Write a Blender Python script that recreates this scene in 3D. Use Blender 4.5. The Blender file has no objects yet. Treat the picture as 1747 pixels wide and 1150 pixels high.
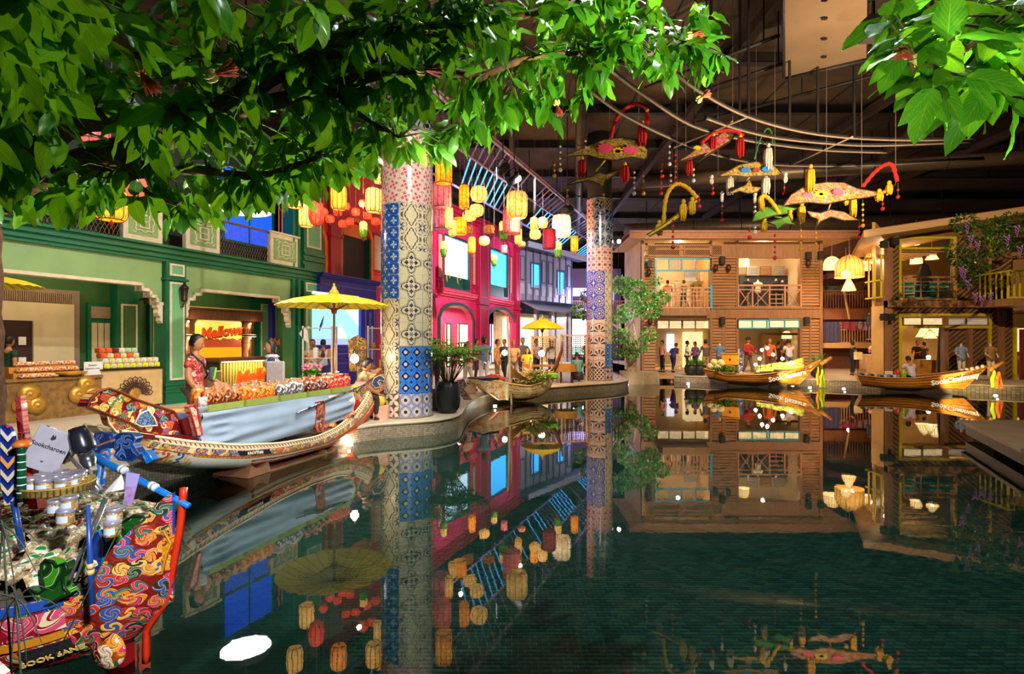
import bpy,bmesh,math,random
from math import sin,cos,pi,radians,atan2,sqrt,hypot
from mathutils import Vector,Matrix,Euler
random.seed(7)
R=random.Random(11)
C=bpy.context.scene.collection
SC=bpy.context.scene
#camera
F=900.0;CX=873.5;HY=583.0;EYE=1.63;WZ=-.32
cd=bpy.data.cameras.new('camera');cam=bpy.data.objects.new('camera',cd);C.objects.link(cam)
cam.location=(0,0,EYE);cam.rotation_euler=(pi/2,0,0)
cd.sensor_fit='HORIZONTAL';cd.sensor_width=36.0;cd.lens=36.0*F/1747.0;cd.shift_y=8.0/1747.0
cd.clip_start=.05;cd.clip_end=300
SC.camera=cam
SC.view_settings.view_transform='Standard';SC.view_settings.look='None'
SC.view_settings.gamma=1.0;SC.view_settings.use_curve_mapping=False
SC.view_settings.exposure=.55
try:
 SC.cycles.use_denoising=True
 SC.cycles.max_bounces=7;SC.cycles.diffuse_bounces=3;SC.cycles.glossy_bounces=4
 SC.cycles.transmission_bounces=4;SC.cycles.transparent_max_bounces=12
 SC.cycles.caustics_reflective=False;SC.cycles.caustics_refractive=False
 SC.cycles.sample_clamp_indirect=4.0;SC.cycles.blur_glossy=.6
except Exception:
 pass
w=bpy.data.worlds.new('hall_air');SC.world=w;w.use_nodes=True
w.node_tree.nodes['Background'].inputs[0].default_value=(.36,.29,.24,1)
w.node_tree.nodes['Background'].inputs[1].default_value=.42
def light(name,kind,loc,power,col=(1,1,1),target=None,size=.3,spot=60,blend=.6,sy=None):
 d=bpy.data.lights.new(name,kind);d.energy=power;d.color=col
 if kind=='SPOT':d.spot_size=radians(spot);d.spot_blend=blend;d.shadow_soft_size=size
 elif kind=='AREA':
  d.size=size
  if sy:d.shape='RECTANGLE';d.size_y=sy
 else:d.shadow_soft_size=size
 o=bpy.data.objects.new(name,d);C.objects.link(o);o.location=loc
 if target is not None:
  o.rotation_euler=(Vector(target)-Vector(loc)).to_track_quat('-Z','Y').to_euler()
 return o
WARM=(1.0,.70,.40);SOFT=(1.0,.92,.80);WHITE=(1,.97,.92)
light('spot_green_house','SPOT',(-3.0,8.5,8.0),1350,SOFT,(-9.5,13.5,2.2),.07,95)
light('spot_food_stall','SPOT',(-5.5,6.0,6.5),480,SOFT,(-9.5,10.0,.8),.07,70)
light('spot_painted_boat','SPOT',(-1.0,5.0,6.5),1000,SOFT,(-4.0,8.2,.3),.07,62)
light('spot_near_column','SPOT',(.5,5.5,7.5),1050,SOFT,(-2.3,11.7,2.6),.07,60)
light('spot_pink_house','SPOT',(1.0,20.0,8.0),3600,(1,.90,.88),(-4.0,29.0,3.5),.07,85)
light('spot_grey_house','SPOT',(6.0,27.0,8.5),2600,(.92,.90,1.0),(2.5,38.0,4),.07,80)
light('spot_far_column','SPOT',(3.0,14.0,8.0),1300,SOFT,(3.7,22.4,3.2),.07,50)
light('spot_timber_house','SPOT',(9.0,16.0,8.2),4300,WARM,(11.0,27.0,3.6),.07,75)
light('spot_timber_corner','SPOT',(14.0,12.0,8.0),2500,WARM,(18.5,22.8,3.5),.07,75)
light('spot_market','SPOT',(3.0,15.0,8.2),1900,WARM,(1.0,21.5,.5),.07,70)
light('spot_near_boat','SPOT',(-.3,.7,2.3),560,(.95,.95,1),(-2.9,3.6,.3),.07,58)
light('spot_canopy','SPOT',(3.4,2.0,1.2),1750,(1,.97,.66),(.3,5.0,4.1),.07,74)
light('spot_canopy_left','SPOT',(-1.9,6.2,1.0),480,(1,.95,.75),(-2.6,4.2,2.9),.07,110)
light('spot_pool','SPOT',(3.0,6.0,9.5),1500,(.85,1.0,.94),(3.0,6.5,-.8),.07,110)
light('fill_pool_left','SPOT',(-.5,9.0,9.8),900,(.85,1.0,.94),(.2,6.5,-.8),.07,70)  # added fill, no lamp hangs here; lifts the dark part of the pool
light('fill_market_boat','SPOT',(.4,12.5,3.2),260,(1,.88,.62),(.3,17.0,.0),.05,36)  # added fill without a fixture, brightens the painted market boat
light('fill_right_leaves','SPOT',(.7,.9,1.9),75,(1,.97,.75),(2.4,2.5,3.05),.05,50)  # added unseen fill that brightens the top right leaves
light('fill_mobiles','SPOT',(5.5,5.0,2.2),620,(1,.95,.85),(6.0,12.5,5.9),.05,55)  # added fill aimed up at the mobiles, no real lamp there
light('spot_boat_front','SPOT',(.6,3.2,3.4),900,SOFT,(-3.6,8.4,.1),.06,50)
light('spot_ceiling','SPOT',(8.0,9.0,4.5),1300,WARM,(6.0,14.0,10.0),.07,120)
#helpers
def P(px,py,Y):return Vector(((px-CX)/F*Y,Y,EYE-(py-HY)/F*Y))
def G(px,py,z=.0):
 Y=(EYE-z)*F/(py-HY);return Vector(((px-CX)/F*Y,Y,z))
class MB:
 def __init__(s):s.v=[];s.f=[];s.m=[];s.sm=[];s.uv=None
 def add(s,vs,fs,mi=0,smooth=False):
  b=len(s.v);s.v+=[tuple(v)for v in vs]
  for f in fs:s.f.append(tuple(i+b for i in f));s.m.append(mi);s.sm.append(smooth)
  return s
 def box(s,x0,x1,y0,y1,z0,z1,mi=0):
  return s.add([(x0,y0,z0),(x1,y0,z0),(x1,y1,z0),(x0,y1,z0),(x0,y0,z1),(x1,y0,z1),(x1,y1,z1),(x0,y1,z1)],[(0,3,2,1),(4,5,6,7),(0,1,5,4),(1,2,6,5),(2,3,7,6),(3,0,4,7)],mi)
 def cbox(s,c,d,mi=0,M=None):
  x,y,z=d[0]/2,d[1]/2,d[2]/2;c=Vector(c)
  vs=[Vector(p)for p in((-x,-y,-z),(x,-y,-z),(x,y,-z),(-x,y,-z),(-x,-y,z),(x,-y,z),(x,y,z),(-x,y,z))]
  if M is not None:vs=[M@v for v in vs]
  return s.add([v+c for v in vs],[(0,3,2,1),(4,5,6,7),(0,1,5,4),(1,2,6,5),(2,3,7,6),(3,0,4,7)],mi)
 def bbox(s,x0,x1,y0,y1,z0,z1,b=.01,mi=0):
  xs=[x0,x0+b,x1-b,x1];vs=[]
  for z,k in((z0,b),(z0+b,0),(z1-b,0),(z1,b)):
   vs+=[(x0+k+(b if k==0 else 0),y0+k,z),(x1-k-(b if k==0 else 0),y0+k,z),(x1-k,y0+k+(b if k==0 else 0),z),(x1-k,y1-k-(b if k==0 else 0),z),(x1-k-(b if k==0 else 0),y1-k,z),(x0+k+(b if k==0 else 0),y1-k,z),(x0+k,y1-k-(b if k==0 else 0),z),(x0+k,y0+k+(b if k==0 else 0),z)]
  fs=[tuple(range(7,-1,-1)),tuple(range(24,32))]
  for r in range(3):
   for i in range(8):fs.append((r*8+i,r*8+(i+1)%8,r*8+8+(i+1)%8,r*8+8+i))
  return s.add(vs,fs,mi)
 def tube(s,pts,rad,n=8,mi=0,cap=True,smooth=True,closed=False):
  pts=[Vector(p)for p in pts];N=len(pts)
  if not hasattr(rad,'__len__'):rad=[rad]*N
  vs=[];up=None
  for i in range(N):
   a=pts[(i-1)%N]if(closed or i>0)else pts[0]
   b=pts[(i+1)%N]if(closed or i<N-1)else pts[-1]
   t=(b-a)
   t=t.normalized()if t.length>1e-9 else Vector((0,0,1))
   if up is None:up=t.orthogonal().normalized()
   up=(up-t*up.dot(t));up=up.normalized()if up.length>1e-6 else t.orthogonal().normalized()
   w_=t.cross(up)
   for k in range(n):
    a_=2*pi*k/n;vs.append(pts[i]+(up*cos(a_)+w_*sin(a_))*rad[i])
  fs=[]
  for i in range(N if closed else N-1):
   j=(i+1)%N
   for k in range(n):fs.append((i*n+k,i*n+(k+1)%n,j*n+(k+1)%n,j*n+k))
  if cap and not closed:fs.append(tuple(range(n-1,-1,-1)));fs.append(tuple((N-1)*n+k for k in range(n)))
  return s.add(vs,fs,mi,smooth)
 def lathe(s,prof,c=(0,0,0),n=20,mi=0,smooth=True,cap=True,sx=1,sy=1):
  vs=[];c=Vector(c)
  for r,z in prof:
   for k in range(n):a=2*pi*k/n;vs.append((c.x+r*cos(a)*sx,c.y+r*sin(a)*sy,c.z+z))
  fs=[]
  for i in range(len(prof)-1):
   for k in range(n):fs.append((i*n+k,i*n+(k+1)%n,(i+1)*n+(k+1)%n,(i+1)*n+k))
  if cap:
   if prof[0][0]>1e-5:fs.append(tuple(range(n-1,-1,-1)))
   if prof[-1][0]>1e-5:fs.append(tuple((len(prof)-1)*n+k for k in range(n)))
  return s.add(vs,fs,mi,smooth)
 def ball(s,c,r,n=12,mi=0,M=None,rings=None):
  if not hasattr(r,'__len__'):r=(r,r,r)
  rings=rings or max(4,n//2);vs=[];fs=[];c=Vector(c)
  for i in range(rings+1):
   ph=pi*i/rings
   for k in range(n):
    a=2*pi*k/n;v=Vector((r[0]*sin(ph)*cos(a),r[1]*sin(ph)*sin(a),-r[2]*cos(ph)))
    if M is not None:v=M@v
    vs.append(v+c)
  for i in range(rings):
   for k in range(n):fs.append((i*n+k,i*n+(k+1)%n,(i+1)*n+(k+1)%n,(i+1)*n+k))
  return s.add(vs,fs,mi,True)
 def prism(s,poly,a,b,axis='z',mi=0):
  def mk(p,h):return{'z':(p[0],p[1],h),'y':(p[0],h,p[1]),'x':(h,p[0],p[1])}[axis]
  n=len(poly)
  return s.add([mk(p,a)for p in poly]+[mk(p,b)for p in poly],[tuple(range(n-1,-1,-1)),tuple(range(n,2*n))]+[(i,(i+1)%n,n+(i+1)%n,n+i)for i in range(n)],mi)
 def grid(s,fn,nu,nv,mi=0,smooth=True,flip=False):
  vs=[fn(i/nu,j/nv)for j in range(nv+1)for i in range(nu+1)];fs=[]
  for j in range(nv):
   for i in range(nu):
    q=(j*(nu+1)+i,j*(nu+1)+i+1,(j+1)*(nu+1)+i+1,(j+1)*(nu+1)+i);fs.append(q[::-1]if flip else q)
  return s.add(vs,fs,mi,smooth)
 def xf(s,M):
  s.v=[tuple(M@Vector(v))for v in s.v];return s
 def join(s,o,M=None,mi=0):
  vs=[(M@Vector(v))for v in o.v]if M is not None else o.v
  b=len(s.v);s.v+=[tuple(v)for v in vs]
  for f,m_,q in zip(o.f,o.m,o.sm):s.f.append(tuple(i+b for i in f));s.m.append(m_+mi);s.sm.append(q)
  return s
 def mesh(s,name,mats):
  me=bpy.data.meshes.new(name);me.from_pydata([tuple(v)for v in s.v],[],s.f);
  for m_ in(mats if isinstance(mats,(list,tuple))else[mats]):me.materials.append(m_)
  me.polygons.foreach_set('material_index',s.m);me.polygons.foreach_set('use_smooth',s.sm)
  me.validate();me.update()
  return me
def wm(o):
 M=o.matrix_basis.copy()
 while o.parent:o=o.parent;M=o.matrix_basis@M
 return M
def link(o,parent=None,loc=None,rot=None):
 C.objects.link(o)
 if parent:o.parent=parent
 if loc is not None:o.location=loc
 if rot is not None:o.rotation_euler=rot
 return o
def obj(name,mb,mats,parent=None,world=False,kind=None,label=None,loc=None,rot=None):
 if world and parent is not None:mb.xf(wm(parent).inverted())
 o=bpy.data.objects.new(name,mb.mesh(name,mats)if isinstance(mb,MB)else mb)
 link(o,parent,loc,rot)
 if kind:o['kind']=kind
 if label:o['label']=label
 return o
def thing(name,label,cat,loc=(0,0,0),rotz=0,group=None,rot=None,kind=None):
 o=bpy.data.objects.new(name,None);o.empty_display_size=.1;C.objects.link(o);o.location=loc
 o.rotation_euler=rot if rot else(0,0,rotz)
 return tag(o,label,cat,group,kind)
def tag(o,label,cat,group=None,kind=None):
 o['label']=label;o['category']=cat
 if group:o['group']=group
 if kind:o['kind']=kind
 return o
def dup(root,loc=None,rotz=None,label=None,group=None,scale=None,rot=None):
 def cp(o,par):
  c=o.copy();C.objects.link(c);c.parent=par
  for ch in o.children:cp(ch,c)
  return c
 r=cp(root,None)
 if loc is not None:r.location=loc
 if rotz is not None:r.rotation_euler=(0,0,rotz)
 if rot is not None:r.rotation_euler=rot
 if scale is not None:r.scale=scale if hasattr(scale,'__len__')else(scale,)*3
 if label:r['label']=label
 if group:r['group']=group
 return r
def struct(name,mb,mats,parent=None):
 o=obj(name,mb,mats,parent)
 if parent is None:o['kind']='structure'
 return o
_font={}
def text_mb(s,size=1.0,depth=.01,mi=0,shear=.0,bold=.0):
 cu=bpy.data.curves.new('lettering','FONT');cu.body=s;cu.size=size;cu.extrude=depth/2
 cu.align_x='CENTER';cu.align_y='CENTER';cu.shear=shear;cu.offset=bold*size;cu.resolution_u=2
 o=bpy.data.objects.new('lettering',cu);C.objects.link(o)
 dg=bpy.context.evaluated_depsgraph_get();me=bpy.data.meshes.new_from_object(o.evaluated_get(dg))
 mb=MB();mb.add([v.co[:]for v in me.vertices],[tuple(p.vertices)for p in me.polygons],mi)
 bpy.data.objects.remove(o);bpy.data.meshes.remove(me)
 return mb
def frame_of(origin,right,normal):
 x=Vector(right).normalized();z=Vector(normal).normalized();y=z.cross(x).normalized();x=y.cross(z)
 M=Matrix((x,y,z)).transposed().to_4x4();M.translation=Vector(origin);return M
class Wall:
 def __init__(s,x,y,ang):s.o=Vector((x,y));s.a=ang;s.d=Vector((cos(ang),sin(ang)));s.n=Vector((-sin(ang),cos(ang)))
 def hit(s,px,py=None,off=.0):
  k=(px-CX)/F;o=s.o+s.n*off;u=(k*o.y-o.x)/(s.d.x-k*s.d.y);Y=o.y+u*s.d.y
  return(u,EYE-(py-HY)/F*Y)if py is not None else u
 def w(s,u,v,z=0):p=s.o+s.d*u+s.n*v;return Vector((p.x,p.y,z))
 def loc(s):return(s.o.x,s.o.y,0)
 #materials
class X:
 def __init__(s,t,k):s.t=t;s.k=k
 def _b(s,op,o,rev=False):
  return mth(s.t,op,o,s)if rev else mth(s.t,op,s,o)
 def __add__(s,o):return s._b('ADD',o)
 def __radd__(s,o):return s._b('ADD',o)
 def __sub__(s,o):return s._b('SUBTRACT',o)
 def __rsub__(s,o):return s._b('SUBTRACT',o,True)
 def __mul__(s,o):return s._b('MULTIPLY',o)
 def __rmul__(s,o):return s._b('MULTIPLY',o)
 def __truediv__(s,o):return s._b('DIVIDE',o)
 def lt(s,o):return s._b('LESS_THAN',o)
 def gt(s,o):return s._b('GREATER_THAN',o)
 def mn(s,o):return s._b('MINIMUM',o)
 def mx(s,o):return s._b('MAXIMUM',o)
 def f(s,op):return mth(s.t,op,s)
 def abs(s):return s.f('ABSOLUTE')
 def fr(s):return s.f('FRACT')
 def fl(s):return s.f('FLOOR')
 def sin(s):return s.f('SINE')
 def sq(s):return s.f('SQRT')
def mth(t,op,a,b=None):
 n=t.nodes.new('ShaderNodeMath');n.operation=op
 for i,q in enumerate((a,b)):
  if q is None:continue
  if isinstance(q,X):t.links.new(q.k,n.inputs[i])
  else:n.inputs[i].default_value=q
 return X(t,n.outputs[0])
def c4(c):return(c[0],c[1],c[2],1)if not isinstance(c,(X,))else c
def hexc(h):
 def l(v):v/=255;return v/12.92 if v<=.04045 else((v+.055)/1.055)**2.4
 return(l(int(h[0:2],16)),l(int(h[2:4],16)),l(int(h[4:6],16)))
def mixc(t,fac,a,b):
 n=t.nodes.new('ShaderNodeMix');n.data_type='RGBA'
 for i,q in((0,fac),(6,a),(7,b)):
  if isinstance(q,X):t.links.new(q.k,n.inputs[i])
  elif i==0:n.inputs[i].default_value=q
  else:n.inputs[i].default_value=c4(q)
 return X(t,n.outputs[2])
def newmat(name):
 m=bpy.data.materials.new(name);m.use_nodes=True;t=m.node_tree
 return m,t,t.nodes['Principled BSDF']
def setp(t,b,base=None,rough=None,metal=None,emis=None,es=None,alpha=None):
 for key,v in(('Base Color',base),('Roughness',rough),('Metallic',metal),('Emission Color',emis),('Emission Strength',es),('Alpha',alpha)):
  if v is None:continue
  if isinstance(v,X):t.links.new(v.k,b.inputs[key])
  else:b.inputs[key].default_value=c4(v)if hasattr(v,'__len__')else v
def coord(t,which='Object',scale=None,rot=None):
 n=t.nodes.new('ShaderNodeTexCoord');k=n.outputs[which]
 if scale or rot:
  m=t.nodes.new('ShaderNodeMapping');t.links.new(k,m.inputs[0])
  if scale:m.inputs['Scale'].default_value=scale if hasattr(scale,'__len__')else(scale,)*3
  if rot:m.inputs['Rotation'].default_value=rot
  k=m.outputs[0]
 return X(t,k)
def sep(t,v):
 n=t.nodes.new('ShaderNodeSeparateXYZ');t.links.new(v.k,n.inputs[0]);return[X(t,n.outputs[i])for i in range(3)]
def comb(t,x,y,z=.0):
 n=t.nodes.new('ShaderNodeCombineXYZ')
 for i,q in enumerate((x,y,z)):
  if isinstance(q,X):t.links.new(q.k,n.inputs[i])
  else:n.inputs[i].default_value=q
 return X(t,n.outputs[0])
def noise(t,v,scale=5,detail=3,rough=.5,dist=.0,out=0):
 n=t.nodes.new('ShaderNodeTexNoise');n.inputs['Scale'].default_value=scale;n.inputs['Detail'].default_value=detail
 n.inputs['Roughness'].default_value=rough;n.inputs['Distortion'].default_value=dist
 if v is not None:t.links.new(v.k,n.inputs['Vector'])
 return X(t,n.outputs[out])
def ramp(t,f,stops,interp='LINEAR'):
 n=t.nodes.new('ShaderNodeValToRGB');n.color_ramp.interpolation=interp;e=n.color_ramp.elements
 while len(e)<len(stops):e.new(.5)
 for i,(p,c)in enumerate(stops):e[i].position=p;e[i].color=c4(c)
 t.links.new(f.k,n.inputs[0]);return X(t,n.outputs[0])
def bump(t,b,h,strength=.3,dist=.02):
 n=t.nodes.new('ShaderNodeBump');n.inputs['Strength'].default_value=strength;n.inputs['Distance'].default_value=dist
 t.links.new(h.k,n.inputs['Height']);t.links.new(n.outputs[0],b.inputs['Normal'])
_mc={}
def M(name,col=(.5,.5,.5),rough=.5,metal=0,var=.12,vs=6,bmp=0,bs=30,es=0,ec=None,coat=0,sheen=0):
 """plain coloured surface with a little noise in its colour and relief"""
 if name in _mc:return _mc[name]
 m,t,b=newmat(name);v=coord(t)
 if isinstance(col,str):col=hexc(col)
 if var:
  n=noise(t,v,vs,4);dk=tuple(c*(1-var)for c in col);lt=tuple(min(1,c*(1+var)+.01*var)for c in col)
  setp(t,b,ramp(t,n,[(.3,dk),(.7,lt)]))
  setp(t,b,rough=noise(t,v,vs*3,2)*.25+(rough-.12))
 else:setp(t,b,col,rough)
 setp(t,b,metal=metal)
 if bmp:bump(t,b,noise(t,v,bs,3),bmp,.01)
 if es:setp(t,b,emis=ec or col,es=es)
 if coat:b.inputs['Coat Weight'].default_value=coat
 if sheen:b.inputs['Sheen Weight'].default_value=sheen
 _mc[name]=m;return m
def wood(name,a,b_,scale=1.0,axis=0,rough=.5,coat=0):
 if name in _mc:return _mc[name]
 m,t,b=newmat(name);sc=[12*scale]*3;sc[axis]=.9*scale
 v=coord(t,'Object',sc);n=noise(t,v,2.2,5,.6,.6)
 setp(t,b,ramp(t,n,[(.3,a if not isinstance(a,str)else hexc(a)),(.68,b_ if not isinstance(b_,str)else hexc(b_))]),rough)
 bump(t,b,n,.25,.01)
 if coat:b.inputs['Coat Weight'].default_value=coat
 _mc[name]=m;return m
def glow(name,col,s,var=.0,vs=8):
 if name in _mc:return _mc[name]
 m,t,b=newmat(name)
 if isinstance(col,str):col=hexc(col)
 setp(t,b,tuple(c*.5 for c in col),.6,emis=col,es=s)
 if var:
  n=noise(t,coord(t),vs,4);setp(t,b,emis=ramp(t,n,[(.35,tuple(c*(1-var)for c in col)),(.65,col)]))
 _mc[name]=m;return m
def scroll(name,base=None,pal=None,scale=5.0,rough=.35,line=(.9,.85,.7),plane='XYZ',coat=.4,arms=2,twist=9.0):
 """painted scroll ornament: every cell holds a spiral curl in one colour of the palette"""
 if name in _mc:return _mc[name]
 m,t,b=newmat(name);base=hexc(base)if isinstance(base,str)else base
 pal=[hexc(c)if isinstance(c,str)else c for c in pal];line=hexc(line)if isinstance(line,str)else line
 v=coord(t);x,y,z=sep(t,v)
 if plane=='XZ':v=comb(t,x,z,0)
 if plane=='YZ':v=comb(t,y,z,0)
 if plane=='SZ':v=comb(t,x*.8+y*.6,z,0)
 if plane=='XY':v=comb(t,x,y,0)
 vo=t.nodes.new('ShaderNodeTexVoronoi');vo.voronoi_dimensions='3D' if plane=='XYZ' else '2D'
 vo.inputs['Scale'].default_value=scale;vo.inputs['Randomness'].default_value=1.0
 wa=t.nodes.new('ShaderNodeVectorMath');wa.operation='MULTIPLY_ADD';t.links.new(noise(t,v,scale*.7,2,out=1).k,wa.inputs[0]);wa.inputs[1].default_value=(.9/scale,)*3;t.links.new(v.k,wa.inputs[2]);v=X(t,wa.outputs[0])
 t.links.new(v.k,vo.inputs['Vector'])
 pos=sep(t,X(t,vo.outputs['Position']));vx,vy,vz=sep(t,v)
 dx=(vx-pos[0])*scale;dy=((vy-pos[1])if plane!='XYZ' else(vz-pos[2]))*scale
 r=(dx*dx+dy*dy).sq();a=mth(t,'ARCTAN2',dy,dx);rnd=sep(t,X(t,vo.outputs['Color']))
 s=(a*arms+r*twist*(rnd[1]*.7+.7)+rnd[1]*6.0).sin()
 col=ramp(t,rnd[0],[(i/len(pal),c)for i,c in enumerate(pal)],'CONSTANT')
 alt=ramp(t,rnd[2],[(i/len(pal),c)for i,c in enumerate(pal[::-1])],'CONSTANT')
 inner=mixc(t,s.gt(.25),base,col)
 inner=mixc(t,s.lt(-.55),inner,alt)
 inner=mixc(t,(s-.2).abs().lt(.13),inner,line)
 edge=X(t,vo.outputs['Distance']).gt(.58)
 inner=mixc(t,edge,inner,base)
 setp(t,b,inner,rough);b.inputs['Coat Weight'].default_value=coat
 bump(t,b,s,.25,.006)
 _mc[name]=m;return m
 #pool and quays
def water_mat():
 m=bpy.data.materials.new('pool_water');m.use_nodes=True;t=m.node_tree
 for n in list(t.nodes):t.nodes.remove(n)
 out=t.nodes.new('ShaderNodeOutputMaterial');mix=t.nodes.new('ShaderNodeMixShader')
 g=t.nodes.new('ShaderNodeBsdfGlossy');g.inputs['Roughness'].default_value=.012;g.inputs[0].default_value=(1,1,1,1)
 tr=t.nodes.new('ShaderNodeBsdfTransparent');tr.inputs[0].default_value=(.66,.86,.80,1)
 fr=t.nodes.new('ShaderNodeFresnel');fr.inputs[0].default_value=1.52
 b=t.nodes.new('ShaderNodeBump');b.inputs['Strength'].default_value=.05;b.inputs['Distance'].default_value=.006
 n=noise(t,coord(t,'Object'),5.0,3,.5,.3);t.links.new(n.k,b.inputs['Height'])
 for q in(g,fr):t.links.new(b.outputs[0],q.inputs['Normal'])
 boost=X(t,fr.outputs[0])
 t.links.new(boost.k,mix.inputs[0]);t.links.new(tr.outputs[0],mix.inputs[1]);t.links.new(g.outputs[0],mix.inputs[2])
 t.links.new(mix.outputs[0],out.inputs[0]);return m
POOLZ=-.82
def pool_tile_mat():
 m,t,b=newmat('pool_mosaic');oi=t.nodes.new('ShaderNodeObjectInfo')
 br=t.nodes.new('ShaderNodeTexBrick');v=coord(t,'Object');t.links.new(v.k,br.inputs[0])
 br.inputs['Scale'].default_value=1.0;br.inputs['Brick Width'].default_value=.1;br.inputs['Row Height'].default_value=.05
 br.inputs['Mortar Size'].default_value=.003
 br.inputs['Color1'].default_value=(.022,.048,.046,1);br.inputs['Color2'].default_value=(.046,.090,.080,1)
 br.inputs['Mortar'].default_value=(.09,.13,.10,1)
 n=noise(t,v,1.3,3);c=mixc(t,n*.5,X(t,br.outputs[0]),(.012,.026,.024))
 setp(t,b,c,.35);return m
def pool_single_mat():
 m,t,b=newmat('pool_tile_glaze');g=t.nodes.new('ShaderNodeNewGeometry');oi=t.nodes.new('ShaderNodeObjectInfo')
 wn=t.nodes.new('ShaderNodeTexWhiteNoise');v=X(t,g.outputs['Position']);x,y,z=sep(t,v)
 row=(y/.05).fl();t.links.new(comb(t,((x-row*.05)/.1+.5).fl(),row).k,wn.inputs[0])
 setp(t,b,ramp(t,X(t,wn.outputs['Value']),[(0,(.014,.034,.032)),(.5,(.022,.056,.050)),(.8,(.038,.080,.066)),(1,(.05,.072,.044))]),.3);return m
pm=pool_tile_mat();pg=pool_single_mat()
f0=MB();f0.box(-30,40,-6,60,POOLZ-.2,POOLZ);pool=struct('pool_floor',f0,pm)
def lerp_e(y):return-1.0-(y-3.6)*.45 if y<7.5 else-2.9
tm=MB();tm.add([(-.047,-.022,0),(.047,-.022,0),(.047,.022,0),(-.047,.022,0),(-.045,-.020,.004),(.045,-.020,.004),(.045,.020,.004),(-.045,.020,.004)],[(4,5,6,7),(0,1,5,4),(1,2,6,5),(2,3,7,6),(3,0,4,7)])
tme=tm.mesh('pool_tile',pg);cnt=0;big=MB();tv=[Vector(q)for q in tm.v]
for r in range(76,168):
 y=r*.05+.025
 for q in range(-80,90):
  x=q*.1+(r%2)*.05;px=CX+F*x/y
  if px<120 or px>1790 or x<lerp_e(y):continue
  if cnt<300 and px>300:o=bpy.data.objects.new('pool_tile',tme);C.objects.link(o);o.parent=pool;o.location=(x,y,POOLZ+.001);cnt+=1
  else:big.add([(v.x+x,v.y+y,v.z+POOLZ+.001)for v in tv],tm.f)
obj('mosaic_field',big,pg,pool,kind='stuff')
wt=MB();wt.add([(-30,-6,WZ),(40,-6,WZ),(40,60,WZ),(-30,60,WZ)],[(0,1,2,3)]);struct('water',wt,water_mat())
def stone_mat():
 m,t,b=newmat('quay_stone');v=coord(t);n=noise(t,v,.8,6,.65);n2=noise(t,v,9,4)
 br=t.nodes.new('ShaderNodeTexBrick');t.links.new(v.k,br.inputs[0]);br.offset=0
 br.inputs['Scale'].default_value=1;br.inputs['Brick Width'].default_value=.6;br.inputs['Row Height'].default_value=.6;br.inputs['Mortar Size'].default_value=.004
 br.inputs['Color1'].default_value=(.60,.50,.37,1);br.inputs['Color2'].default_value=(.54,.44,.32,1);br.inputs['Mortar'].default_value=(.36,.29,.21,1)
 c=mixc(t,n.gt(.62)*.0+(n*.55),X(t,br.outputs[0]),(.34,.26,.18));c=mixc(t,n2*.25,c,(.75,.66,.52))
 setp(t,b,c,.55);bump(t,b,n2,.15,.01);return m
def kerb_mat():
 m,t,b=newmat('kerb_mosaic');g=t.nodes.new('ShaderNodeNewGeometry');v=X(t,g.outputs['Position']);x,y,z=sep(t,v)
 s=x+y*.9;gx=(s*22).fr();gz=(z*24).fr();line=(gx-.5).abs().gt(.43).mx((gz-.5).abs().gt(.42))
 wn=t.nodes.new('ShaderNodeTexWhiteNoise');t.links.new(comb(t,(s*22).fl(),(z*24).fl()).k,wn.inputs[0])
 base=ramp(t,X(t,wn.outputs['Value']),[(0,(.22,.17,.12)),(.5,(.34,.27,.19)),(1,(.47,.39,.27))])
 base=mixc(t,noise(t,v,2.5,4)*.5,base,(.15,.11,.07))
 setp(t,b,mixc(t,line,base,(.10,.075,.05)),.45);return m
SM=stone_mat();KM=kerb_mat()
def smooth_line(pts,k=6):
 out=[];n=len(pts)
 for i in range(n-1):
  p0=pts[max(0,i-1)];p1=pts[i];p2=pts[i+1];p3=pts[min(n-1,i+2)]
  for j in range(k):
   q=j/k;out.append(tuple(.5*((2*p1[c])+(-p0[c]+p2[c])*q+(2*p0[c]-5*p1[c]+4*p2[c]-p3[c])*q*q+(-p0[c]+3*p1[c]-3*p2[c]+p3[c])*q**3)for c in range(2)))
 out.append(tuple(pts[-1][:2]));return out
def quay(name,edge,back,lip=True):
 """slab whose water side is the line edge: stone top, mosaic face"""
 b=MB();poly=list(edge)+list(back);n=len(poly);e=len(edge)
 b.add([(x,y,0)for x,y in poly],[tuple(range(n))],0)
 b.add([(x,y,0)for x,y in edge]+[(x,y,-1.0)for x,y in edge],[(i,e+i,e+i+1,i+1)for i in range(e-1)],1)
 o=struct(name,b,[SM,KM]);return o
EDGE=[(-9.5,4.9),(-7.6,5.6),(-6.2,6.3),(-5.13,7.15),(-4.4,8.0),(-3.75,9.1),(-3.2,10.0),(-2.7,10.55),(-2.1,10.85),(-1.55,11.2),(-1.22,11.9),(-1.2,13.2),(-1.15,14.8),(-.7,16.6),(.2,18.0),(1.5,19.2),(3.0,20.35),(4.2,21.3),(4.95,22.6),(5.25,24.2),(5.35,26.5)]
EDGE=smooth_line(EDGE,6)
ql=quay('floor_left_quay',EDGE,[(5.35,60),(-40,60),(-40,4.9)])
lip=MB();
for i in range(0,len(EDGE)-1):
 pass
lip.tube([(x+.0,y,-.035)for x,y in EDGE],.035,6,0);obj('kerb_lip',lip,M('kerb_lip',(.52,.43,.31),.5),ql)
b=MB();E2=[(7.8,30),(7.8,25.4),(10,24.6),(13.4,23.1),(16.2,21.5),(19.0,19.7),(22.5,17.9),(30,15.5)]
q2=quay('floor_far_quay',E2[::1],[(30,60),(7.8,60)])
lp=MB();lp.tube([(x,y,-.035)for x,y in E2],.035,6,0);obj('kerb_lip',lp,M('kerb_lip'),q2)
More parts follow.
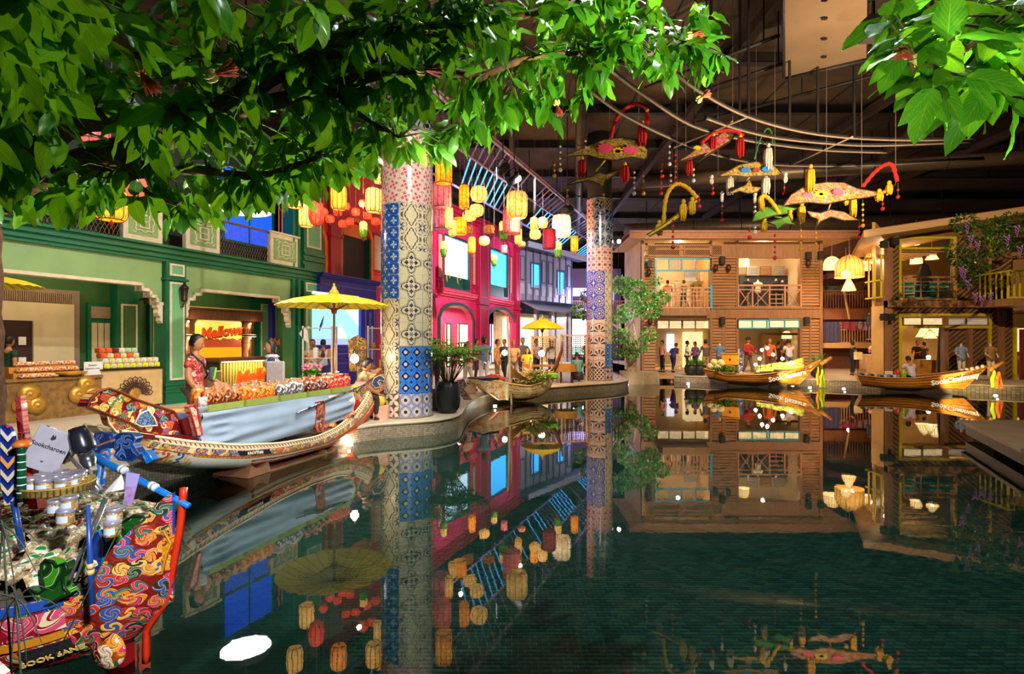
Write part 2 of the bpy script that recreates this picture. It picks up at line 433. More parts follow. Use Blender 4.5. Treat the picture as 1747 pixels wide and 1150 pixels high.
lw=wood('deck_wood',(.33,.17,.07),(.55,.31,.14),.8,0)
t_=thing('wooden_landing','flat brown timber landing bridging the water beside the left shop','deck',(6.9,26.2,0))
for i in range(8):
 b=MB();b.box(-1.15,1.0,-.75+i*.21,-.75+i*.21+.2,-.06,.02);obj('plank',b,lw,t_)
b=MB();b.box(-1.15,1.0,-.80,-.74,-.16,.0);obj('fascia_board',b,lw,t_)
b=MB()
for x in(-1.0,.85):
 for y in(-.6,.7):b.box(x-.08,x+.08,y-.08,y+.08,-.82,-.06)
obj('pile',b,lw,t_,kind='stuff')
t_=thing('stone_platform','brown topped platform slab jutting over the water at the right edge','platform',(10.5,9.0,0))
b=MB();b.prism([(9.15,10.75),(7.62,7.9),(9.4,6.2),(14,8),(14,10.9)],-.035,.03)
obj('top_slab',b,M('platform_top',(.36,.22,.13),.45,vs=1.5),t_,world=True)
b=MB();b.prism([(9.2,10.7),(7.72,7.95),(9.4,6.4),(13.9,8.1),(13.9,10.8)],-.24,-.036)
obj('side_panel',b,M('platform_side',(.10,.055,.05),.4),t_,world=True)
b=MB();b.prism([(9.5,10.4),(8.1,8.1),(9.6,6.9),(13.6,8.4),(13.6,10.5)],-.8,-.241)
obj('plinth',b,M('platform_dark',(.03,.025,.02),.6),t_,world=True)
#tiled columns
def tilemat(name,fn,rough=.22):
 m,t,b=newmat(name);n=t.nodes.new('ShaderNodeUVMap');u,v,_=sep(t,X(t,n.outputs[0]))
 setp(t,b,fn(t,u,v),rough);b.inputs['Coat Weight'].default_value=.5;return m
CRM=(.68,.57,.40);NAV=(.014,.022,.11);BLU=(.02,.10,.50);SKY=(.06,.26,.75);INK=(.02,.018,.03)
def cell(u,v,n=2):return(u*n).fr()-.5,(v*n).fr()-.5
def pol(t,a,b_):return(a*a+b_*b_).sq(),mth(t,'ARCTAN2',b_,a)
def t_dots(t,u,v,ring=SKY,bg=NAV,dot=CRM,mid=BLU,eye=None):
 a,b_=cell(u,v);d,_=pol(t,a,b_);dm=a.abs()+b_.abs()
 c=mixc(t,d.lt(.60),bg,ring);c=mixc(t,d.lt(.50)*d.gt(.43),c,mid);c=mixc(t,dm.lt(.40),c,bg);c=mixc(t,d.lt(.15),c,dot)
 if eye:c=mixc(t,d.lt(.09),c,eye)
 return c
def t_grey(t,u,v):return t_dots(t,u,v,(.36,.35,.52),(.62,.53,.42),(.03,.02,.06),(.20,.19,.36))
def t_greypink(t,u,v):return t_dots(t,u,v,(.62,.46,.42),(.20,.12,.18),(.05,.03,.05),(.4,.3,.34))
def t_petal(t,u,v):
 a,b_=cell(u,v);p=a.abs();q=b_.abs();s=((p+q)*pi).sin();pet=(p-q).abs().lt(s*.24)
 c=mixc(t,(p+q).lt(.32),(.10,.09,.04),INK);c=mixc(t,(p+q).lt(.13),c,CRM);return mixc(t,pet,c,(.74,.62,.52))
def t_lattice(t,u,v):
 a=((u+v)*3).fr()-.5;b_=((u-v)*3).fr()-.5;l=a.abs().gt(.36).mx(b_.abs().gt(.36));return mixc(t,l,(.10,.05,.04),(.72,.60,.48))
def t_blueflower(t,u,v):
 a,b_=cell(u,v,2);d,an=pol(t,a,b_);l=(an*4).sin();rr=d-l*.05
 c=mixc(t,(rr-.40).abs().lt(.035),(.025,.13,.58),NAV)
 cr=(a.abs().lt(.06)).mx(b_.abs().lt(.06))*d.lt(.30)*d.gt(.06);c=mixc(t,cr,c,(.55,.60,.72))
 c=mixc(t,(a.abs()*b_.abs()).lt(.004)*d.gt(.26)*d.lt(.33),c,(.8,.68,.40));c=mixc(t,d.gt(.63),c,(.80,.70,.45));return c
def t_darkblue(t,u,v):
 a,b_=cell(u,v,1);d,an=pol(t,a,b_);l=(an*8).sin();
 c=mixc(t,(d-.40).abs().lt(.03),(.05,.07,.36),(.5,.42,.5));c=mixc(t,(d-l*.06).lt(.27),c,(.62,.50,.55));c=mixc(t,(d-l*.05).lt(.2),c,(.03,.04,.22))
 c=mixc(t,d.lt(.09),c,(.75,.65,.45));c=mixc(t,d.gt(.62),c,(.70,.6,.5));return c
def t_wavy(t,u,v):
 a,b_=cell(u,v,1);p=a.abs();q=b_.abs();w_=p*1.5+q;l=(q*44).sin()
 c=mixc(t,(w_+l*.026-.47).abs().lt(.036),CRM,INK)
 e=p-.5;f_=q-.5;d,an=pol(t,e,f_);st=(an*4).sin().abs();c=mixc(t,d.lt(.10+st*.0+(1-st)*.17),c,(.03,.03,.12));c=mixc(t,d.lt(.06),c,(.7,.62,.5))
 c=mixc(t,(p-.42).abs().lt(.05)*q.lt(.10-(p-.42)*.8),c,(.13,.10,.05))
 c=mixc(t,d.gt(.30)*d.lt(.33)*st.gt(.5),c,INK);return c
def t_fleur(t,u,v):
 a,b_=cell(u,v,1);d,an=pol(t,a,b_);l4=(an*4+pi/2).sin();l=(an*24).sin()
 c=mixc(t,(d-.34-l4*.10-l*.006).abs().lt(.024),CRM,INK);c=mixc(t,(d-.41-l4*.11).abs().lt(.011),c,INK)
 p=a.abs();q=b_.abs();s=p.mn(q);g=p.mx(q)
 c=mixc(t,s.lt(((g-.10)*14).sin()*.055)*g.gt(.10)*g.lt(.33),c,(.03,.035,.13));c=mixc(t,(s-.07).abs().lt(.018)*(g-.20).abs().lt(.04),c,INK)
 c=mixc(t,(d-.065).abs().lt(.014),c,INK);c=mixc(t,d.lt(.03),c,INK);return c
def t_pink(t,u,v):
 a,b_=cell(u,v,2);d,an=pol(t,a,b_);l=(an*4).sin();c=mixc(t,(d-l*.14).gt(.30),(.62,.10,.17),(.78,.56,.50));c=mixc(t,(d-.16).abs().lt(.035),c,(.82,.66,.58));return mixc(t,d.gt(.62),c,(.45,.06,.12))
def t_salmon(t,u,v):
 a,b_=cell(u,v,2);d,an=pol(t,a,b_);l=(an*4).sin();c=mixc(t,(d-l*.1-.28).abs().lt(.05),(.78,.36,.28),(.80,.60,.50));c=mixc(t,d.lt(.09),c,INK);return mixc(t,(a.abs()*b_.abs()).gt(.13),c,(.06,.02,.05))
def t_greyblack(t,u,v):
 a,b_=cell(u,v,1);d,an=pol(t,a,b_);l=(an*4).sin();c=mixc(t,(d-l*.16).lt(.24),(.30,.33,.38),INK);c=mixc(t,d.lt(.08),c,(.6,.58,.5));c=mixc(t,(d-.42-l*.05).abs().lt(.03),c,INK);return mixc(t,d.gt(.55),c,(.6,.56,.5))
def t_tri(t,u,v):
 a=(u*2).fr();b_=(v*2).fr();c=mixc(t,a.gt(b_),(.02,.03,.16),(.10,.16,.45));return mixc(t,(a-b_).abs().lt(.06),c,(.75,.6,.2))
def t_pinkfan(t,u,v):
 a,b_=cell(u,v,1);e=b_+.5;d,an=pol(t,a,e);c=mixc(t,(an*9).sin().gt(.1)*d.lt(.55)*d.gt(.15),(.72,.52,.42),(.05,.03,.04));l=(an*24).sin();return mixc(t,(d-.70-l*.02).abs().lt(.025),c,(.35,.08,.12))
def t_purple(t,u,v):
 a,b_=cell(u,v,2);d,an=pol(t,a,b_);c=mixc(t,(d-(an*4).sin()*.1).lt(.3),(.55,.36,.42),(.20,.05,.22));return mixc(t,d.lt(.1),c,(.8,.6,.5))
TM={k:tilemat('tile_'+n,fn)for k,n,fn in(('D','blue_dot',t_dots),('E','lilac_ring',t_grey),('G','black_petal',t_petal),('L','lattice',t_lattice),('A','blue_flower',t_blueflower),('N','navy_rosette',t_darkblue),('B','wavy_star',t_wavy),('C','fleur',t_fleur),('F','rose',t_pink),('S','salmon',t_salmon),('K','grey_black',t_greyblack),('T','triangle',t_tri),('V','fan',t_pinkfan),('U','purple',t_purple),('H','grey_pink',t_greypink))}
def patch(mat,r,a,h):
 n=6;vs=[];fs=[];g=.006/r
 for ring,(rr,zz)in enumerate(((r,.003),(r+.008,.007),(r+.008,h-.007),(r,h-.003))):
  for i in range(n+1):
   q=-a/2+g+(a-2*g)*i/n
   if rr>r:q=-a/2+1.8*g+(a-3.6*g)*i/n
   vs.append((rr*sin(q),-rr*cos(q),zz))
 for j in range(3):
  for i in range(n):fs.append((j*(n+1)+i,j*(n+1)+i+1,(j+1)*(n+1)+i+1,(j+1)*(n+1)+i))
 b=MB();b.add(vs,fs,0);me=b.mesh('tile',mat);uv=me.uv_layers.new(name='UVMap')
 for p in me.polygons:
  for li in p.loop_indices:
   k=me.loops[li].vertex_index;v=me.vertices[k].co;uv.data[li].uv=((k%(n+1))/n,v.z/h)
 return me
def column(label,x,y,r,rows,a0,top,flood):
 t=thing('tiled_column',label,'column',(x,y,0));ncol=7;a=2*pi/ncol;h=.507
 b=MB();b.lathe([(r,.0),(r,h*len(rows)+.02)],n=42);obj('shaft',b,M('grout',(.62,.58,.52),.7),t)
 b=MB();b.lathe([(r+.03,0),(r+.03,.025),(r+.01,.04)],n=42);obj('base_ring',b,M('column_base',(.2,.15,.1),.5),t)
 b=MB();b.lathe([(r-.03,h*len(rows)),(r-.03,top)],n=32);obj('upper_shaft',b,M('dark_shaft',(.018,.014,.014),.8),t)
 cache={}
 for i,row in enumerate(rows):
  for k in range(ncol):
   ch=row[k%len(row)]
   if ch not in cache:cache[ch]=patch(TM[ch],r,a,h)
   o=bpy.data.objects.new('tile',cache[ch]);C.objects.link(o);o.parent=t;o.location=(0,0,.012+i*h);o.rotation_euler=(0,0,a0+a*(k+.5))
 return t
column('thick near column of blue, cream and rose patterned tiles beside the palm pot',-2.33,11.7,.555,['EEGGGGG','DDEBBBB','DDEBBBB','CCBBBBB','CCBBBBB','CCBBBAA','CCBBBAA','BBBBBAA','BBBBBAA','FFFFFUF','FFUUFUF','FFUUFFF','KKFFFKK','NNBBBNN','NNBBBNN'][0:15],radians(-5)-.0,10.4,None)
column('slender far column of blue, salmon and grey tiles beside the small tree',3.72,22.4,.545,['HHLLLLL','DDVVVVV','DDVVVVV','BBVVVVV','BBVVVVV','BBNNNNN','BBNNNNN','BBNNNNN','BBNNNNN','SSSSSSS','SSSSSSS','KKKSSSK','KKKSSSK','TTKSSSK','LTKKSSK'][0:15],radians(15),10.4,None)
light('stage_blue','SPOT',(-1.5,22.0,6.8),900,(.25,.35,1),(3.7,22.4,4.6),.2,40)
#ceiling and its gear
CZ=10.4
def ceil_mat():
 m,t,b=newmat('ceiling_paint');v=coord(t);n=noise(t,v,.5,6,.65,.5)
 setp(t,b,ramp(t,n,[(.3,(.045,.028,.018)),(.55,(.10,.065,.038)),(.75,(.16,.10,.05))]),.85);return m
b=MB();b.box(-40,45,-8,70,CZ,CZ+.3);struct('ceiling',b,ceil_mat())
b=MB();b.box(-40,45,62,62.4,-1,CZ);struct('wall_back',b,M('wall_dark',(.03,.025,.03),.9))
b=MB();b.box(38,38.4,-8,70,-1,CZ);struct('wall_right',b,M('wall_dark'))
b=MB();b.box(-36.4,-36,-8,70,-1,CZ);struct('wall_left',b,M('wall_dark'))
b=MB();b.box(-40,45,-6.4,-6,-1,CZ);struct('wall_behind',b,M('wall_dark'))
BLK=M('black_steel',(.012,.010,.010),.6,vs=3)
k=0
for y in(9,12.5,16,19.5,23,27,31,36,42):
 b=MB();b.box(-20,34,y-.06,y+.06,CZ-.34,CZ-.02);b.box(-20,34,y-.12,y+.12,CZ-.36,CZ-.33);struct('trim_%d'%k,b,BLK);k+=1
for x in(-6,0,6.5,13,20):
 b=MB();b.box(x-.12,x+.12,4,60,CZ-.55,CZ-.25);struct('trim_%d'%k,b,M('dark_brown_beam',(.05,.03,.02),.7));k+=1
for x in[q*2.4-10 for q in range(14)]:
 b=MB();b.box(x-.02,x+.02,2,60,CZ-.03,CZ-.002);struct('trim_%d'%k,b,BLK);k+=1
dm=M('duct_metal',(.09,.065,.045),.45,.4)
for(x0,y0,x1,y1,z,r)in((6,24,24,20,8.9,.28),(7,33,26,30,8.6,.4),(2,15,5,40,9.4,.2),(13,12,17,30,9.3,.22)):
 t_=thing('ceiling_duct','dark round air duct running under the ceiling %s'%({6:'above the timber house',7:'far behind the timber houses',2:'beside the light truss',13:'above the right hand quay'}[x0]),'duct',(x0,y0,z))
 b=MB();b.tube([(x0,y0,z),(x1,y1,z)],r,14);obj('pipe',b,dm,t_,world=True)
 for q in range(7):
  f_=(q+.5)/7;c=Vector((x0+(x1-x0)*f_,y0+(y1-y0)*f_,z));b=MB();b.box(c.x-.02,c.x+.02,c.y-.02,c.y+.02,c.z+r-.03,CZ)
  d=Vector((x1-x0,y1-y0,0)).normalized();b.tube([c-d*.03,c+d*.03],r+.03,14);obj('hanger',b,BLK,t_,world=True)
bd=thing('ceiling_access_board','flat brown service board bolted under the ceiling at top right','panel',(6.5,10.6,8.4))
pts=[P(1338,133,12.2),P(1478,100,12.4),P(1480,-30,9.6),P(1336,-10,9.5)];zz=8.1
pl=[Vector(((q.x)/(q.z-EYE)*(zz-EYE),q.y/(q.z-EYE)*(zz-EYE),zz))for q in pts]
b=MB();b.prism([(q.x,q.y)for q in pl],zz,zz+.08);obj('board',b,M('brown_board',(.21,.14,.08),.6,vs=1.2),bd,world=True)
b=MB();b.tube([pl[0]-Vector((0,0,.03)),pl[1]-Vector((0,0,.03))],.05,6);b.tube([pl[3]-Vector((0,0,.03)),pl[0]-Vector((0,0,.03))],.03,6);obj('edge_angle',b,BLK,bd,world=True)
for a_ in(.2,.45,.7,.9):
 for s_ in(.5,):
  c=pl[0].lerp(pl[3],a_).lerp(pl[1].lerp(pl[2],a_),s_);b=MB();b.cbox(c-Vector((0,0,.03)),(.10,.05,.04));obj('bolt',b,BLK,bd,world=True)
b=MB()
for q in pl:b.box(q.x-.03,q.x+.03,q.y-.03,q.y+.03,zz,CZ)
obj('hanger',b,BLK,bd,world=True,kind='stuff')
sp=thing('stage_lamp','black box lamp hung beside the brown ceiling board','lamp',P(1490,45,9.5))
b=MB();b.bbox(-.17,.17,-.2,.2,-.22,.12,.02);b.box(-.02,.02,-.02,.02,.12,3.0);obj('body',b,BLK,sp)
for s_ in(-1,1):b=MB();b.box(s_*.19-.01,s_*.19+.01,-.25,.05,-.2,.1);obj('barn_door',b,BLK,sp)
TZ=6.5
def tz(px,py,z=TZ):Y=(z-EYE)*F/(HY-py);return Vector(((px-CX)/F*Y,Y,z))
rail=M('pale_rail',(.44,.34,.24),.4,.3);drk=BLK
tr=thing('curved_ceiling_track','curved pale metal tracks with cross bars hanging over the pool','track',tz(1370,225))
for pts in([(1085,55),(1135,110),(1190,155),(1270,198),(1360,224),(1450,236),(1560,240),(1662,237)],[(1040,120),(1100,165),(1180,215),(1262,238),(1340,250),(1420,258),(1512,261)],[(1000,150),(1060,195),(1140,235),(1210,262),(1290,279),(1380,284),(1500,282),(1680,272)],[(1205,203),(1262,222),(1330,237),(1420,246),(1500,249),(1655,243)]):
 w_=[tz(*q)for q in pts];s_=smooth_line([(q.x,q.y)for q in w_],5);b=MB();b.tube([(x,y,TZ)for x,y in s_],.022,6,0);b.tube([(x,y+.04,TZ+.06)for x,y in s_],.035,6,1);obj('rail',b,[rail,drk],tr,world=True)
for a_,c_ in(((1150,252),(1275,200)),((1350,282),(1455,233))):
 b=MB();b.tube([tz(*a_),tz(*c_)],.022,6);obj('cross_bar',b,rail,tr,world=True)
for q in((1108,80),(1213,168),(1277,200),(1347,222),(1395,230),(1457,236),(1186,216),(1262,238),(1590,240),(1625,238),(1040,120)):
 p=tz(*q);b=MB();b.box(p.x-.022,p.x+.022,p.y-.022,p.y+.022,TZ+.04,CZ);obj('hanger',b,BLK,tr,world=True)
for i,(a_,c_)in enumerate((((1190,158),(1345,105)),((1345,105),(1620,30)),((1165,215),(1640,90)),((1100,150),(1330,60)))):
 z=8.6;b=MB();p,q=tz(*a_,z),tz(*c_,z);b.tube([p,q],.045,6);o=obj('conduit_pipe',b,BLK);tag(o,'thin black conduit under the ceiling, '+['left of the service board','running past the service board to the right','long one below the service board','nearest the canopy tips'][i],'pipe')
 b=MB()
 for f_ in(.1,.5,.9):
  r_=p.lerp(q,f_);b.box(r_.x-.015,r_.x+.015,r_.y-.015,r_.y+.015,z,CZ)
 obj('hanger',b,BLK,o,kind='stuff')
 #the row of shophouses on the left
W1=Wall(-9.0,14.0,atan2(.923,.385));U=lambda px,off=0:W1.hit(px,None,off)
def z1(px,py,off=0):return W1.hit(px,py,off)[1]
G_D=M('deep_green_paint','04633E',.4,vs=2);G_M=M('mid_green_paint','3A6632',.5,vs=1.5);G_L=M('pale_green_paint','86A66C',.5,vs=1.5);G_P=M('panel_green_paint','6FAF78',.45,vs=2)
CR=M('cream_trim','DCCDB0',.5);CR2=M('cream_board','D0C09A',.5,vs=1.2);TAUPE=M('taupe_trim','9C8268',.55)
def frame(b,u0,u1,z0,z1_,v,th=.06,dp=.03,mi=0):
 b.box(u0,u1,v-dp,v,z0,z0+th,mi);b.box(u0,u1,v-dp,v,z1_-th,z1_,mi);b.box(u0,u0+th,v-dp,v,z0+th,z1_-th,mi);b.box(u1-th,u1,v-dp,v,z0+th,z1_-th,mi)
gh=thing('green_shophouse','two bay green shophouse facade with cream trim and arcade on the left','building',W1.loc(),W1.a)
def bx(name,u0,u1,v0,v1,a,c,mat,par,**kw):
 b=MB();b.box(u0,u1,v0,v1,a,c);return obj(name,b,mat,par,**kw)
def pilaster(u0,u1,top,par,base=.5,v=-.14):
 b=MB();b.box(u0,u1,v,.35,base,top,0);p=obj('pilaster',b,G_D,par)
 b=MB();b.box(u0-.06,u1+.06,v-.06,.4,0,.16);b.box(u0-.04,u1+.04,v-.04,.38,.16,.3);b.box(u0-.06,u1+.06,v-.06,.4,.3,.36);b.box(u0-.02,u1+.02,v-.02,.37,.36,.48);b.box(u0-.05,u1+.05,v-.05,.38,.48,.55);obj('plinth',b,G_D,p)
 w_=(u1-u0);b=MB();frame(b,u0+.08,u1-.06,.62,3.2,v,.05);frame(b,u0+.08,u1-.06,3.36,3.68,v,.05);obj('panel_frame',b,CR,p)
 b=MB();b.box(u0+.13,u1-.11,v-.012,v,.67,3.15);b.box(u0+.13,u1-.11,v-.012,v,3.41,3.63);obj('panel_field',b,G_P,p,kind='stuff')
 b=MB();b.box(u0-.05,u1+.05,v-.05,.38,3.24,3.3);obj('band',b,G_D,p);return p
pilaster(-.27,.27,3.72,gh);pilaster(-5.4,-4.86,3.72,gh)
def moulding(b,u0,u1,v,zs,mi=0):
 for a,c,d in zs:b.box(u0,u1,v-d,v+.3,a,c,mi)
b=MB();moulding(b,-6,5.45,0,((3.72,3.80,.10),(3.80,3.92,.16),(3.92,3.97,.24),(3.97,4.06,.20),(4.06,4.12,.30)));obj('cornice',b,G_D,gh)
def lintel(u0,u1,nm):
 st=((0,2.62),(.13,2.62),(.13,2.80),(.30,2.80),(.30,2.95),(.5,2.95),(.5,3.08))
 pl=[(u0+a,c)for a,c in st]+[(u1-a,c)for a,c in st[::-1]]+[(u1,3.72),(u0,3.72)]
 b=MB();b.prism(pl,.0,.22,'y');l=obj('lintel',b,G_L,gh)
 b=MB();q=[(u0+a,c)for a,c in st]+[(u1-a,c)for a,c in st[::-1]]
 for(a,c),(d,e)in zip(q,q[1:]):
  b.box(min(a,d)-.03,max(a,d)+.03,-.035,.24,min(c,e)-.04,max(c,e)+.035)
 obj('stepped_trim',b,CR,l)
 for s,x in((1,u0),(-1,u1)):
  pr=[(0,2.62),(.16,2.62),(.15,2.52),(.11,2.47),(.13,2.38),(.10,2.30),(.05,2.27),(.06,2.18),(.02,2.12),(0,2.1)]
  b=MB();b.prism([(x+s*a,c)for a,c in pr],-.03,.16,'y');obj('scroll_bracket',b,CR,l)
 return l
lintel(.29,4.03,'');lintel(-4.84,-.29,'')
b=MB();
for a,c,d in((4.03,4.12,.12),(4.12,4.24,.05),(4.24,4.34,.14),(4.34,4.44,.06)):b.box(a,c,-d,.35,0,8.2)
obj('corner_moulding',b,G_D,gh)
pilaster(4.5,5.4,3.72,gh)
b=MB();b.box(4.5,5.4,-.14,.35,4.12,8.2);q=obj('upper_pilaster',b,G_D,gh);b=MB();frame(b,4.62,5.3,4.9,8,-.14,.06);obj('panel_frame',b,CR,q);b=MB();b.box(4.68,5.24,-.15,-.14,4.96,7.9);obj('panel_field',b,G_P,q)
b=MB();moulding(b,4.45,5.46,-.1,((4.12,4.3,.12),(4.3,4.42,.05),(4.42,4.5,.13),(4.5,4.62,.07),(4.62,4.7,.14)));obj('capital',b,G_D,gh)
def parapet_panel(u0,u1):
 b=MB();b.box(u0,u1,-.12,.02,4.12,5.12,0);p=obj('parapet_panel',b,CR,gh)
 bx('field',u0+.12,u1-.12,-.14,-.12,4.28,4.98,G_L,p)
 cu=(u0+u1)/2;cz=4.63;sx=(u1-u0)/2-.18;b=MB();n=48;ring=[]
 for i in range(n):
  a=2*pi*i/n;k_=1+.13*sin(8*a)*1;k_=(abs(cos(a))**3.5+abs(sin(a))**3.5)**(-1/3.5)*(.93+.09*cos(8*a));ring.append((cu+sx*.82*k_*cos(a),-.155,cz+.27*k_*sin(a)))
 b.tube(ring,.018,6,0,closed=True)
 frame(b,cu-sx*.42,cu+sx*.42,cz-.17,cz+.17,-.14,.03,.03)
 b.tube([(cu-sx*.3,-.15,cz),(cu+sx*.3,-.15,cz)],.015,5);b.tube([(cu,-.15,cz-.12),(cu,-.15,cz+.12)],.015,5)
 for s in(-1,1):
  for q in(-1,1):b.tube([(cu+s*sx*(.8+.14*cos(a)),-.15,cz+q*(.25+.05*sin(a)))for a in[i*.7 for i in range(8)]],.014,5)
 obj('carved_motif',b,CR,p)
 bx('coping',u0-.03,u1+.03,-.17,.06,5.12,5.18,CR,p)
uu=[U(205),U(272),U(312),U(370),U(457),U(506)]
for a,c in((uu[0],uu[1]),(uu[2],uu[3]),(uu[4],uu[5]-.03)):parapet_panel(a,c)
def lattice(u0,u1):
 b=MB();n=int((u1-u0)/.09)
 for i in range(n):
  x=u0+(i+.5)*(u1-u0)/n
  for s in(-1,1):b.tube([(x+s*.045*sin(z*15.7),-.06,4.15+z)for z in[q*.06 for q in range(17)]],.006,4,0,cap=False)
 obj('wave_lattice',b,M('bronze_wire',(.20,.13,.07),.4,.6),gh,kind='stuff')
 b=MB();b.box(u0,u1,-.09,-.03,5.1,5.16);obj('hand_rail',b,M('bronze_wire'),gh)
for a,c in((uu[3],uu[4]),(U(60),uu[0])):lattice(a,c)
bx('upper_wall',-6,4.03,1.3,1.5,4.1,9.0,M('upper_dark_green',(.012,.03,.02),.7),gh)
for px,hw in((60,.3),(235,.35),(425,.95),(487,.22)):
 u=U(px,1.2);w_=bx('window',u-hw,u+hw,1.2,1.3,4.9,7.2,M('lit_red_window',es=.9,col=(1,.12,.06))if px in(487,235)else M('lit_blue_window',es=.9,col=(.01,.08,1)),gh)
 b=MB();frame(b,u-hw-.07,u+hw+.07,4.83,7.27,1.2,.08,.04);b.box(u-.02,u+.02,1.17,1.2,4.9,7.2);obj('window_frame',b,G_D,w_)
bx('arcade_wall',-6,5.5,2.6,2.8,0,4.0,G_M,gh);bx('soffit',-6,5.5,.2,2.6,3.92,4.05,G_M,gh);bx('arcade_end_wall',5.3,5.42,.35,2.6,0,3.92,G_M,gh)
o2=2.45
sf=obj('shop_front',MB().box(U(-160,o2),U(134,o2),o2-.05,o2+.1,0,z1(134,497,o2)),M('grey_taupe_panel','8A7568',.6),gh)
b=MB();uL,uR=U(-160,o2),U(122,o2);zt=z1(122,520,o2);ud=U(66,o2-.1);b.box(ud,uR,o2-.12,o2-.05,0,zt);b.box(uL,ud,o2-.12,o2-.05,z1(66,548,o2),zt);obj('cream_panel',b,CR2,sf)
b=MB();
for i in range(70):u=uL+(uR-uL)*i/70;b.box(u,u+.018,o2-.1,o2-.05,zt+.03,zt+.27)
obj('ribbed_strip',b,TAUPE,sf,kind='stuff')
bx('dark_room',uL,ud,o2-.11,o2-.06,0,z1(66,548,o2),M('dark_red_room',(.03,.006,.004),.7),sf)
bx('door_post',ud-.14,ud,o2-.17,o2-.05,0,z1(66,548,o2),CR2,sf)
for i,z in enumerate((1.55,1.05,.6)):bx('notice',ud-.42,ud-.27,o2-.135,o2-.12,z,z+.2,M('white_card',(.8,.78,.74),.5),sf)
u0,u1=U(148,2.55),U(190,2.55);sh=obj('shutter_door',MB().box(u0,u1,2.5,2.6,0,z1(150,516,2.5)),G_D,gh)
zt=z1(150,516,2.5);bx('transom',u0+.07,u1-.07,2.47,2.5,zt-.42,zt-.1,TAUPE,sh)
for i in range(3):a=u0+.07+i*(u1-u0-.14)/3;bx('board',a+.015,a+(u1-u0-.14)/3-.015,2.47,2.5,.1,zt-.55,CR2,sh)
for pa,pb,off in((203,237,2.25),(258,268,2.45),(443,462,2.2)):
 u0,u1=U(pa,off),U(pb,off);q=bx('inner_pilaster',u0-.04,u1+.04,off,2.6,0,3.9,G_D,gh);b=MB();frame(b,u0+.05,u1-.05,.5,z1(pa,518,off),off,.045,.025);obj('panel_frame',b,CR,q);bx('panel_field',u0+.1,u1-.1,off-.01,off,.55,z1(pa,518,off)-.05,G_M if off!=2.2 else G_P,q)
for pp,off in((255,1.9),(428,1.9)):
 c=W1.hit(pp,502 if pp==428 else 510,off);s_=thing('wall_speaker','small black speaker in the corner of the green arcade, '+('over the sunset kiosk' if pp==428 else 'over the food stall'),'speaker',W1.w(c[0],off,c[1]),W1.a)
 b=MB();b.bbox(-.12,.12,-.1,.1,-.16,.16,.02);obj('cabinet',b,BLK,s_);b=MB();b.box(-.03,.03,.08,.7,-.03,.03);obj('bracket',b,BLK,s_)
c=W1.hit(301,500,-.3);wl=thing('wall_lantern','dark bronze carriage lantern on the green pilaster','lamp',W1.w(.10,-.3,z1(301,500,-.3)),W1.a);wl.scale=(1.25,1.25,1.35)
b=MB();b.lathe([(.05,-.16),(.075,-.12),(.06,-.1),(.085,.1)],n=6);b.lathe([(.1,.1),(.09,.13),(.03,.18),(.015,.22)],n=6);b.tube([(0,0,-.16),(0,.04,-.26),(0,.14,-.24),(0,.16,-.05),(0,.14,.15)],.012,6);BRZ=M('dark_bronze',(.06,.03,.025),.4,.6);obj('cage',b,BRZ,wl)
b=MB();b.ball((0,0,-.02),(.03,.03,.06),8);obj('bulb',b,M('bulb_warm',(1,.75,.4),es=3),wl)
light('arcade_left','AREA',W1.w(-2.4,1.2,3.85),42,WARM,W1.w(-2.4,1.4,0),3.0,sy=1.0);light('arcade_right','AREA',W1.w(2.2,1.2,3.85),30,WARM,W1.w(2.2,1.6,0),2.5,sy=1.0)
#kiosk with the sunset poster, inside the right bay
BR=wood('kiosk_wood',(.10,.035,.018),(.20,.075,.035),1,2);BRL=M('kiosk_gold',(.75,.48,.16),.4,.3)
ko=2.2
ks=thing('poster_alcove','brown framed alcove holding a lit sunset poster with slanted lettering','display',W1.w(0,0),W1.a)
ua,ub=U(311,ko),U(434,ko);zt=z1(311,526,ko)
bx('back_panel',ua,ub,ko,ko+.2,0,zt,BR,ks)
b=MB();b.box(ua-.1,ub+.05,ko-.35,ko,zt-.33,zt);b.box(ua-.14,ub+.1,ko-.4,ko,zt,zt+.05);obj('canopy_box',b,BR,ks)
bx('gold_strip',ua-.15,ub+.11,ko-.42,ko-.4,zt+.03,zt+.06,BRL,ks)
for pa,pb in((312,325),(419,430)):
 a,c=U(pa,ko-.2),U(pb,ko-.2);b=MB();mid=(a+c)/2;r_=(c-a)/2
 for z0_,z1_ in((0,z1(pa,573,ko-.2)-.04),(z1(pa,573,ko-.2)+.05,zt-.36)):b.lathe([(r_,z0_),(r_,z1_)],(mid,ko-.12,0),14)
 q=obj('copper_drum',b,M('copper_brown',(.42,.20,.10),.3,.5),ks,kind='stuff');b=MB();zz=z1(pa,573,ko-.2);b.box(a-.05,c+.05,ko-.35,ko,zz-.04,zz-.02);b.box(a-.05,c+.05,ko-.35,ko,zz+.03,zz+.05);obj('shelf',b,CR,ks,kind='stuff')
 for zz_ in(zt-.42,zz-.08):
  b=MB();b.ball((mid-.02,ko-.3,zz_),.03,8);obj('spot_bulb',b,M('bulb_hot',(1,.8,.5),es=9),ks)
  light('kiosk_bulb','POINT',W1.w(mid,ko-.42,zz_-.05),5,WARM,size=.04)
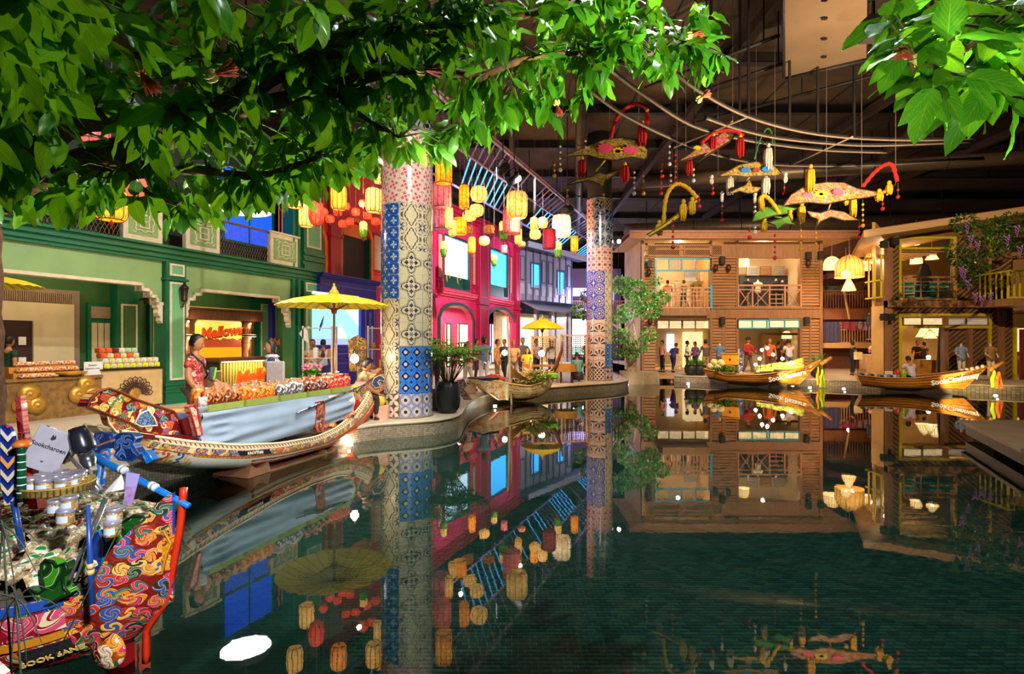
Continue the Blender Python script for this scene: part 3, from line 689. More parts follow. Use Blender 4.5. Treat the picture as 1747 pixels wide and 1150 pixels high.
def sunset():
 m,t,b=newmat('sunset_print');x,y,z=sep(t,coord(t,'Object'));n=noise(t,comb(t,x*1.2,z*9,0),2,4,.6,.4);n2=noise(t,comb(t,x*3,.0,0),2,3)
 zb=z1(350,600,ko);za=z1(350,546,ko);zr=(z-zb)*(1/(za-zb))
 sky=ramp(t,n+(zr*.25),[(.30,hexc('C2760C')),(.42,hexc('F2B41A')),(.55,hexc('F7E03A')),(.7,hexc('D9E060')),(.9,hexc('EDE9A0'))])
 sea=ramp(t,zr*-.3,[(0,hexc('E89A10')),(.5,hexc('F2C21C')),(1,hexc('D88A10'))])
 hill=(zr+n2*.3).lt(.56);c=mixc(t,hill,sky,hexc('9A3A1A'));c=mixc(t,zr.lt(.13),c,sea)
 setp(t,b,c,.5,emis=c,es=.55);return m
u0,u1=U(333,ko-.05),U(412,ko-.05);zt2=z1(333,545,ko);rr=.12
pl=[(u0,.0),(u1,.0)]+[(u1-rr+rr*cos(a),zt2-rr+rr*sin(a))for a in[i*pi/12 for i in range(7)]]+[(u0+rr+rr*cos(a),zt2-rr+rr*sin(a))for a in[pi/2+i*pi/12 for i in range(7)]]
b=MB();b.prism(pl,ko-.06,ko-.03,'y');po=obj('sunset_poster',b,sunset(),ks)
b=MB();b.tube([(x,ko-.06,z)for x,z in pl[2:]],.015,5);obj('poster_edge',b,BRL,ks)
def sign(txt,size,origin,mats,par,name,shear=.25,bold=.02,right=None,normal=None,depth=.02,rot=0):
 mb=text_mb(txt,size,depth,0,shear,bold);Mx=frame_of(origin,right,normal)@Matrix.Rotation(rot,4,'Z');mb.xf(Mx);return obj(name,mb,mats,par,world=True)
R3=Vector((W1.d.x,W1.d.y,0));N3=Vector((-W1.n.x,-W1.n.y,0))
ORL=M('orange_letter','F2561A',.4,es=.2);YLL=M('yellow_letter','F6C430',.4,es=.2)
zz=z1(375,566,ko);sign('Mellows',.47,W1.w(U(375,ko),ko-.10,zz),ORL,ks,'logo_lettering',right=R3,normal=N3,rot=.12,bold=.03,depth=.03)
sign('Mellows',.47,W1.w(U(375,ko)+.02,ko-.075,zz-.03),M('deep_red_letter','8E1E10',.5),ks,'logo_shadow',right=R3,normal=N3,rot=.12,bold=.045,depth=.02)
for i,px in enumerate((350,357,365)):
 c=W1.hit(px,616,ko-.07);b=MB();b.prism([(c[0]-.06*(1.4 if i==1 else 1),c[1]),(c[0],c[1]-.045),(c[0]+.06,c[1]),(c[0],c[1]+.045*(1.5 if i==1 else 1))],ko-.075,ko-.06,'y');obj('bird_mark',b,M('deep_red_letter'),ks)
kc=thing('kiosk_counter','slatted kiosk counter lit from under its brown top, slanted orange lettering in front','counter',W1.w(0,0),W1.a)
co=.95;ua,ub=U(376,co),U(458,co);ztp=z1(376,611,co)
b=MB();b.box(ua-.12,ub+.1,co-.12,co+.75,ztp-.09,ztp);b.box(ua-.05,ub+.05,co-.05,co+.7,ztp-.15,ztp-.09);obj('top',b,BR,kc)
bx('body',ua,ub,co+.02,co+.65,0,ztp-.15,M('counter_dark',(.03,.025,.01),.6),kc)
n=17
for i in range(n):u=ua+(ub-ua)*i/n;bx('slat',u,u+(ub-ua)/n*.55,co-.02,co+.02,.02,ztp-.15,M('slat_yellow','CDB45A',.4),kc)
b=MB();b.box(ua,ub,co-.07,co-.055,ztp-.135,ztp-.12);obj('light_strip',b,M('strip_glow',(1,.85,.25),es=14),kc)
light('counter_strip','AREA',W1.w((ua+ub)/2,co-.2,ztp-.16),9,(1,.82,.3),W1.w((ua+ub)/2,co-.0,.2),1.4,sy=.1)
c=W1.hit(440,640,co-.1);sign('Mellows',.58,W1.w(c[0]+.1,co-.10,c[1]),ORL,kc,'counter_lettering',right=R3,normal=N3,rot=.08,bold=.035,depth=.04);sign('Mellows',.58,W1.w(c[0]+.1,co-.07,c[1]-.02),YLL,kc,'lettering_outline',right=R3,normal=N3,rot=.08,bold=.06,depth=.02)
b=MB();a=U(354,.9);b.box(a,ua-.02,.9,1.5,0,z1(354,635,.9));obj('side_cabinet',b,M('weathered_board','8C6B48',.6),kc);b=MB();b.box(a-.03,ua-.02,.85,1.55,z1(354,635,.9),z1(354,635,.9)+.03);obj('cabinet_top',b,M('white_card'),kc)
VB=M('violet_blue_paint','2A2A9C',.45,vs=1.5);VBL=M('violet_light_edge','7B78D8',.4)
bp=thing('blue_pillar','violet blue pillar with a lit white strip behind the slatted kiosk','pillar',W1.w(0,0),W1.a)
u0,u1=U(464,2.0),U(491,2.0);b=MB();b.box(u0,u1,2.0,2.5,0,z1(464,512,2));obj('shaft',b,VB,bp)
for px in(470,477):u=U(px,2.0);bx('groove_line',u-.008,u+.008,1.985,2.0,.9,z1(464,516,2),VBL,bp)
u=U(488,2.0);b=MB();b.box(u-.07,u+.05,1.97,2.0,z1(488,567,2),z1(488,514,2));obj('light_panel',b,M('white_glow',(.85,.85,1),es=2.2),bp)
c=W1.hit(478,584,1.8);sign('Mellows',.30,W1.w(c[0],1.8,c[1]),ORL,bp,'hanging_lettering',right=R3,normal=N3,rot=-.1,bold=.02,depth=.03)
u=U(488,1.8);bx('yellow_post',u-.03,u+.03,1.8,1.86,0,z1(488,584,1.8),M('yellow_post','E0B040',.4),bp)
#blue shop with the big screen
sb=thing('blue_screen_shop','low violet blue shop front with a bright pale blue screen behind the yellow parasol','building',W1.w(0,0),W1.a)
vo=-.30;ua,ub=U(546,vo),U(642,vo);zt=4.02
sx0,sx1=U(538,vo),U(616,vo);sz0,sz1=z1(616,588,vo),z1(560,499,vo)
b=MB();b.box(ua,ub,vo,vo+.5,sz1,zt-.12);obj('head_beam',b,VB,sb)
b=MB();b.box(sx1,ub,vo,vo+.5,0,sz1);obj('right_pier',b,VB,sb);bx('base_wall',ua,sx1,vo,vo+.5,0,sz0,VB,sb)
b=MB();moulding(b,ua-.05,ub+.1,vo,((zt-.12,zt-.06,.08),(zt-.06,zt,.16),(zt,zt+.05,.22)));obj('cornice',b,VB,sb)
b=MB();frame(b,sx1+.25,ub-.1,.4,sz1-.2,vo,.04,.02);frame(b,sx1+.5,ub-.35,.6,sz1-.6,vo,.03,.02);b.box(ua,ub,vo-.02,vo,sz1+.28,sz1+.30);b.box(ua,sx1,vo-.02,vo,sz0-.35,sz0-.32);b.box(ua,sx1,vo-.02,vo,sz0-.7,sz0-.68);obj('edge_lines',b,VBL,sb,kind='stuff')
def screen_mat():
 m,t,b=newmat('aqua_screen');x,y,z=sep(t,coord(t,'Object'));s=(sx0+sx1)/2
 tri=(x-s-.2).abs()*1.3+(z-1.3);c=mixc(t,tri.lt(1.0),(.25,.62,.95),(.48,.76,.98));c=mixc(t,((x-s)*.8+z).gt(3.2),c,(.62,.84,1));c=mixc(t,z.lt(1.75),c,(.25,.35,.8));c=mixc(t,z.gt(3.1)*(x-s).lt(-.3),c,(.85,.93,1))
 setp(t,b,(.02,.02,.03),.3,emis=c,es=1.35);return m
b=MB();b.box(sx0,sx1,vo+.12,vo+.16,sz0,sz1);sc_=obj('screen',b,screen_mat(),sb)
b=MB();pts=[W1.hit(541,555,vo),W1.hit(547,540,vo),W1.hit(548,538,vo),W1.hit(546,552,vo),W1.hit(540,566,vo)];b.prism([(p[0]+.25,p[1])for p in pts],vo+.1,vo+.12,'y');obj('leaf_mark',b,M('leaf_grey',(.05,.1,.12),.5),sc_)
light('screen_spill','AREA',W1.w((sx0+sx1)/2,vo-.1,2.6),40,(.5,.75,1),W1.w(6.8,-4,1.5),1.6,sy=1.4)
#coral and pink shophouses
def house(name,label,u0,u1,z0,z1_,wallmat,v=.0):
 t=thing(name,label,'building',W1.w(0,0),W1.a);return t
CO=M('coral_paint','D93A28',.45,vs=1);COD=M('coral_deep','B01E2C',.45);CPK=M('pink_paint','E42C68',.45,vs=1,var=.08);CPD=M('pink_deep_paint','A81440',.45);ORG=M('orange_paint','E8742A',.5)
DK=M('dark_opening',(.02,.012,.012),.6);DG=M('window_green','0F4A38',.35);CYN=M('cyan_screen',(.05,.45,1),es=1.7);CYW=M('pale_cyan_screen',(.50,.78,1),es=1.45)
def arch_wall(name,u0,u1,za,zb,holes,mat,par,v0,v1):
 """wall slab with arched or square holes: list of (ua, ub, zbottom, zspring, rise)"""
 b=MB();cur=u0
 for(a,c,h0,hs,rise)in sorted(holes):
  b.box(cur,a,v0,v1,za,zb)
  if h0>za:b.box(a,c,v0,v1,za,h0)
  n=12;top=[(a+(c-a)*i/n,hs+rise*sqrt(max(0,1-(2*i/n-1)**2)))for i in range(n+1)]
  for p,q in zip(top,top[1:]):b.prism([p,q,(q[0],zb),(p[0],zb)],v0,v1,'y')
  cur=c
 b.box(cur,u1,v0,v1,za,zb);return obj(name,b,mat,par)
def arch_trim(a,c,h0,hs,rise,v,w_,mat,par,name='arch_trim',dp=.05):
 b=MB();n=14;pts=[(a,h0)]+[(a+(c-a)*i/n,hs+rise*sqrt(max(0,1-(2*i/n-1)**2)))for i in range(n+1)]+[(c,h0)]
 vs=[];cx_=(a+c)/2
 for i,(x,z)in enumerate(pts):
  p=Vector((pts[max(0,i-1)][0],pts[max(0,i-1)][1]));q=Vector((pts[min(len(pts)-1,i+1)][0],pts[min(len(pts)-1,i+1)][1]));d=(q-p).normalized();nn=Vector((-d.y,d.x))
  for vv,k_ in((v,0),(v-dp,0),(v-dp,1),(v,1)):vs.append((x+nn.x*w_*k_,vv,z+nn.y*w_*k_))
 fs=[]
 for i in range(len(pts)-1):
  for j in range(4):fs.append((i*4+j,i*4+(j+1)%4,i*4+4+(j+1)%4,i*4+4+j))
 b.add(vs,fs);return obj(name,b,mat,par)
ch=house('coral_shophouse','',0,0,0,0,0)
tag(ch,'coral red shophouse upper storey with a tall dark arched doorway above the blue shop','building')
a1=(U(583),U(632),4.05,z1(605,402),.55);a0=(U(530),U(553),4.05,z1(545,412),.4)
arch_wall('upper_wall',5.42,12.4,3.9,9.0,[a0,a1],CO,ch,.0,.3);bx('lower_wall',5.42,12.9,0,.3,0,3.9,CPD,ch)
for q in(a0,a1):
 arch_trim(*q,-.0,.14,ORG,ch);bx('door_leaf',q[0],q[1],.2,.26,4.05,q[3]+.05,DK,ch);b=MB();b.box(q[0],q[1],.15,.2,q[3]-.02,q[3]+.5);obj('fanlight',b,ORG,ch)
 bx('green_jamb',q[0],q[0]+.09,-.02,.2,4.05,q[3],DG,ch);bx('green_jamb',q[1]-.09,q[1],-.02,.2,4.05,q[3],DG,ch)
u=U(568);bx('pier',u-.28,u+.28,-.16,.1,3.9,9.0,COD,ch);bx('pier_band',u-.34,u+.34,-.22,.1,z1(568,405),z1(568,405)+.12,COD,ch)
u0,u1=U(637),U(652);bx('shutter_panel',u0,u1,-.03,0,z1(640,460),z1(640,402),M('pale_shutter','C9A98A',.5),ch);b=MB();frame(b,u0-.06,u1+.06,z1(640,462)-.05,z1(640,400)+.05,-.0,.06,.05);frame(b,u0-.06,u1+.06,4.1,z1(640,467),0,.05,.04);obj('panel_frame',b,COD,ch,kind='stuff')
bx('cornice',5.42,12.4,-.35,.3,8.6,9.0,COD,ch)
ph=house('pink_shophouse','',0,0,0,0,0);tag(ph,'hot pink two storey shophouse with cyan lit windows and green edged arches','building')
H1=(U(757),U(802));H2=(U(836),U(867));u0,u1,um=12.4,U(883),U(820)
wz=[(H1[0],H1[1],4.35,7.2,.05),(H2[0],H2[1],4.35,7.2,.55)]
arch_wall('upper_wall',u0,u1,3.9,8.6,[(H1[0],H1[1],4.45,z1(780,407),.08),(H2[0],H2[1],4.45,z1(850,428),.08)],CPK,ph,0,.3)
A1=(U(749),U(806),0,z1(778,545),.75);A2=(U(830),U(876),0,z1(852,550),.8)
arch_wall('lower_wall',u0,u1,0,3.9,[A1,A2],CPK,ph,0,.3)
arch_trim(*A1,.0,.16,DG,ph,dp=.1);arch_trim(*A2,.0,.2,M('teal_grey_trim','3E5A60',.4),ph,dp=.1)
for(a,c),px in((H1,780),(H2,850)):
 zb_=z1(px,472 if px==780 else 487);ztp=z1(px,407 if px==780 else 428)
 q=bx('window_screen',a,c,.12,.16,zb_,ztp,CYW if px==780 else CYN,ph);bx('green_panel',a,c,.12,.18,4.45,zb_,DG,ph);b=MB();frame(b,a,c,4.45,ztp+.03,.12,.09,.14);obj('window_frame',b,DG,ph)
 if px==780:
  for s in(.22,.62):cu=a+(c-a)*s;b=MB();b.tube([(cu+.18*cos(k_*.5)*(1-k_*.02),.11,5.0+.3*sin(k_*.5))for k_ in range(9)],.035,5);obj('gold_curl',b,M('gold_curl','D8B060',.4),ph)
 b=MB();moulding(b,a-.5,c+.55,0,((4.0,4.1,.10),(4.1,4.24,.2),(4.24,4.3,.26)));obj('sill_ledge',b,M('pink_ledge','F0506A',.45),ph)
 for s,(x0,x1)in((-1,(a-.62,a-.2)),(1,(c+.25,c+.62))):
  b=MB();b.box(x0,x1,-.02,0,4.9,ztp-.1);q=obj('shutter',b,M('pale_shutter'),ph);b=MB();frame(b,x0-.07,x1+.07,4.83,ztp-.03,0,.07,.06);obj('shutter_frame',b,CPD,q);b=MB();frame(b,x0-.07,x1+.07,4.35,4.75,0,.06,.05);obj('lower_frame',b,CPD,q)
arch_trim(H2[0]-.15,H2[1]+.15,4.4,z1(850,420),.55,0,.15,CPD,ph)
for a,c in((12.4,13.1),(um-.6,um+.75),(u1-.75,u1)):
 b=MB();b.box(a,c,-.2,.1,0,8.6);b.box(a-.08,c+.08,-.28,.1,3.8,3.95);b.box(a-.06,c+.06,-.26,.1,7.9,8.05);obj('pilaster',b,CPD,ph)
 b=MB();frame(b,a+.12,c-.12,4.2,7.7,-.2,.05,.03);frame(b,a+.12,c-.12,.7,3.6,-.2,.05,.03);obj('pilaster_moulding',b,CPK,ph,kind='stuff')
b=MB();moulding(b,u0,u1+.1,0,((8.3,8.45,.15),(8.45,8.6,.3),(8.6,8.72,.45)));obj('cornice',b,CPD,ph)
bx('shop_back_wall',12.5,u1,3.2,3.4,0,3.9,M('pink_inner','D83A70',.5),ph);bx('shop_ceiling',12.5,u1,.3,3.2,3.85,3.95,M('pale_ceiling','C9BFB8',.6),ph)
for pa,pb,pc in((783,805,'cream'),(762,768,'cream'),(852,866,'w'),(838,846,'w')):
 a,c=U(pa,3),U(pb,3);q=bx('lit_panel',a,c,3.0,3.1,.0,z1(pa,553,3),M('cream_glow',(1,.84,.52),es=.9)if pc=='cream' else M('cool_glow',(.8,.85,1),es=1.0),ph);b=MB();frame(b,a-.08,c+.08,0,z1(pa,553,3)+.08,3.0,.1,.06);obj('panel_frame',b,DG if pc=='cream' else M('lilac_trim','8C86B8',.5),q)
light('arcade_pink','AREA',W1.w(18.5,1.8,3.7),260,(1,.9,.85),W1.w(18.5,1.6,0),8,sy=1.5)
#grey shophouse, turned a little
p0=W1.w(u1+.1,0);W2=Wall(p0.x,p0.y,atan2(6.6,5.0));U2=lambda px:W2.hit(px)
def z2(px,py):return W2.hit(px,py)[1]
g2=thing('grey_shophouse','lilac grey timber panelled shophouse with two cyan lit windows beyond the pink one','building',W2.loc(),W2.a)
GY=M('lilac_grey_paint','8C8698',.5,vs=1,var=.06);GYD=M('grey_groove','4A4A66',.5);GYL=M('pale_grey_panel','B0A8B4',.5)
L2=U2(975);
win=[(U2(906),U2(921)),(U2(951),U2(963))]
arch_wall('upper_wall',0,L2,4.6,8.2,[(a,c,z2((905 if i==0 else 951),490 if i==0 else 501),z2(905 if i==0 else 951,449 if i==0 else 463),.02)for i,(a,c)in enumerate(win)],GY,g2,0,.3)
for i,(a,c)in enumerate(win):
 zt_=z2(905 if i==0 else 951,449 if i==0 else 463);zb_=z2(905 if i==0 else 951,490 if i==0 else 501)
 bx('window_screen',a,c,.12,.16,zb_,zt_,CYN,g2);b=MB();frame(b,a-.12,c+.12,zb_-.12,zt_+.12,0,.12,.06);obj('window_frame',b,GYD,g2)
n=8
for i in range(n+1):
 u=L2*i/n;b=MB();b.box(u-.05,u+.05,-.06,0,4.6,8.2);obj('batten',b,GYD,g2)
for i in range(n):
 a,c=L2*(i+.25)/n,L2*(i+.75)/n;b=MB();b.box(a,c,-.04,0,5.0,5.75);obj('lower_panel',b,GYL,g2)
 if not any(a<wb and c>wa for wa,wb in win):b=MB();b.box(a,c,-.05,0,6.0,7.6);q=obj('upper_panel',b,GY,g2);b=MB();frame(b,a-.05,c+.05,5.95,7.65,0,.07,.07);obj('panel_frame',b,GYD,q)
bx('eave',-.1,L2+1.5,-.9,.3,8.2,8.45,GYD,g2);bx('eave_fascia',-.1,L2+1.5,-1.0,-.9,8.1,8.5,GYL,g2)
b=MB();b.prism([(-1.7,3.75),(0,4.5),(0,4.6),(-1.7,3.9)],0,L2+.6,'x');obj('awning',b,GY,g2)
b=MB()
for i in range(26):b.box(i*L2/25-.05,i*L2/25+.05,-1.5,-.1,4.4,4.46)
obj('awning_joist',b,GYD,g2,kind='stuff')
b=MB();b.box(L2-.3,L2,.3,6,0,8.2);obj('side_wall',b,GY,g2);bx('ground_wall',0,L2,2,2.2,0,3.8,M('cream_shop_wall','D8C090',.5),g2)
for pa,pb,cm in((895,905,'a'),(925,940,'b'),(948,960,'a')):
 a,c=U2(pa),U2(pb);bx('shop_window',a,c,1.9,1.99,.6,3.3,M('teal_glow',(.25,.75,.62),es=1.1)if cm=='b' else M('cream_glow'),g2)
for i in range(4):u=L2*i/3;b=MB();b.box(u-.12,u+.12,-.02,.25,0,4.5);obj('post',b,GY,g2)
light('arcade_grey','AREA',W2.w(4,.9,3.6),200,(1,.9,.75),W2.w(4,.8,0),6,sy=1.5)
fe=thing('far_passage_shops','bright glazed shops under a dark balcony ending the passage behind the far column','building',(6.5,46,0))
bx('wall',-4,3,0,.4,0,8.0,M('plum_wall',(.10,.05,.12),.7),fe)
bx('white_shop_window',-1.8,1.2,-.06,0,1.2,3.6,M('white_glow'),fe);bx('teal_shop_window',-1.8,1.2,-.06,0,.5,1.15,M('teal_glow'),fe)
bx('balcony_slab',-4,3,-1.6,0,3.9,4.15,M('plum_wall'),fe);b=MB()
for i in range(40):b.box(-3.9+i*.17,-3.84+i*.17,-1.56,-1.5,4.15,5.0)
obj('baluster',b,M('brown_red_rail',(.25,.07,.05),.5),fe,kind='stuff');bx('rail',-4,3,-1.6,-1.5,5.0,5.1,M('brown_red_rail'),fe)
bx('lit_sign',-1.2,.6,-.1,0,5.6,6.3,M('violet_glow',(.5,.4,1),es=1.6),fe);bx('upper_window',1.0,2.4,-.06,0,4.9,7,M('lilac_window',(.35,.3,.6),es=.6),fe)
light('passage_light','POINT',(6.5,42,5),500,(.75,.7,1),size=.6)
#light truss of coloured rods
RD=M('lilac_rod',(.55,.42,.62),.35,.2);RB=glow('blue_rod',(.08,.42,1),1.6);RV=M('violet_rod',(.38,.36,.75),.35,.2);RP=M('rose_rod',(.62,.36,.34),.4,.2)
trs=thing('rod_truss','long ceiling truss of lilac rails with glowing blue rods over the lanterns','truss',W1.w(8,-5,9.3),0)
dd=Vector((W1.d.x,W1.d.y,0))
def railpt(Y0,q):return Vector((W1.d.x*q,Y0+W1.d.y*q,0))
for Y0,z,q0,q1,mt,r in((21.6,9.2,-12,22,RD,.06),(22.0,9.5,-12,22,RP,.04),(25.7,9.2,-12,22,RD,.05),(31.0,8.9,-16,16,RV,.06)):
 b=MB();a,c=railpt(Y0,q0),railpt(Y0,q1);a.z=c.z=z;b.tube([a,c],r,6);obj('rail',b,mt,trs,world=True)
q=-11;k=0
while q<21:
 for(Ya,Yb,dq)in((21.6,25.7,1.6),(25.7,31.0,2.0)):
  dense=(k//7)%2==0 if Ya<25 else(k//6)%3!=1
  if dense or k%4==0:
   a,c=railpt(Ya,q),railpt(Yb,q-dq);a.z,c.z=9.2,9.2 if Yb<30 else 8.9;b=MB();b.tube([a,c],.035,5)
   obj('rod',b,(RB if(Ya>25 and k%12<8)else[RD,RV,RP][k%3]),trs,world=True)
 q+=.55;k+=1
b=MB()
for q in range(-10,22,4):
 for Y0 in(21.6,25.7):p=railpt(Y0,q);b.box(p.x-.02,p.x+.02,p.y-.02,p.y+.02,9.2,CZ)
obj('hanger',b,BLK,trs,world=True,kind='stuff')
for i,(px,py)in enumerate(((858,290),(877,307),(968,358))):
 p=P(px,py,20.5);s_=thing('stage_spotlight','black stage spotlight clamped under the rod truss, %s of three'%['leftmost','middle one','rightmost'][i],'spotlight',p,.5*i)
 b=MB();b.lathe([(.10,-.28),(.15,-.25),(.17,.22),(.1,.3)],n=12);b.xf(Matrix.Rotation(.7+.3*i,4,'Y'));obj('barrel',b,BLK,s_);b=MB();b.tube([(-.18,0,0),(-.2,0,.35),(0,0,.45),(.2,0,.35),(.18,0,0)],.02,5);b.tube([(0,0,.45),(0,0,10.38-p.z)],.02,5);obj('yoke',b,BLK,s_)
 if i==0:b=MB();b.box(-.26,-.24,-.16,.16,-.3,.05);obj('reflector',b,M('white_glow'),s_)
 #timber shophouses across the pool
W3=Wall(0,27.0,0);W4=Wall(0,22.8,0)
TW=wood('timber_siding',(.26,.125,.055),(.42,.215,.10),.6,0,.5);TD=wood('timber_post',(.20,.095,.045),(.33,.165,.08),.6,2,.5);TG=M('siding_gap_shade',(.05,.022,.012),.8)  # gap colour kept dark to put groove shadow between the boards
TL=wood('plywood_soffit',(.58,.33,.13),(.75,.46,.20),.5,1,.5);AQ=M('aqua_frame_paint','3E9FC0',.4);YL=M('yellow_frame_paint','C9B81E',.4,vs=1);TB=wood('brown_siding',(.16,.085,.038),(.27,.15,.07),.6,0,.5)
WARMW=M('warm_interior_wall','E3B877',.6,vs=1);INT=M('cream_interior_wall','EFD9B2',.6,vs=1)
def lap(x0,x1,za,zb,v,par,mat=TW,pitch=.15,name='lap_siding'):
 b=MB();n=max(1,int(round((zb-za)/pitch)));p=(zb-za)/n
 for i in range(n):
  z=za+i*p;b.add([(x0,v-.075,z+.022),(x1,v-.075,z+.022),(x1,v-.012,z+p),(x0,v-.012,z+p),(x0,v,z+.022),(x1,v,z+.022)],[(0,1,2,3),(0,4,5,1)],0)
 b.box(x0,x1,v-.005,v+.14,za,zb,1);return obj(name,b,[mat,TG],par,kind='stuff')
def diag(x0,x1,za,zb,v,par,pitch=.21,wd=.12,name='slanted_siding',sl=.8):
 b=MB();b.box(x0,x1,v-.005,v+.14,za,zb,1);c=za-sl*x1
 while c<zb-sl*x0:
  def cl(cc):
   xa=max(x0,(za-cc)/sl);xb=min(x1,(zb-cc)/sl);return(xa,xb)
  a1_,b1_=cl(c);a2_,b2_=cl(c+wd)
  if b1_-a1_>.02 and b2_-a2_>.02:
   q=[(a1_,sl*a1_+c),(b1_,sl*b1_+c),(b2_,sl*b2_+c+wd),(a2_,sl*a2_+c+wd)];b.prism(q,v-.04,v,'y',0)
  c+=pitch
 return obj(name,b,[TB,TG],par,kind='stuff')
def wx(px,off=0,W=W3):return W.hit(px,None,off)
def wz(py,off=0,W=W3):return EYE-(py-HY)/F*(W.o.y+off)
def pbox(name,p0,p1,y0,y1,v0,v1,mat,par,W=W3,off=None,**kw):
 o_=v0 if off is None else off;b=MB();b.box(wx(p0,o_,W),wx(p1,o_,W),v0,v1,wz(y1,o_,W),wz(y0,o_,W));return obj(name,b,mat,par,**kw)
def pframe(name,p0,p1,y0,y1,v,th,mat,par,W=W3,mull=(),rails=()):
 b=MB();x0,x1,za,zb=wx(p0,v,W),wx(p1,v,W),wz(y1,v,W),wz(y0,v,W);frame(b,x0,x1,za,zb,v,th,.06)
 for m_ in mull:x=wx(m_,v,W);b.box(x-th/2,x+th/2,v-.06,v,za+th,zb-th)
 for r_ in rails:z=wz(r_,v,W);b.box(x0+th,x1-th,v-.065,v-.005,z-th/2,z+th/2)
 return obj(name,b,mat,par)
def baluster_rail(par,x0,x1,za,zb,v,mat,n,cross=None,mid=True,name='baluster'):
 b=MB();b.box(x0,x1,v-.04,v+.04,zb-.07,zb);b.box(x0,x1,v-.03,v+.03,za,za+.06)
 if mid:b.box(x0,x1,v-.03,v+.03,zb-.26,zb-.20)
 r_=obj('railing',b,mat,par)
 for i in range(n+1):x=x0+(x1-x0)*i/n;b=MB();b.box(x-.022,x+.022,v-.022,v+.022,za+.06,zb-.07);obj(name,b,mat,r_)
 return r_
th=thing('timber_shophouse','two storey brown lap sided timber shophouse across the pool, aqua window frames and balcony','building',(0,27.0,0))
zr=wz(408);x0,x1=wx(1094),wx(1398)
for a,c in((1094,1118),(1213,1257),(1366,1397)):
 lap(wx(a),wx(c),wz(522),wz(437),0,th);lap(wx(a),wx(c),0,wz(545),0,th)
lap(wx(1118),wx(1213),wz(440),wz(415),0,th,pitch=.4);
for a,c in((1103,1160),(1166,1232)):
 b=MB();xa,xb,za,zb=wx(a),wx(c),wz(437),wz(418);frame(b,xa,xb,za,zb,-.06,.05,.03)
 k=xa-.6
 while k<xb:
  for s in(1,-1):
   h=zb-za;p=[(k,za if s>0 else zb),(k+h,zb if s>0 else za)]
   q=[(min(max(x,xa),xb),z+((min(max(x,xa),xb)-x))*(1 if s>0 else-1))for x,z in p]
   if q[1][0]-q[0][0]>.05:b.tube([(q[0][0],-.07-.015*s,q[0][1]),(q[1][0],-.07-.015*s,q[1][1])],.012,4,cap=False)
  k+=.11
 obj('lattice_vent',b,TW,th,kind='stuff');pbox('vent_back',a,c,418,437,-.055,-.05,TG,th)
pbox('upper_board',1235,1397,413,440,-.05,.1,TD,th);pbox('floor_band',1094,1399,527,543,-.10,.15,TD,th);pbox('band_ledge',1094,1400,523,527,-.16,.15,TD,th)
for a,c in((1232,1238),(1381,1384)):pbox('cover_board',a,c,543,640,-.07,-.04,TD,th)
for a,c in((1094,1098),(1397,1402),(1210,1214),(1255,1259),(1363,1367)):pbox('corner_post',a,c,410,642,-.09,.12,TD,th,off=0)
b=MB();b.box(x0-.8,wx(1445),-.9,-.78,wz(413),wz(403));b.box(x0-.8,wx(1445),-.95,3.5,wz(403),wz(402)+.08);obj('roof',b,M('roof_fascia_brown',(.30,.13,.07),.6),th)
b=MB();b.box(x0-.8,wx(1445),-.78,3.5,wz(411),wz(409));obj('soffit',b,TL,th)
b=MB();b.box(x0,x1,3.8,4.0,0,7);b.box(x0,x0+.15,.15,3.8,0,7);b.box(x1-.15,x1,.15,3.8,0,7);obj('back_wall',b,INT,th)
b=MB();b.box(x0+.15,x1-.15,.15,3.8,wz(540),wz(527));obj('storey_floor',b,TD,th)
b=MB();b.box(wx(1230),wx(1234),.5,3.8,0,3.0);b.box(wx(1232),wx(1236),.5,3.8,3.5,6.6);obj('partition',b,WARMW,th)
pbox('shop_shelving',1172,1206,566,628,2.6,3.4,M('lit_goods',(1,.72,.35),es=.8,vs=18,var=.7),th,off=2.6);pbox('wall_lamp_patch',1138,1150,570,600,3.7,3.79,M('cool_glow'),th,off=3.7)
pbox('dark_beam',1300,1364,568,572,1.5,1.6,TD,th,off=1.5);pbox('inner_panelling',1300,1364,570,600,3.4,3.6,TL,th,off=3.4)
pbox('upper_dark_wall',1262,1364,470,527,2.8,3.0,M('dark_shop',(.02,.02,.03),.6),th,off=2.8)
for a,c,m_ in((1274,1293,'louvre_grey'),(1297,1316,'louvre_brown'),(1320,1338,'louvre_grey')):
 mm=M(m_,(.30,.33,.38)if 'grey' in m_ else(.25,.10,.05),.5);b=MB();xa,xb,za,zb=wx(a,2.6),wx(c,2.6),wz(470,2.6),wz(456,2.6)
 for i in range(6):z=za+(zb-za)*i/6;b.box(xa,xb,2.6,2.66,z,z+.04)
 frame(b,xa,xb,za,zb+.05,2.6,.05);obj('louvre',b,mm,th,kind='stuff')
pbox('grey_shutter',1168,1190,463,480,2.6,2.7,M('louvre_grey'),th,off=2.6);pbox('inner_window',1196,1206,460,480,2.6,2.7,M('white_card'),th,off=2.6)
pframe('aqua_frame',1117,1213,440,527,-.02,.09,AQ,th,mull=(),rails=(462,));pframe('aqua_transom',1117,1213,441,462,-.03,.05,AQ,th,mull=(1141,1163,1186))
pframe('brown_transom',1120,1210,546,562,-.02,.05,TD,th,mull=(1141,1163,1164,1186));pframe('aqua_transom',1257,1309,545,561,-.03,.06,AQ,th,mull=(1283,));pframe('aqua_transom',1311,1364,544,560,-.03,.06,AQ,th,mull=(1338,))
for a,c,m_ in((1120,1210,'amber'),(1257,1364,'amber')):pbox('transom_glass',a+1,c-1,547,560,.02,.03,M('amber_glass',(1,.72,.38),es=.55,vs=4,var=.5),th)
b=MB()
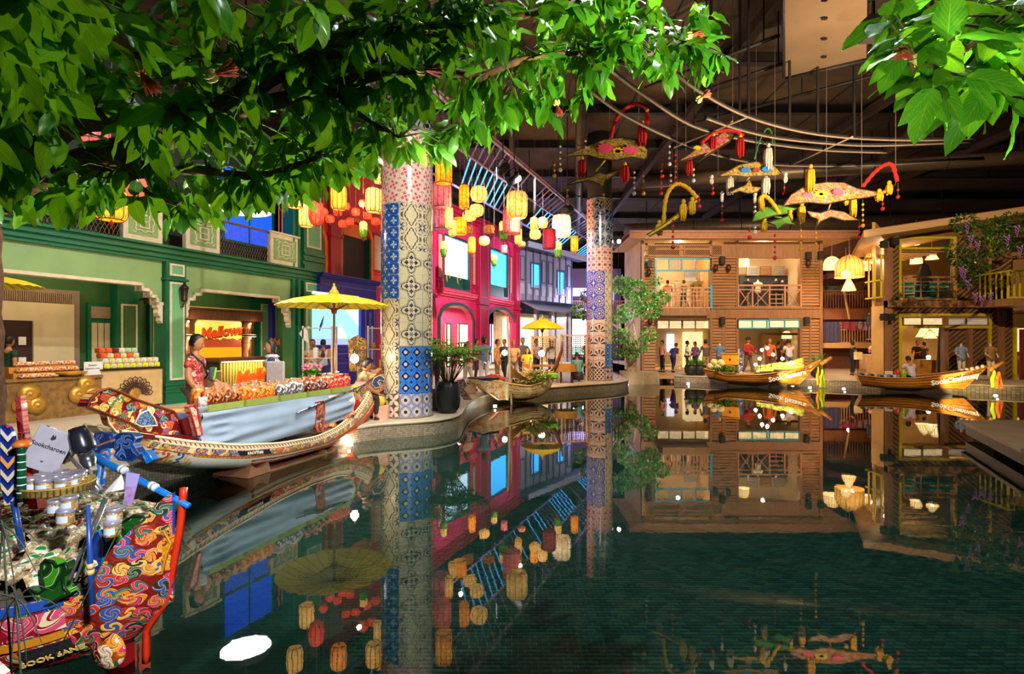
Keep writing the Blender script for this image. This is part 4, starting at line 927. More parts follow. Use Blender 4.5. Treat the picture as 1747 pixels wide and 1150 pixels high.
for i in range(9):b.box(wx(1142+i*2.6),wx(1143.2+i*2.6),.0,.03,wz(461),wz(443))
obj('shutter_slat',b,M('louvre_grey'),th,kind='stuff')
vb=-1.0;xa,xb=wx(1130,vb),wx(1213,vb);za,zb=wz(526,vb),wz(490,vb)
b=MB();b.box(xa,xb,vb-.05,-.1,wz(538,vb),za);obj('balcony_deck',b,TD,th)
r_=baluster_rail(th,xa,xb,za,zb,vb,M('balcony_pink_wood',(.48,.23,.13),.5),14)
for k_ in(.35,.6):b=MB();b.box(xa,xb,vb-.015,vb+.015,za+k_,za+k_+.04);obj('mid_rail',b,M('balcony_pink_wood'),r_)
pp=MB();pp.box(xb-.05,xb+.05,vb-.05,vb+.05,za-.1,zb+.1);pp.box(xb-.02,xb+.05,vb,-.1,zb-.08,zb+.02);obj('aqua_post',pp,AQ,th)
pk=M('balcony_pink_wood');za,zb=wz(525),wz(486);seg=[1258,1282,1311,1337,1364];b=MB();b.box(wx(1258),wx(1364),-.16,-.06,zb-.08,zb);b.box(wx(1258),wx(1364),-.14,-.08,za,za+.07);b.box(wx(1258),wx(1364),-.13,-.09,zb-.28,zb-.23);cr_=obj('cross_railing',b,pk,th)
for i,px in enumerate(seg):pbox('rail_post',px-1,px+1,486,526,-.15,-.07,pk,cr_,off=0)
for i in range(4):
 a,c=wx(seg[i]+2),wx(seg[i+1]-2)
 if i==2:
  for q in range(3):z=za+.2+q*.22;b=MB();b.box(a,c,-.12,-.09,z,z+.04);obj('bar',b,pk,cr_)
 else:
  for s in(0,1):b=MB();b.tube([(a,-.11-.03*s,za+.07 if s else zb-.28),(c,-.11-.03*s,zb-.28 if s else za+.07)],.03,4);obj('brace',b,pk,cr_)
for px,py,kind,lb in((1107,450,'s','upper left pier'),(1107,465,'l','upper left pier'),(1232,444,'s','upper middle pier'),(1221,457,'l','left of upper middle pier'),(1243,457,'l','right of upper middle pier'),(1379,436,'s','upper right pier'),(1379,449,'l','upper right pier'),(1232,547,'s','lower middle pier'),(1376,547,'s','lower right pier'),(1109,549,'l','lower left pier'),(1400,435,'s','right corner post')):
 p=(wx(px,-.25),27-.25,wz(py,-.25))
 if kind=='s':
  t_=thing('wall_speaker','small black box speaker on the %s of the lap sided timber house'%lb,'speaker',p);b=MB();b.bbox(-.12,.12,-.13,.1,-.2,.18,.02);b.box(-.03,.03,.1,.2,-.04,.04);obj('cabinet',b,BLK,t_)
 else:
  t_=thing('wall_lamp','round bronze bulkhead lamp on the %s of the timber house'%lb,'lamp',p);b=MB();b.lathe([(.05,-.18),(.11,-.1),(.13,0),(.1,.12),(.04,.17)],n=10);b.box(-.03,.03,.05,.2,-.03,.03);obj('body',b,BRZ,t_)
for x,y,z,p_ in((9.0,28.4,3.1,210),(13.5,28.4,3.1,230),(9.0,28.6,6.2,120),(13.4,28.2,6.2,120)):light('timber_house_lamp','POINT',(x,y,z),p_,(1,.75,.45),size=.08)
#alley between the houses
W5=Wall(0,31.0,0)
al=thing('alley_balconies','recessed timber balconies on two levels between the lap sided and slant sided houses','building',(0,31.0,0))
RW=M('red_brown_wood',(.26,.09,.04),.5)
b=MB();b.box(wx(1395,1,W5),wx(1520,1,W5),1.0,1.2,0,8.0);obj('back_wall',b,M('red_plank_wall',(.15,.055,.03),.6),al)
for ya,yb,yr in((527,545,495),(585,594,556)):
 xa,xb=wx(1403,0,W5),wx(1505,0,W5);b=MB();b.box(xa,xb,-.1,1.0,wz(yb,0,W5),wz(ya,0,W5));obj('balcony_slab',b,TL if ya>550 else RW,al)
 baluster_rail(al,xa,xb,wz(ya,0,W5),wz(yr,0,W5),0,RW if ya<550 else M('balcony_pink_wood'),22)
for a in(1404,1419,1434):
 b=MB();x=wx(a,.5,W5);z=wz(500,.5,W5);frame(b,x,x+.45,z,z+.42,.5,.04);b.tube([(x+.22+.12*cos(q),.48,z+.21+.12*sin(q))for q in[i*.63 for i in range(10)]],.018,4,closed=True);obj('teal_grille',b,M('teal_iron',(.04,.22,.24),.5),al)
b=MB();b.tube([(wx(1436,0,W5),-.2,wz(498,0,W5)),(wx(1445,0,W5),-.2,wz(545,0,W5))],.08,4);obj('stair_newel',b,TL,al)
b=MB();b.prism([(wx(1400,0,W5),wz(470,0,W5)),(wx(1452,0,W5),wz(462,0,W5)),(wx(1500,0,W5),wz(450,0,W5)),(wx(1500,0,W5),wz(456,0,W5)),(wx(1452,0,W5),wz(470,0,W5)),(wx(1400,0,W5),wz(478,0,W5))],-.5,1.0,'y');obj('maroon_canopy',b,M('maroon_canopy',(.14,.04,.06),.6),al)
for i,(pa,mt)in enumerate(((1402,'indigo_cloth'),(1430,'crimson_cloth'),(1455,'plaid_cloth'))):
 mm={'indigo_cloth':M('indigo_cloth',(.06,.05,.14),.8),'crimson_cloth':M('crimson_cloth',(.34,.05,.08),.8),'plaid_cloth':M('plaid_cloth',(.30,.22,.30),.8,vs=9,var=.6)}[mt]
 xa=wx(pa,0,W5);b=MB();wd=[1.0,1.6,1.3][i];dp=[1.2,.55,.5][i]
 b.grid(lambda u,v:(xa+u*wd,-.12-.05*sin(u*25),wz(549,0,W5)-v*dp*(1-abs(2*u-1)**2*.75 if i else 1)),18,6);o=obj('draped_cloth',b,mm);o.location=(0,31,0);tag(o,['dark indigo cloth hanging at the left end of the lower alley balcony','crimson swag of cloth draped over the lower alley balcony rail','greyish patterned swag on the right part of the lower alley balcony'][i],'cloth')
b=MB();b.tube([(wx(1506,-6,W5),-6,wz(612,-6,W5)),(wx(1506,-6,W5),-6,wz(564,-6,W5))],.035,8);lt_=obj('tube_lamp',b,M('tube_glow',(1,.93,.8),es=14));lt_.location=(0,31,0);tag(lt_,'bright vertical tube lamp on the corner post beside the alley','lamp')
light('alley_lamp','POINT',(15.9,24.8,4.9),120,WARM,size=.2);light('alley_low','POINT',(18.6,29.2,2.6),60,WARM,size=.05)
#slant sided house
sh2=thing('slant_sided_shophouse','brown shophouse with slanted siding, yellow frames and a raked roof at the right','building',(0,22.8,0))
def pb4(*a,**k):return pbox(*a,W=W4,**k)
X4=lambda px,off=0:wx(px,off,W4);Z4=lambda py,off=0:wz(py,off,W4)
for a,c,ya,yb in((1520,1534,408,512),(1630,1686,405,512),(1690,1724,400,512),(1520,1534,525,655),(1534,1692,525,535),(1692,1700,525,655),(1712,1727,525,655)):diag(X4(a),X4(c),Z4(yb),Z4(ya),0,sh2)
diag(X4(1615),X4(1651),Z4(640),Z4(561),.1,sh2);diag(X4(1656),X4(1687),Z4(640),Z4(561),.1,sh2)
for a,c,ya,yb in((1512,1521,392,656),(1700,1712,525,656),(1626,1631,405,512),(1650,1657,560,650),(1609,1616,535,650)):pb4('post',a,c,ya,yb,-.08,.15,TD,sh2,off=0)
pb4('floor_band',1512,1760,513,525,-.16,.15,TD,sh2,off=0)
pb4('upper_wall_strip',1521,1760,385,405,-.02,.12,TB,sh2,off=0)
pframe('yellow_frame',1533,1630,404,512,-.05,.09,YL,sh2,W=W4,rails=(424,));pframe('yellow_frame',1533,1690,535,656,-.05,.10,YL,sh2,W=W4,rails=(558,));pframe('transom',1539,1609,541,556,-.03,.05,TD,sh2,W=W4,mull=(1572,));pframe('transom',1614,1686,541,556,-.03,.05,TD,sh2,W=W4,mull=(1647,))
pb4('transom_glass',1540,1608,541,556,.02,.03,M('amber_glass'),sh2);pb4('transom_glass',1615,1685,541,556,.02,.03,M('dim_glass',(.5,.42,.36),.2,es=.25),sh2)
for px,ya,yb in((1687,400,512),(1730,558,656)):pb4('yellow_post',px-2,px+2,ya,yb,-.09,.05,YL,sh2,off=0)
b=MB();b.box(20.1,30,5,5.2,0,7);b.prism([(X4(1512),.9),(X4(1512)+.15,.9),(20.25,5.2),(20.0,5.2)],0,7);b.box(X4(1512),X4(1512)+.15,.1,.95,0,3.2);obj('inner_wall',b,WARMW,sh2);b=MB();b.prism([(X4(1513),.15),(30,.15),(30,5),(20.1,5),(X4(1513)+.1,.9)],Z4(526),Z4(513));obj('storey_floor',b,TD,sh2)
b=MB();zt_=Z4(440);
for i in range(3):y=.25+i*.4;b.box(X4(1512)-.05,X4(1512),y,y+.05,3.6,5.4)
b.box(X4(1512)-.05,X4(1512),.2,1.3,3.55,3.62);b.box(X4(1512)-.05,X4(1512),.2,1.3,4.3,4.36);obj('side_window_frame',b,YL,sh2)
b=MB()
for i in range(9):b.box(X4(1536),X4(1626),.4+i*.45,.5+i*.45,5.55,5.62)
obj('ceiling_slat',b,TL,sh2,kind='stuff')
def slab(b,q,th_,mi=0):
 q=[Vector(p)for p in q];b.add([*q,*[p+Vector((0,0,th_))for p in q]],[(3,2,1,0),(4,5,6,7),(0,1,5,4),(1,2,6,5),(2,3,7,6),(3,0,4,7)],mi)
q0=[(14.55,21.8,5.95),(24,21.8,7.35),(24,28,7.2),(17.0,26.4,5.75)]
b=MB();slab(b,q0,.04);o=obj('soffit',b,TL,sh2,world=True)
b=MB();slab(b,[(14.5,21.72,5.93),(24,21.72,7.33),(24,21.8,7.33),(14.5,21.8,5.93)],.28);slab(b,[(14.47,21.7,5.93),(14.6,21.7,5.93),(17.1,26.4,5.72),(16.97,26.4,5.72)],.24);obj('fascia',b,wood('pale_fascia',(.50,.30,.14),(.66,.43,.22),.5,0),sh2,world=True)
b=MB();slab(b,[(p[0],p[1],p[2]+.24)for p in q0],.06);obj('roof_sheet',b,M('roof_fascia_brown'),sh2,world=True)
r_=baluster_rail(sh2,X4(1538),X4(1626),Z4(512),Z4(472),-.12,M('balcony_pink_wood'),3,mid=True)
for i in range(3):z=Z4(508)+i*.27;b=MB();b.tube([(X4(1538),-.12,z),(X4(1626),-.12,z)],.022,6);obj('teal_rail',b,M('teal_bar',(.03,.28,.34),.4),r_)
for i,(pa,pc)in enumerate(((1539,1566),(1592,1625))):
 for k_,cc in enumerate(('teal','olive','teal','olive','teal')):
  mm=M('cloth_'+cc,(.04,.32,.33)if cc=='teal' else(.42,.40,.16),.8);b=MB();xa,xb=X4(pa),X4(pc);z=Z4(512)+.1+k_*.17
  b.grid(lambda u,v:(xa+u*(xb-xa),.38+.20*cos(v*2*pi),z+.075*sin(v*2*pi)+.01*sin(u*20+k_)),12,12);o=obj('cloth_bolt',b,mm);o.location=(0,22.8,0);tag(o,'%s folded cloth, %s of the %s stack behind the upstairs rail'%(cc,['lowest','second from bottom','middle','second from top','topmost'][k_],['left','right'][i]),'cloth','cloth stacks upstairs')
b=MB();xa,xb=wx(1719,-1.5,W4),wx(1719,-1.5,W4)+2;z0_,z1_=wz(507,-1.5,W4),wz(461,-1.5,W4)
b.box(xa,xb,-1.6,0,z0_-.35,z0_-.05);obj('side_balcony_deck',b,TD,sh2);r_=baluster_rail(sh2,xa,xb,z0_-.05,z1_,-1.55,YL,9)
b=MB();
for i in range(6):y=-1.5+i*.25;b.box(xa-.02,xa+.02,y-.02,y+.02,z0_-.05,z1_)
b.box(xa-.03,xa+.03,-1.55,0,z1_-.08,z1_);obj('side_railing',b,YL,r_)
b=MB()
for s in(0,1):b.tube([(xa+.9,-1.45,z0_ if s else z1_-.1),(xb,-1.45,z1_-.1 if s else z0_)],.03,4)
obj('teal_cross',b,M('teal_bar'),sh2,kind='stuff')
b=MB();b.grid(lambda u,v:(X4(1733)+u*(.5+v*.35),-.15-.06*sin(u*22),Z4(562)-v*2.3),20,8);o=obj('maroon_curtain',b,M('maroon_cloth',(.14,.012,.02),.8));o.location=(0,22.8,0);tag(o,'tall maroon curtain hanging beside the yellow post at the right edge','curtain')
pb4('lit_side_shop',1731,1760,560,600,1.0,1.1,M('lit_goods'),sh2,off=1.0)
for px,py,lb in((1508,417,'under the raked soffit'),(1527,412,'beside the upstairs yellow frame'),(1508,541,'on the corner post, left of a pair'),(1520,541,'on the corner post, right of a pair'),(1718,537,'on the lower right post'),(1400,372+62,'x')):
 if lb=='x':continue
 t_=thing('wall_speaker','small black speaker %s of the slant sided house'%lb,'speaker',(wx(px,-.3,W4),22.5,wz(py,-.3,W4)));b=MB();b.bbox(-.12,.12,-.12,.1,-.15,.15,.02);b.box(-.03,.03,.1,.26,-.03,.03);obj('cabinet',b,BLK,t_)
for x,y,z,p_ in((17.9,26.0,2.7,70),(18.2,25.4,5.6,70),(16.4,23.2,5.4,12),(21.8,24,2.8,40),(20.5,24.3,2.9,20)):light('slant_house_lamp','POINT',(x,y,z),p_,(1,.75,.45),size=.06)
light('purple_wash','SPOT',(5.2,24.0,3.0),160,(.45,.25,1),(6.9,27,1.4),.2,50)
#boats
def lerp1(pts,x):
 pts=sorted(pts)
 if x<=pts[0][0]:return pts[0][1]
 for(a,b_),(c,d)in zip(pts,pts[1:]):
  if x<=c:return b_+(d-b_)*(x-a)/(c-a)if c>a else d
 return pts[-1][1]
def smooth1(pts,x,e):
 return sum(lerp1(pts,x+e*k)for k in(-1,-.5,0,.5,1))/5
def uvgrid(name,fn,nu,nv,mats,par,flip=False,matfn=None,fnuv=None):
 b=MB();b.grid(fn,nu,nv,0,True,flip)
 if matfn:b.m=[matfn((i%nu+.5)/nu,(i//nu+.5)/nv)for i in range(nu*nv)]
 me=b.mesh(name,mats);uv=me.uv_layers.new(name='UVMap')
 for p in me.polygons:
  for li in p.loop_indices:k=me.loops[li].vertex_index;uv.data[li].uv=((k%(nu+1))/nu,(k//(nu+1))/nv)
 return obj(name,me,None,par)
def hull(par,W,gun,keel,wid,mat,inmat,goff,koff,name='hull',n=48,e=.06,full=.75,thick=.035,zp=2.6):
 """gun/keel: pixel lines of the camera-side gunwale and the keel; wid: half width along the boat; the ends rake between the two"""
 g=[W.hit(px,py,goff)for px,py in gun];k=[W.hit(px,py,koff)for px,py in keel]
 s0,s1,k0,k1=min(q[0]for q in g),max(q[0]for q in g),min(q[0]for q in k),max(q[0]for q in k)
 G_=lambda s:smooth1(g,s,e*2);K_=lambda s:smooth1(k,s,e*2);Wd=lambda s:lerp1([(s0+(s1-s0)*a,b_)for a,b_ in wid],s)
 def f(u,v,sh=.0):
  sg,sk=s0+(s1-s0)*u,k0+(k1-k0)*u;a=(v-.5)*2;w_=max(.015,Wd(sg)-sh);zg,zk=G_(sg),K_(sk)+sh;zk=min(zk,zg-.01);q=abs(a)**zp*.85+.15*abs(a)
  return(sk+(sg-sk)*q,w_*(abs(sin(a*pi/2))**full)*(1 if a>0 else-1),zk+(zg-zk)*q)
 h=uvgrid(name,f,n,18,[mat],par);uvgrid('inner_lining',lambda u,v:f(u,v,thick),n,12,[inmat],par,True)
 for u,nm in((0,'stern_transom'),(1,'stem_cap')):
  pts=[f(u,i/18)for i in range(19)];b=MB();d=.02 if u else-.02;b.add(pts+[(x+d,y,z)for x,y,z in pts],[tuple(range(19)),tuple(range(37,18,-1))]+[(i,19+i,19+(i+1)%19,(i+1)%19)for i in range(19)]);obj(nm,b,mat,par)
 return dict(f=f,G=G_,K=K_,W=Wd,s0=s0,s1=s1,hull=h)
def rim(par,H,mat,r=.03,name='gunwale',n=40):
 for sd in(0,1):
  b=MB();b.tube([H['f'](i/n,sd)for i in range(n+1)],r,6);obj(name,b,mat,par)
def band(par,H,mats,v0,v1,out,name,u0=0,u1=1,n=40,side=0):
 """painted strake standing proud of the hull; v counted from the gunwale down"""
 def q(u,v):
  uu=u0+(u1-u0)*u;vv=v0+(v1-v0)*v;p=H['f'](uu,vv if side==0 else 1-vv);return(p[0],p[1]-(out if side==0 else-out),p[2])
 return uvgrid(name,q,n,3,mats,par,side==1)
KP=['E0A020','C8281E','1E8A4A','1E58B0','E8D8B0','D86A90','E06A1A']
S1=scroll('kolae_scroll_gold','D89018',['7A1410','E8C860','1E7A44','B81E1E','F0E0B8','1C4E9C','D86070'],9,plane='XZ')
S1B=scroll('kolae_scroll_small','E8D0A0',['B81E1E','E8A020','1E7A44','C8506A','1C3E8C','E06A1A'],13,plane='XZ',line=(.4,.05,.02))
S2=scroll('kolae_scroll_red','6A1414',['E89A20','D0441E','F0C860','2A8A5A','B81E3A','EFD8A8','2458A0'],10,plane='XZ',line=(.95,.72,.3))
S3=scroll('kolae_scroll_near','7E1C10',['E88A20','1E7A5A','D83A5A','F0B840','2A5AA0','C83218','0E3E30'],15,plane='XZ',line=(.95,.7,.55),twist=11)
S4=scroll('kolae_scroll_orange','C85A14',['7A1414','F0C050','1E6A4A','E8D8B0','A81E2A'],14,plane='XZ',line=(.98,.85,.5))
def band_paint(name,base,dot,freq,bg2=None):
 m,t,b=newmat(name);n=t.nodes.new('ShaderNodeUVMap');u,v,_=sep(t,X(t,n.outputs[0]))
 a=(u*freq).fr()-.5;c=v-.5;d=(a*a*2.2+c*c).sq();col=mixc(t,d.lt(.30),hexc(base),hexc(dot))
 setp(t,b,col,.35);return m
def hull_paint():
 m,t,b=newmat('kolae_hull_paint');n=t.nodes.new('ShaderNodeUVMap');u,v,_=sep(t,X(t,n.outputs[0]));x,y,z=sep(t,coord(t))
 vv=1-((v-.5)*2).abs()
 ns=noise(t,comb(t,x*2.2,z*7,0),3,4,.6,1.5)
 white=ramp(t,ns,[(.35,hexc('E4E0D4')),(.62,hexc('EDEAE2')),(.68,hexc('C9C08A')),(.72,hexc('EDEAE2'))])
 edge=(u-.3)*(-.9)+.64+((u*90).sin()*.02);low=vv.gt(edge)*u.gt(.22)
 c=mixc(t,low,white,mixc(t,noise(t,coord(t),1.2,2),hexc('D8360E'),hexc('F07A18')))
 return m,t,b,c,u,vv,x,z
m,t,b,c,u_,vv,x_,z_=hull_paint()
vo=t.nodes.new('ShaderNodeTexVoronoi');vo.voronoi_dimensions='2D';vo.inputs['Scale'].default_value=9;t.links.new(comb(t,x_,z_,0).k,vo.inputs['Vector'])
pos=sep(t,X(t,vo.outputs['Position']));dx=(x_-pos[0])*9;dy=(z_-pos[1])*9;s_=(mth(t,'ARCTAN2',dy,dx)*2+(dx*dx+dy*dy).sq()*9).sin();rr=sep(t,X(t,vo.outputs['Color']))
orn=mixc(t,s_.gt(.1),hexc('EFE3C0'),ramp(t,rr[0],[(0,hexc('E0A020')),(.25,hexc('C84A28')),(.45,hexc('3A8A4A')),(.65,hexc('E8B0A0')),(.85,hexc('2A5AA0'))],'CONSTANT'))
c=mixc(t,(u_-.5).abs().gt(.355+.0),c,orn);setp(t,b,c,.3);b.inputs['Coat Weight'].default_value=.6;HP=m
NVY=M('navy_lining',(.02,.04,.16),.5);RDP=M('boat_red_paint','A81E14',.4);YLP=M('boat_cream_line','EAD9A8',.4);BLKP=M('plate_black',(.015,.015,.02),.4);LTR=M('plate_letter','EDE6D2',.4)
#big painted boat
WB=Wall(-3.95,8.0,atan2(.954,.30))
bb=thing('painted_long_boat','large scroll painted long boat with upswept carved ends moored along the left quay','boat',WB.loc(),WB.a)
gun=[(200,726),(235,738),(280,746),(330,754),(400,759),(470,756),(530,746),(575,730),(610,708),(640,680),(662,650)]
keel=[(200,748),(232,772),(255,790),(330,801),(400,800),(460,789),(550,765),(600,738),(636,706),(664,664)]
HB=hull(bb,WB,gun,keel,[(0,.10),(.12,.34),(.3,.46),(.6,.46),(.85,.26),(1,.06)],HP,NVY,-.40,-.10)
rim(bb,HB,YLP,.018)
band(bb,HB,[band_paint('dot_band_cream','F0E2B8','B83A28',90)],.0,.044,.006,'dot_band')
band(bb,HB,[S1B],.048,.112,.010,'scroll_strake');band(bb,HB,[RDP],.114,.121,.014,'red_line');band(bb,HB,[band_paint('dot_band_ochre','E0A030','7A1410',80)],.124,.142,.008,'lower_dot_band',.15,.95)
band(bb,HB,[M('orange_bottom_paint','E4480E',.35,vs=1)],.175,.5,.006,'orange_bottom',.30,.92)
pl_=band(bb,HB,[BLKP],.056,.105,.016,'name_plate',.27,.37,8)
p=HB['f'](.318,.08);q=HB['f'](.34,.08);tm_=text_mb('KROYTHAI',.058,.004,bold=.01);right=Vector(q)-Vector(p);right.y=0
tm_.xf(frame_of((p[0],p[1]-.022,p[2]),right,(0,-1,.15)));obj('name_lettering',tm_,LTR,bb)
def plate(par,W,pts,v0,v1,mat,name,edge=None,er=.018,emat=None):
 q=[W.hit(px,py,v0)for px,py in pts];b=MB();b.prism(q,v0,v1,'y');o=obj(name,b,mat,par)
 if edge:b=MB();b.tube([(a,v0-.004,c)for a,c in q],er,6,closed=True);obj('edge_bead',b,emat or YLP,o)
 return o
st=[(148,694),(155,680),(168,668),(185,663),(205,669),(232,682),(262,692),(296,702),(309,722),(322,740),(300,745),(262,742),(238,735),(222,722),(205,715),(180,706)]
plate(bb,WB,st,-.20,-.05,S2,'stern_board',True,.016,M('dark_gold_edge','6E2A12',.4));
plate(bb,WB,[(238,706),(252,700),(262,712),(268,726),(240,728),(230,722)],-.225,-.205,scroll('fish_scale','16305E',['16305E','8FB0D8'],60,plane='XZ',line=(.6,.7,.9)),'blue_scale_panel',True,.01)
plate(bb,WB,[(182,708),(205,716),(224,724),(236,740),(258,748),(230,752),(212,745),(196,735),(186,722)],-.19,-.08,S4,'lower_scroll_board',True,.012)
plate(bb,WB,[(232,738),(262,742),(320,742),(350,752),(290,752),(246,748)],-.30,-.16,M('deep_red_board','5E0E0E',.4),'red_shelf_board')
bw=[(662,634),(650,636),(628,650),(612,664),(598,690),(590,705),(604,703),(622,690),(640,676),(655,664),(668,652),(672,640)]
plate(bb,WB,bw,-.14,.10,S1,'bow_board',True,.015,M('dark_gold_edge'));plate(bb,WB,[(676,626),(668,622),(650,632),(634,646),(644,660),(660,655),(674,644)],-.10,.08,S4,'bow_tip',True,.012,M('dark_gold_edge'))
plate(bb,WB,[(640,662),(634,655),(638,645),(648,640),(656,646),(654,652),(648,648),(644,652),(648,660)],-.165,-.145,M('wave_blue','1E3E6E',.4),'blue_wave_motif',True,.008)
plate(bb,WB,[(596,668),(606,662),(612,672),(600,690),(592,694)],-.2,-.12,S2,'inner_bracket');plate(bb,WB,[(594,690),(612,682),(616,690),(600,705),(594,706)],-.18,-.14,M('bright_red_board','C8201A',.4),'red_bracket')
plate(bb,WB,[(322,694),(330,690),(336,697),(340,720),(344,742),(336,744),(330,722)],-.34,-.26,scroll('rose_carving','D86A58',['F0A890','B83028','F8D0B0'],14,plane='XZ'),'carved_post',True,.012,RDP)
plate(bb,WB,[(310,716),(322,712),(334,742),(318,742)],-.28,-.24,M('deep_red_board'),'red_backboard')
plate(bb,WB,[(541,686),(552,684),(554,700),(551,735),(541,738),(537,728),(541,700)],-.40,-.32,scroll('brown_carving','6E1E14',['B8503A','E08A5A','3E0E08'],20,plane='XZ'),'carved_side_post',True,.01,RDP)
b=MB();a,c=WB.hit(506,705,-.45),WB.hit(632,652,-.25);b.tube([(a[0],-.45,a[1]),(c[0],-.25,c[1])],.016,8);q_=obj('striped_pole',b,M('steel_grey_rod',(.35,.36,.42),.25,.8),bb)
b=MB();A,B_=Vector((a[0],-.45,a[1])),Vector((c[0],-.25,c[1]))
for k in range(6):b.tube([A.lerp(B_,.12+k*.15),A.lerp(B_,.15+k*.15)],.0175,8)
obj('dark_ring',b,BLKP,q_,kind='stuff')
for px,py,s in((425,790,1),(549,765,0)):
 c=WB.hit(px,py,-.15);b=MB();b.prism([(c[0]-.22,c[1]-.16),(c[0]+.22,c[1]-.16),(c[0]+.16,c[1]+.02),(c[0]+.07,c[1]-.05),(c[0]-.07,c[1]-.05),(c[0]-.16,c[1]+.02)],-.35,.3,'y');obj('cradle_block',b,M('cradle_wood',(.22,.10,.05),.5),bb)
b=MB();a,c=WB.hit(430,801,-.3),WB.hit(556,770,-.3);b.box(a[0],c[0],-.34,.3,-.62,-.30);obj('cradle_beam',b,M('cradle_wood'),bb)
b=MB()
for k in range(9):
 s=1.1+.13*k+R.uniform(-.03,.03);b.ball((s,-.30+R.uniform(-.03,.05),HB['G'](s)+.03+R.uniform(0,.05)),(.10,.07,.05),7,rings=5)
o=obj('orange_net',b,scroll('orange_garland','C8380E',['F07A20','8E1408','F8B040'],26,plane='XZ'));o.matrix_world=wm(bb);o.location=WB.loc();o.rotation_euler=(0,0,WB.a);tag(o,'heap of orange flower garlands lying along the gunwale of the large painted boat','garland',kind=None);o['kind']='stuff'
tb=thing('boat_stall_table','long stall table standing in the large painted boat under a gathered grey blue cloth','table',WB.loc(),WB.a)
TZ0=.70;ta,tc=WB.hit(343,697,-.30)[0],WB.hit(601,674,-.30)[0]
b=MB();b.box(ta,tc,-.30,.55,TZ0-.04,TZ0);obj('tabletop',b,M('table_board','B8A890',.5),tb)
def cloth(u,v):
 s=ta+(tc-ta)*u;k=1-abs(u-.5)*2;bot=.10+.10*u+.16*max(0,u-.75);z=TZ0+.005-(TZ0-bot)*v
 f_=sin(v*22+u*3.0)*.018*(1-k)**.6+.012*sin(v*11+u*9)+.035*math.exp(-((u-.08)/.05)**2)*sin(v*30);return(s,-.31-.10*sin(v*pi*.8)*k**.4-f_,z)
obj('cloth',MB().grid(cloth,70,26),M('grey_blue_cloth','8A9AB0',.85,vs=2,sheen=.3),tb)
def cl_end(u,v):z=TZ0+.005-(TZ0-.10)*v;a_=sin(v*pi);return(ta-.02-.10*sin(u*pi)*a_-.03*abs(sin(u*26))*(.3+v),-.31+u*.86,z)
obj('cloth_end',MB().grid(cl_end,40,8),M('blue_cloth_gather','6A78B8',.85),tb)
b=MB();b.grid(lambda u,v:(tc-.75+u*.78,-.325-.02*sin(v*9+u*4),TZ0-.02-v*.42),16,10);obj('white_cloth_flap',b,M('white_cloth','D8D4C8',.85),tb)
for i,(s,v)in enumerate(((ta+.1,.45),(tc-.1,.45),(ta+.1,-.2),(tc-.1,-.2))):b=MB();b.box(s-.03,s+.03,v-.03,v+.03,.06,TZ0-.04);obj('leg',b,M('table_board'),tb)
TRM=M('olive_tray','8E9A4A',.5)
def bag_mesh(name,w_,d,h,mats,seed):
 r_=random.Random(seed);b=MB();n=10
 prof=[(.80,0),(1.0,.12),(1.05,.4),(1.0,.65),(.8,.82),(.55,.90),(.75,1.0)]
 vs=[]
 for q,z in prof:
  for k in range(n):a=2*pi*k/n;e=1+r_.uniform(-.08,.08);fl=1 if z<.85 else .45;sq=lambda c:math.copysign(abs(c)**.7,c);vs.append((w_/2*q*e*sq(cos(a)),d/2*q*e*sq(sin(a))*fl,z*h))
 fs=[(i*n+k,i*n+(k+1)%n,(i+1)*n+(k+1)%n,(i+1)*n+k)for i in range(len(prof)-1)for k in range(n)]+[tuple(range(n-1,-1,-1)),tuple((len(prof)-1)*n+k for k in range(n))]
 b.add(vs,fs,0,True);b.m=[1 if(i//n)>=4 and i<n*(len(prof)-1)else 0 for i in range(len(b.f))];return b.mesh(name,mats)
def crisp(name,a,b_,c_):
 m,t,b=newmat(name);vo=t.nodes.new('ShaderNodeTexVoronoi');vo.inputs['Scale'].default_value=30;t.links.new(coord(t).k,vo.inputs['Vector'])
 oi=t.nodes.new('ShaderNodeObjectInfo');rn=sep(t,X(t,vo.outputs['Color']))[0]
 setp(t,b,ramp(t,rn,[(0,hexc(a)),(.45,hexc(b_)),(.8,hexc(c_))]),.22);b.inputs['Coat Weight'].default_value=.7;bump(t,b,X(t,vo.outputs['Distance']),.5,.01);return m
CL=M('clear_film',(.42,.18,.10),.12,vs=20,var=.3,coat=1)
KND=[('brown sauce',crisp('snack_brown','3E1206','7A2A10','C8804A'),CL),('orange',crisp('snack_orange','C8481A','E88A2A','F8C060'),CL),('amber',crisp('snack_amber','A8340E','D86A1E','F0A040'),CL),('silver wrapped dark',crisp('snack_silver','1E1414','6A6468','D8D4D8'),CL),('maroon',crisp('snack_maroon','2A0A06','5E1A10','B89080'),M('red_tie','A8281E',.4)),('crimson',crisp('snack_crimson','A80E1E','D8283A','F08A60'),M('red_tie'))]
BM=[bag_mesh('snack_bag',.175,.14,.30,[k_[1],k_[2]],5+i)for i,k_ in enumerate(KND)]
trs_=[(ta+.12,ta+.72),(ta+.76,ta+1.4),(ta+1.44,ta+2.05),(ta+2.1,ta+2.68),(ta+2.72,tc-.02)]
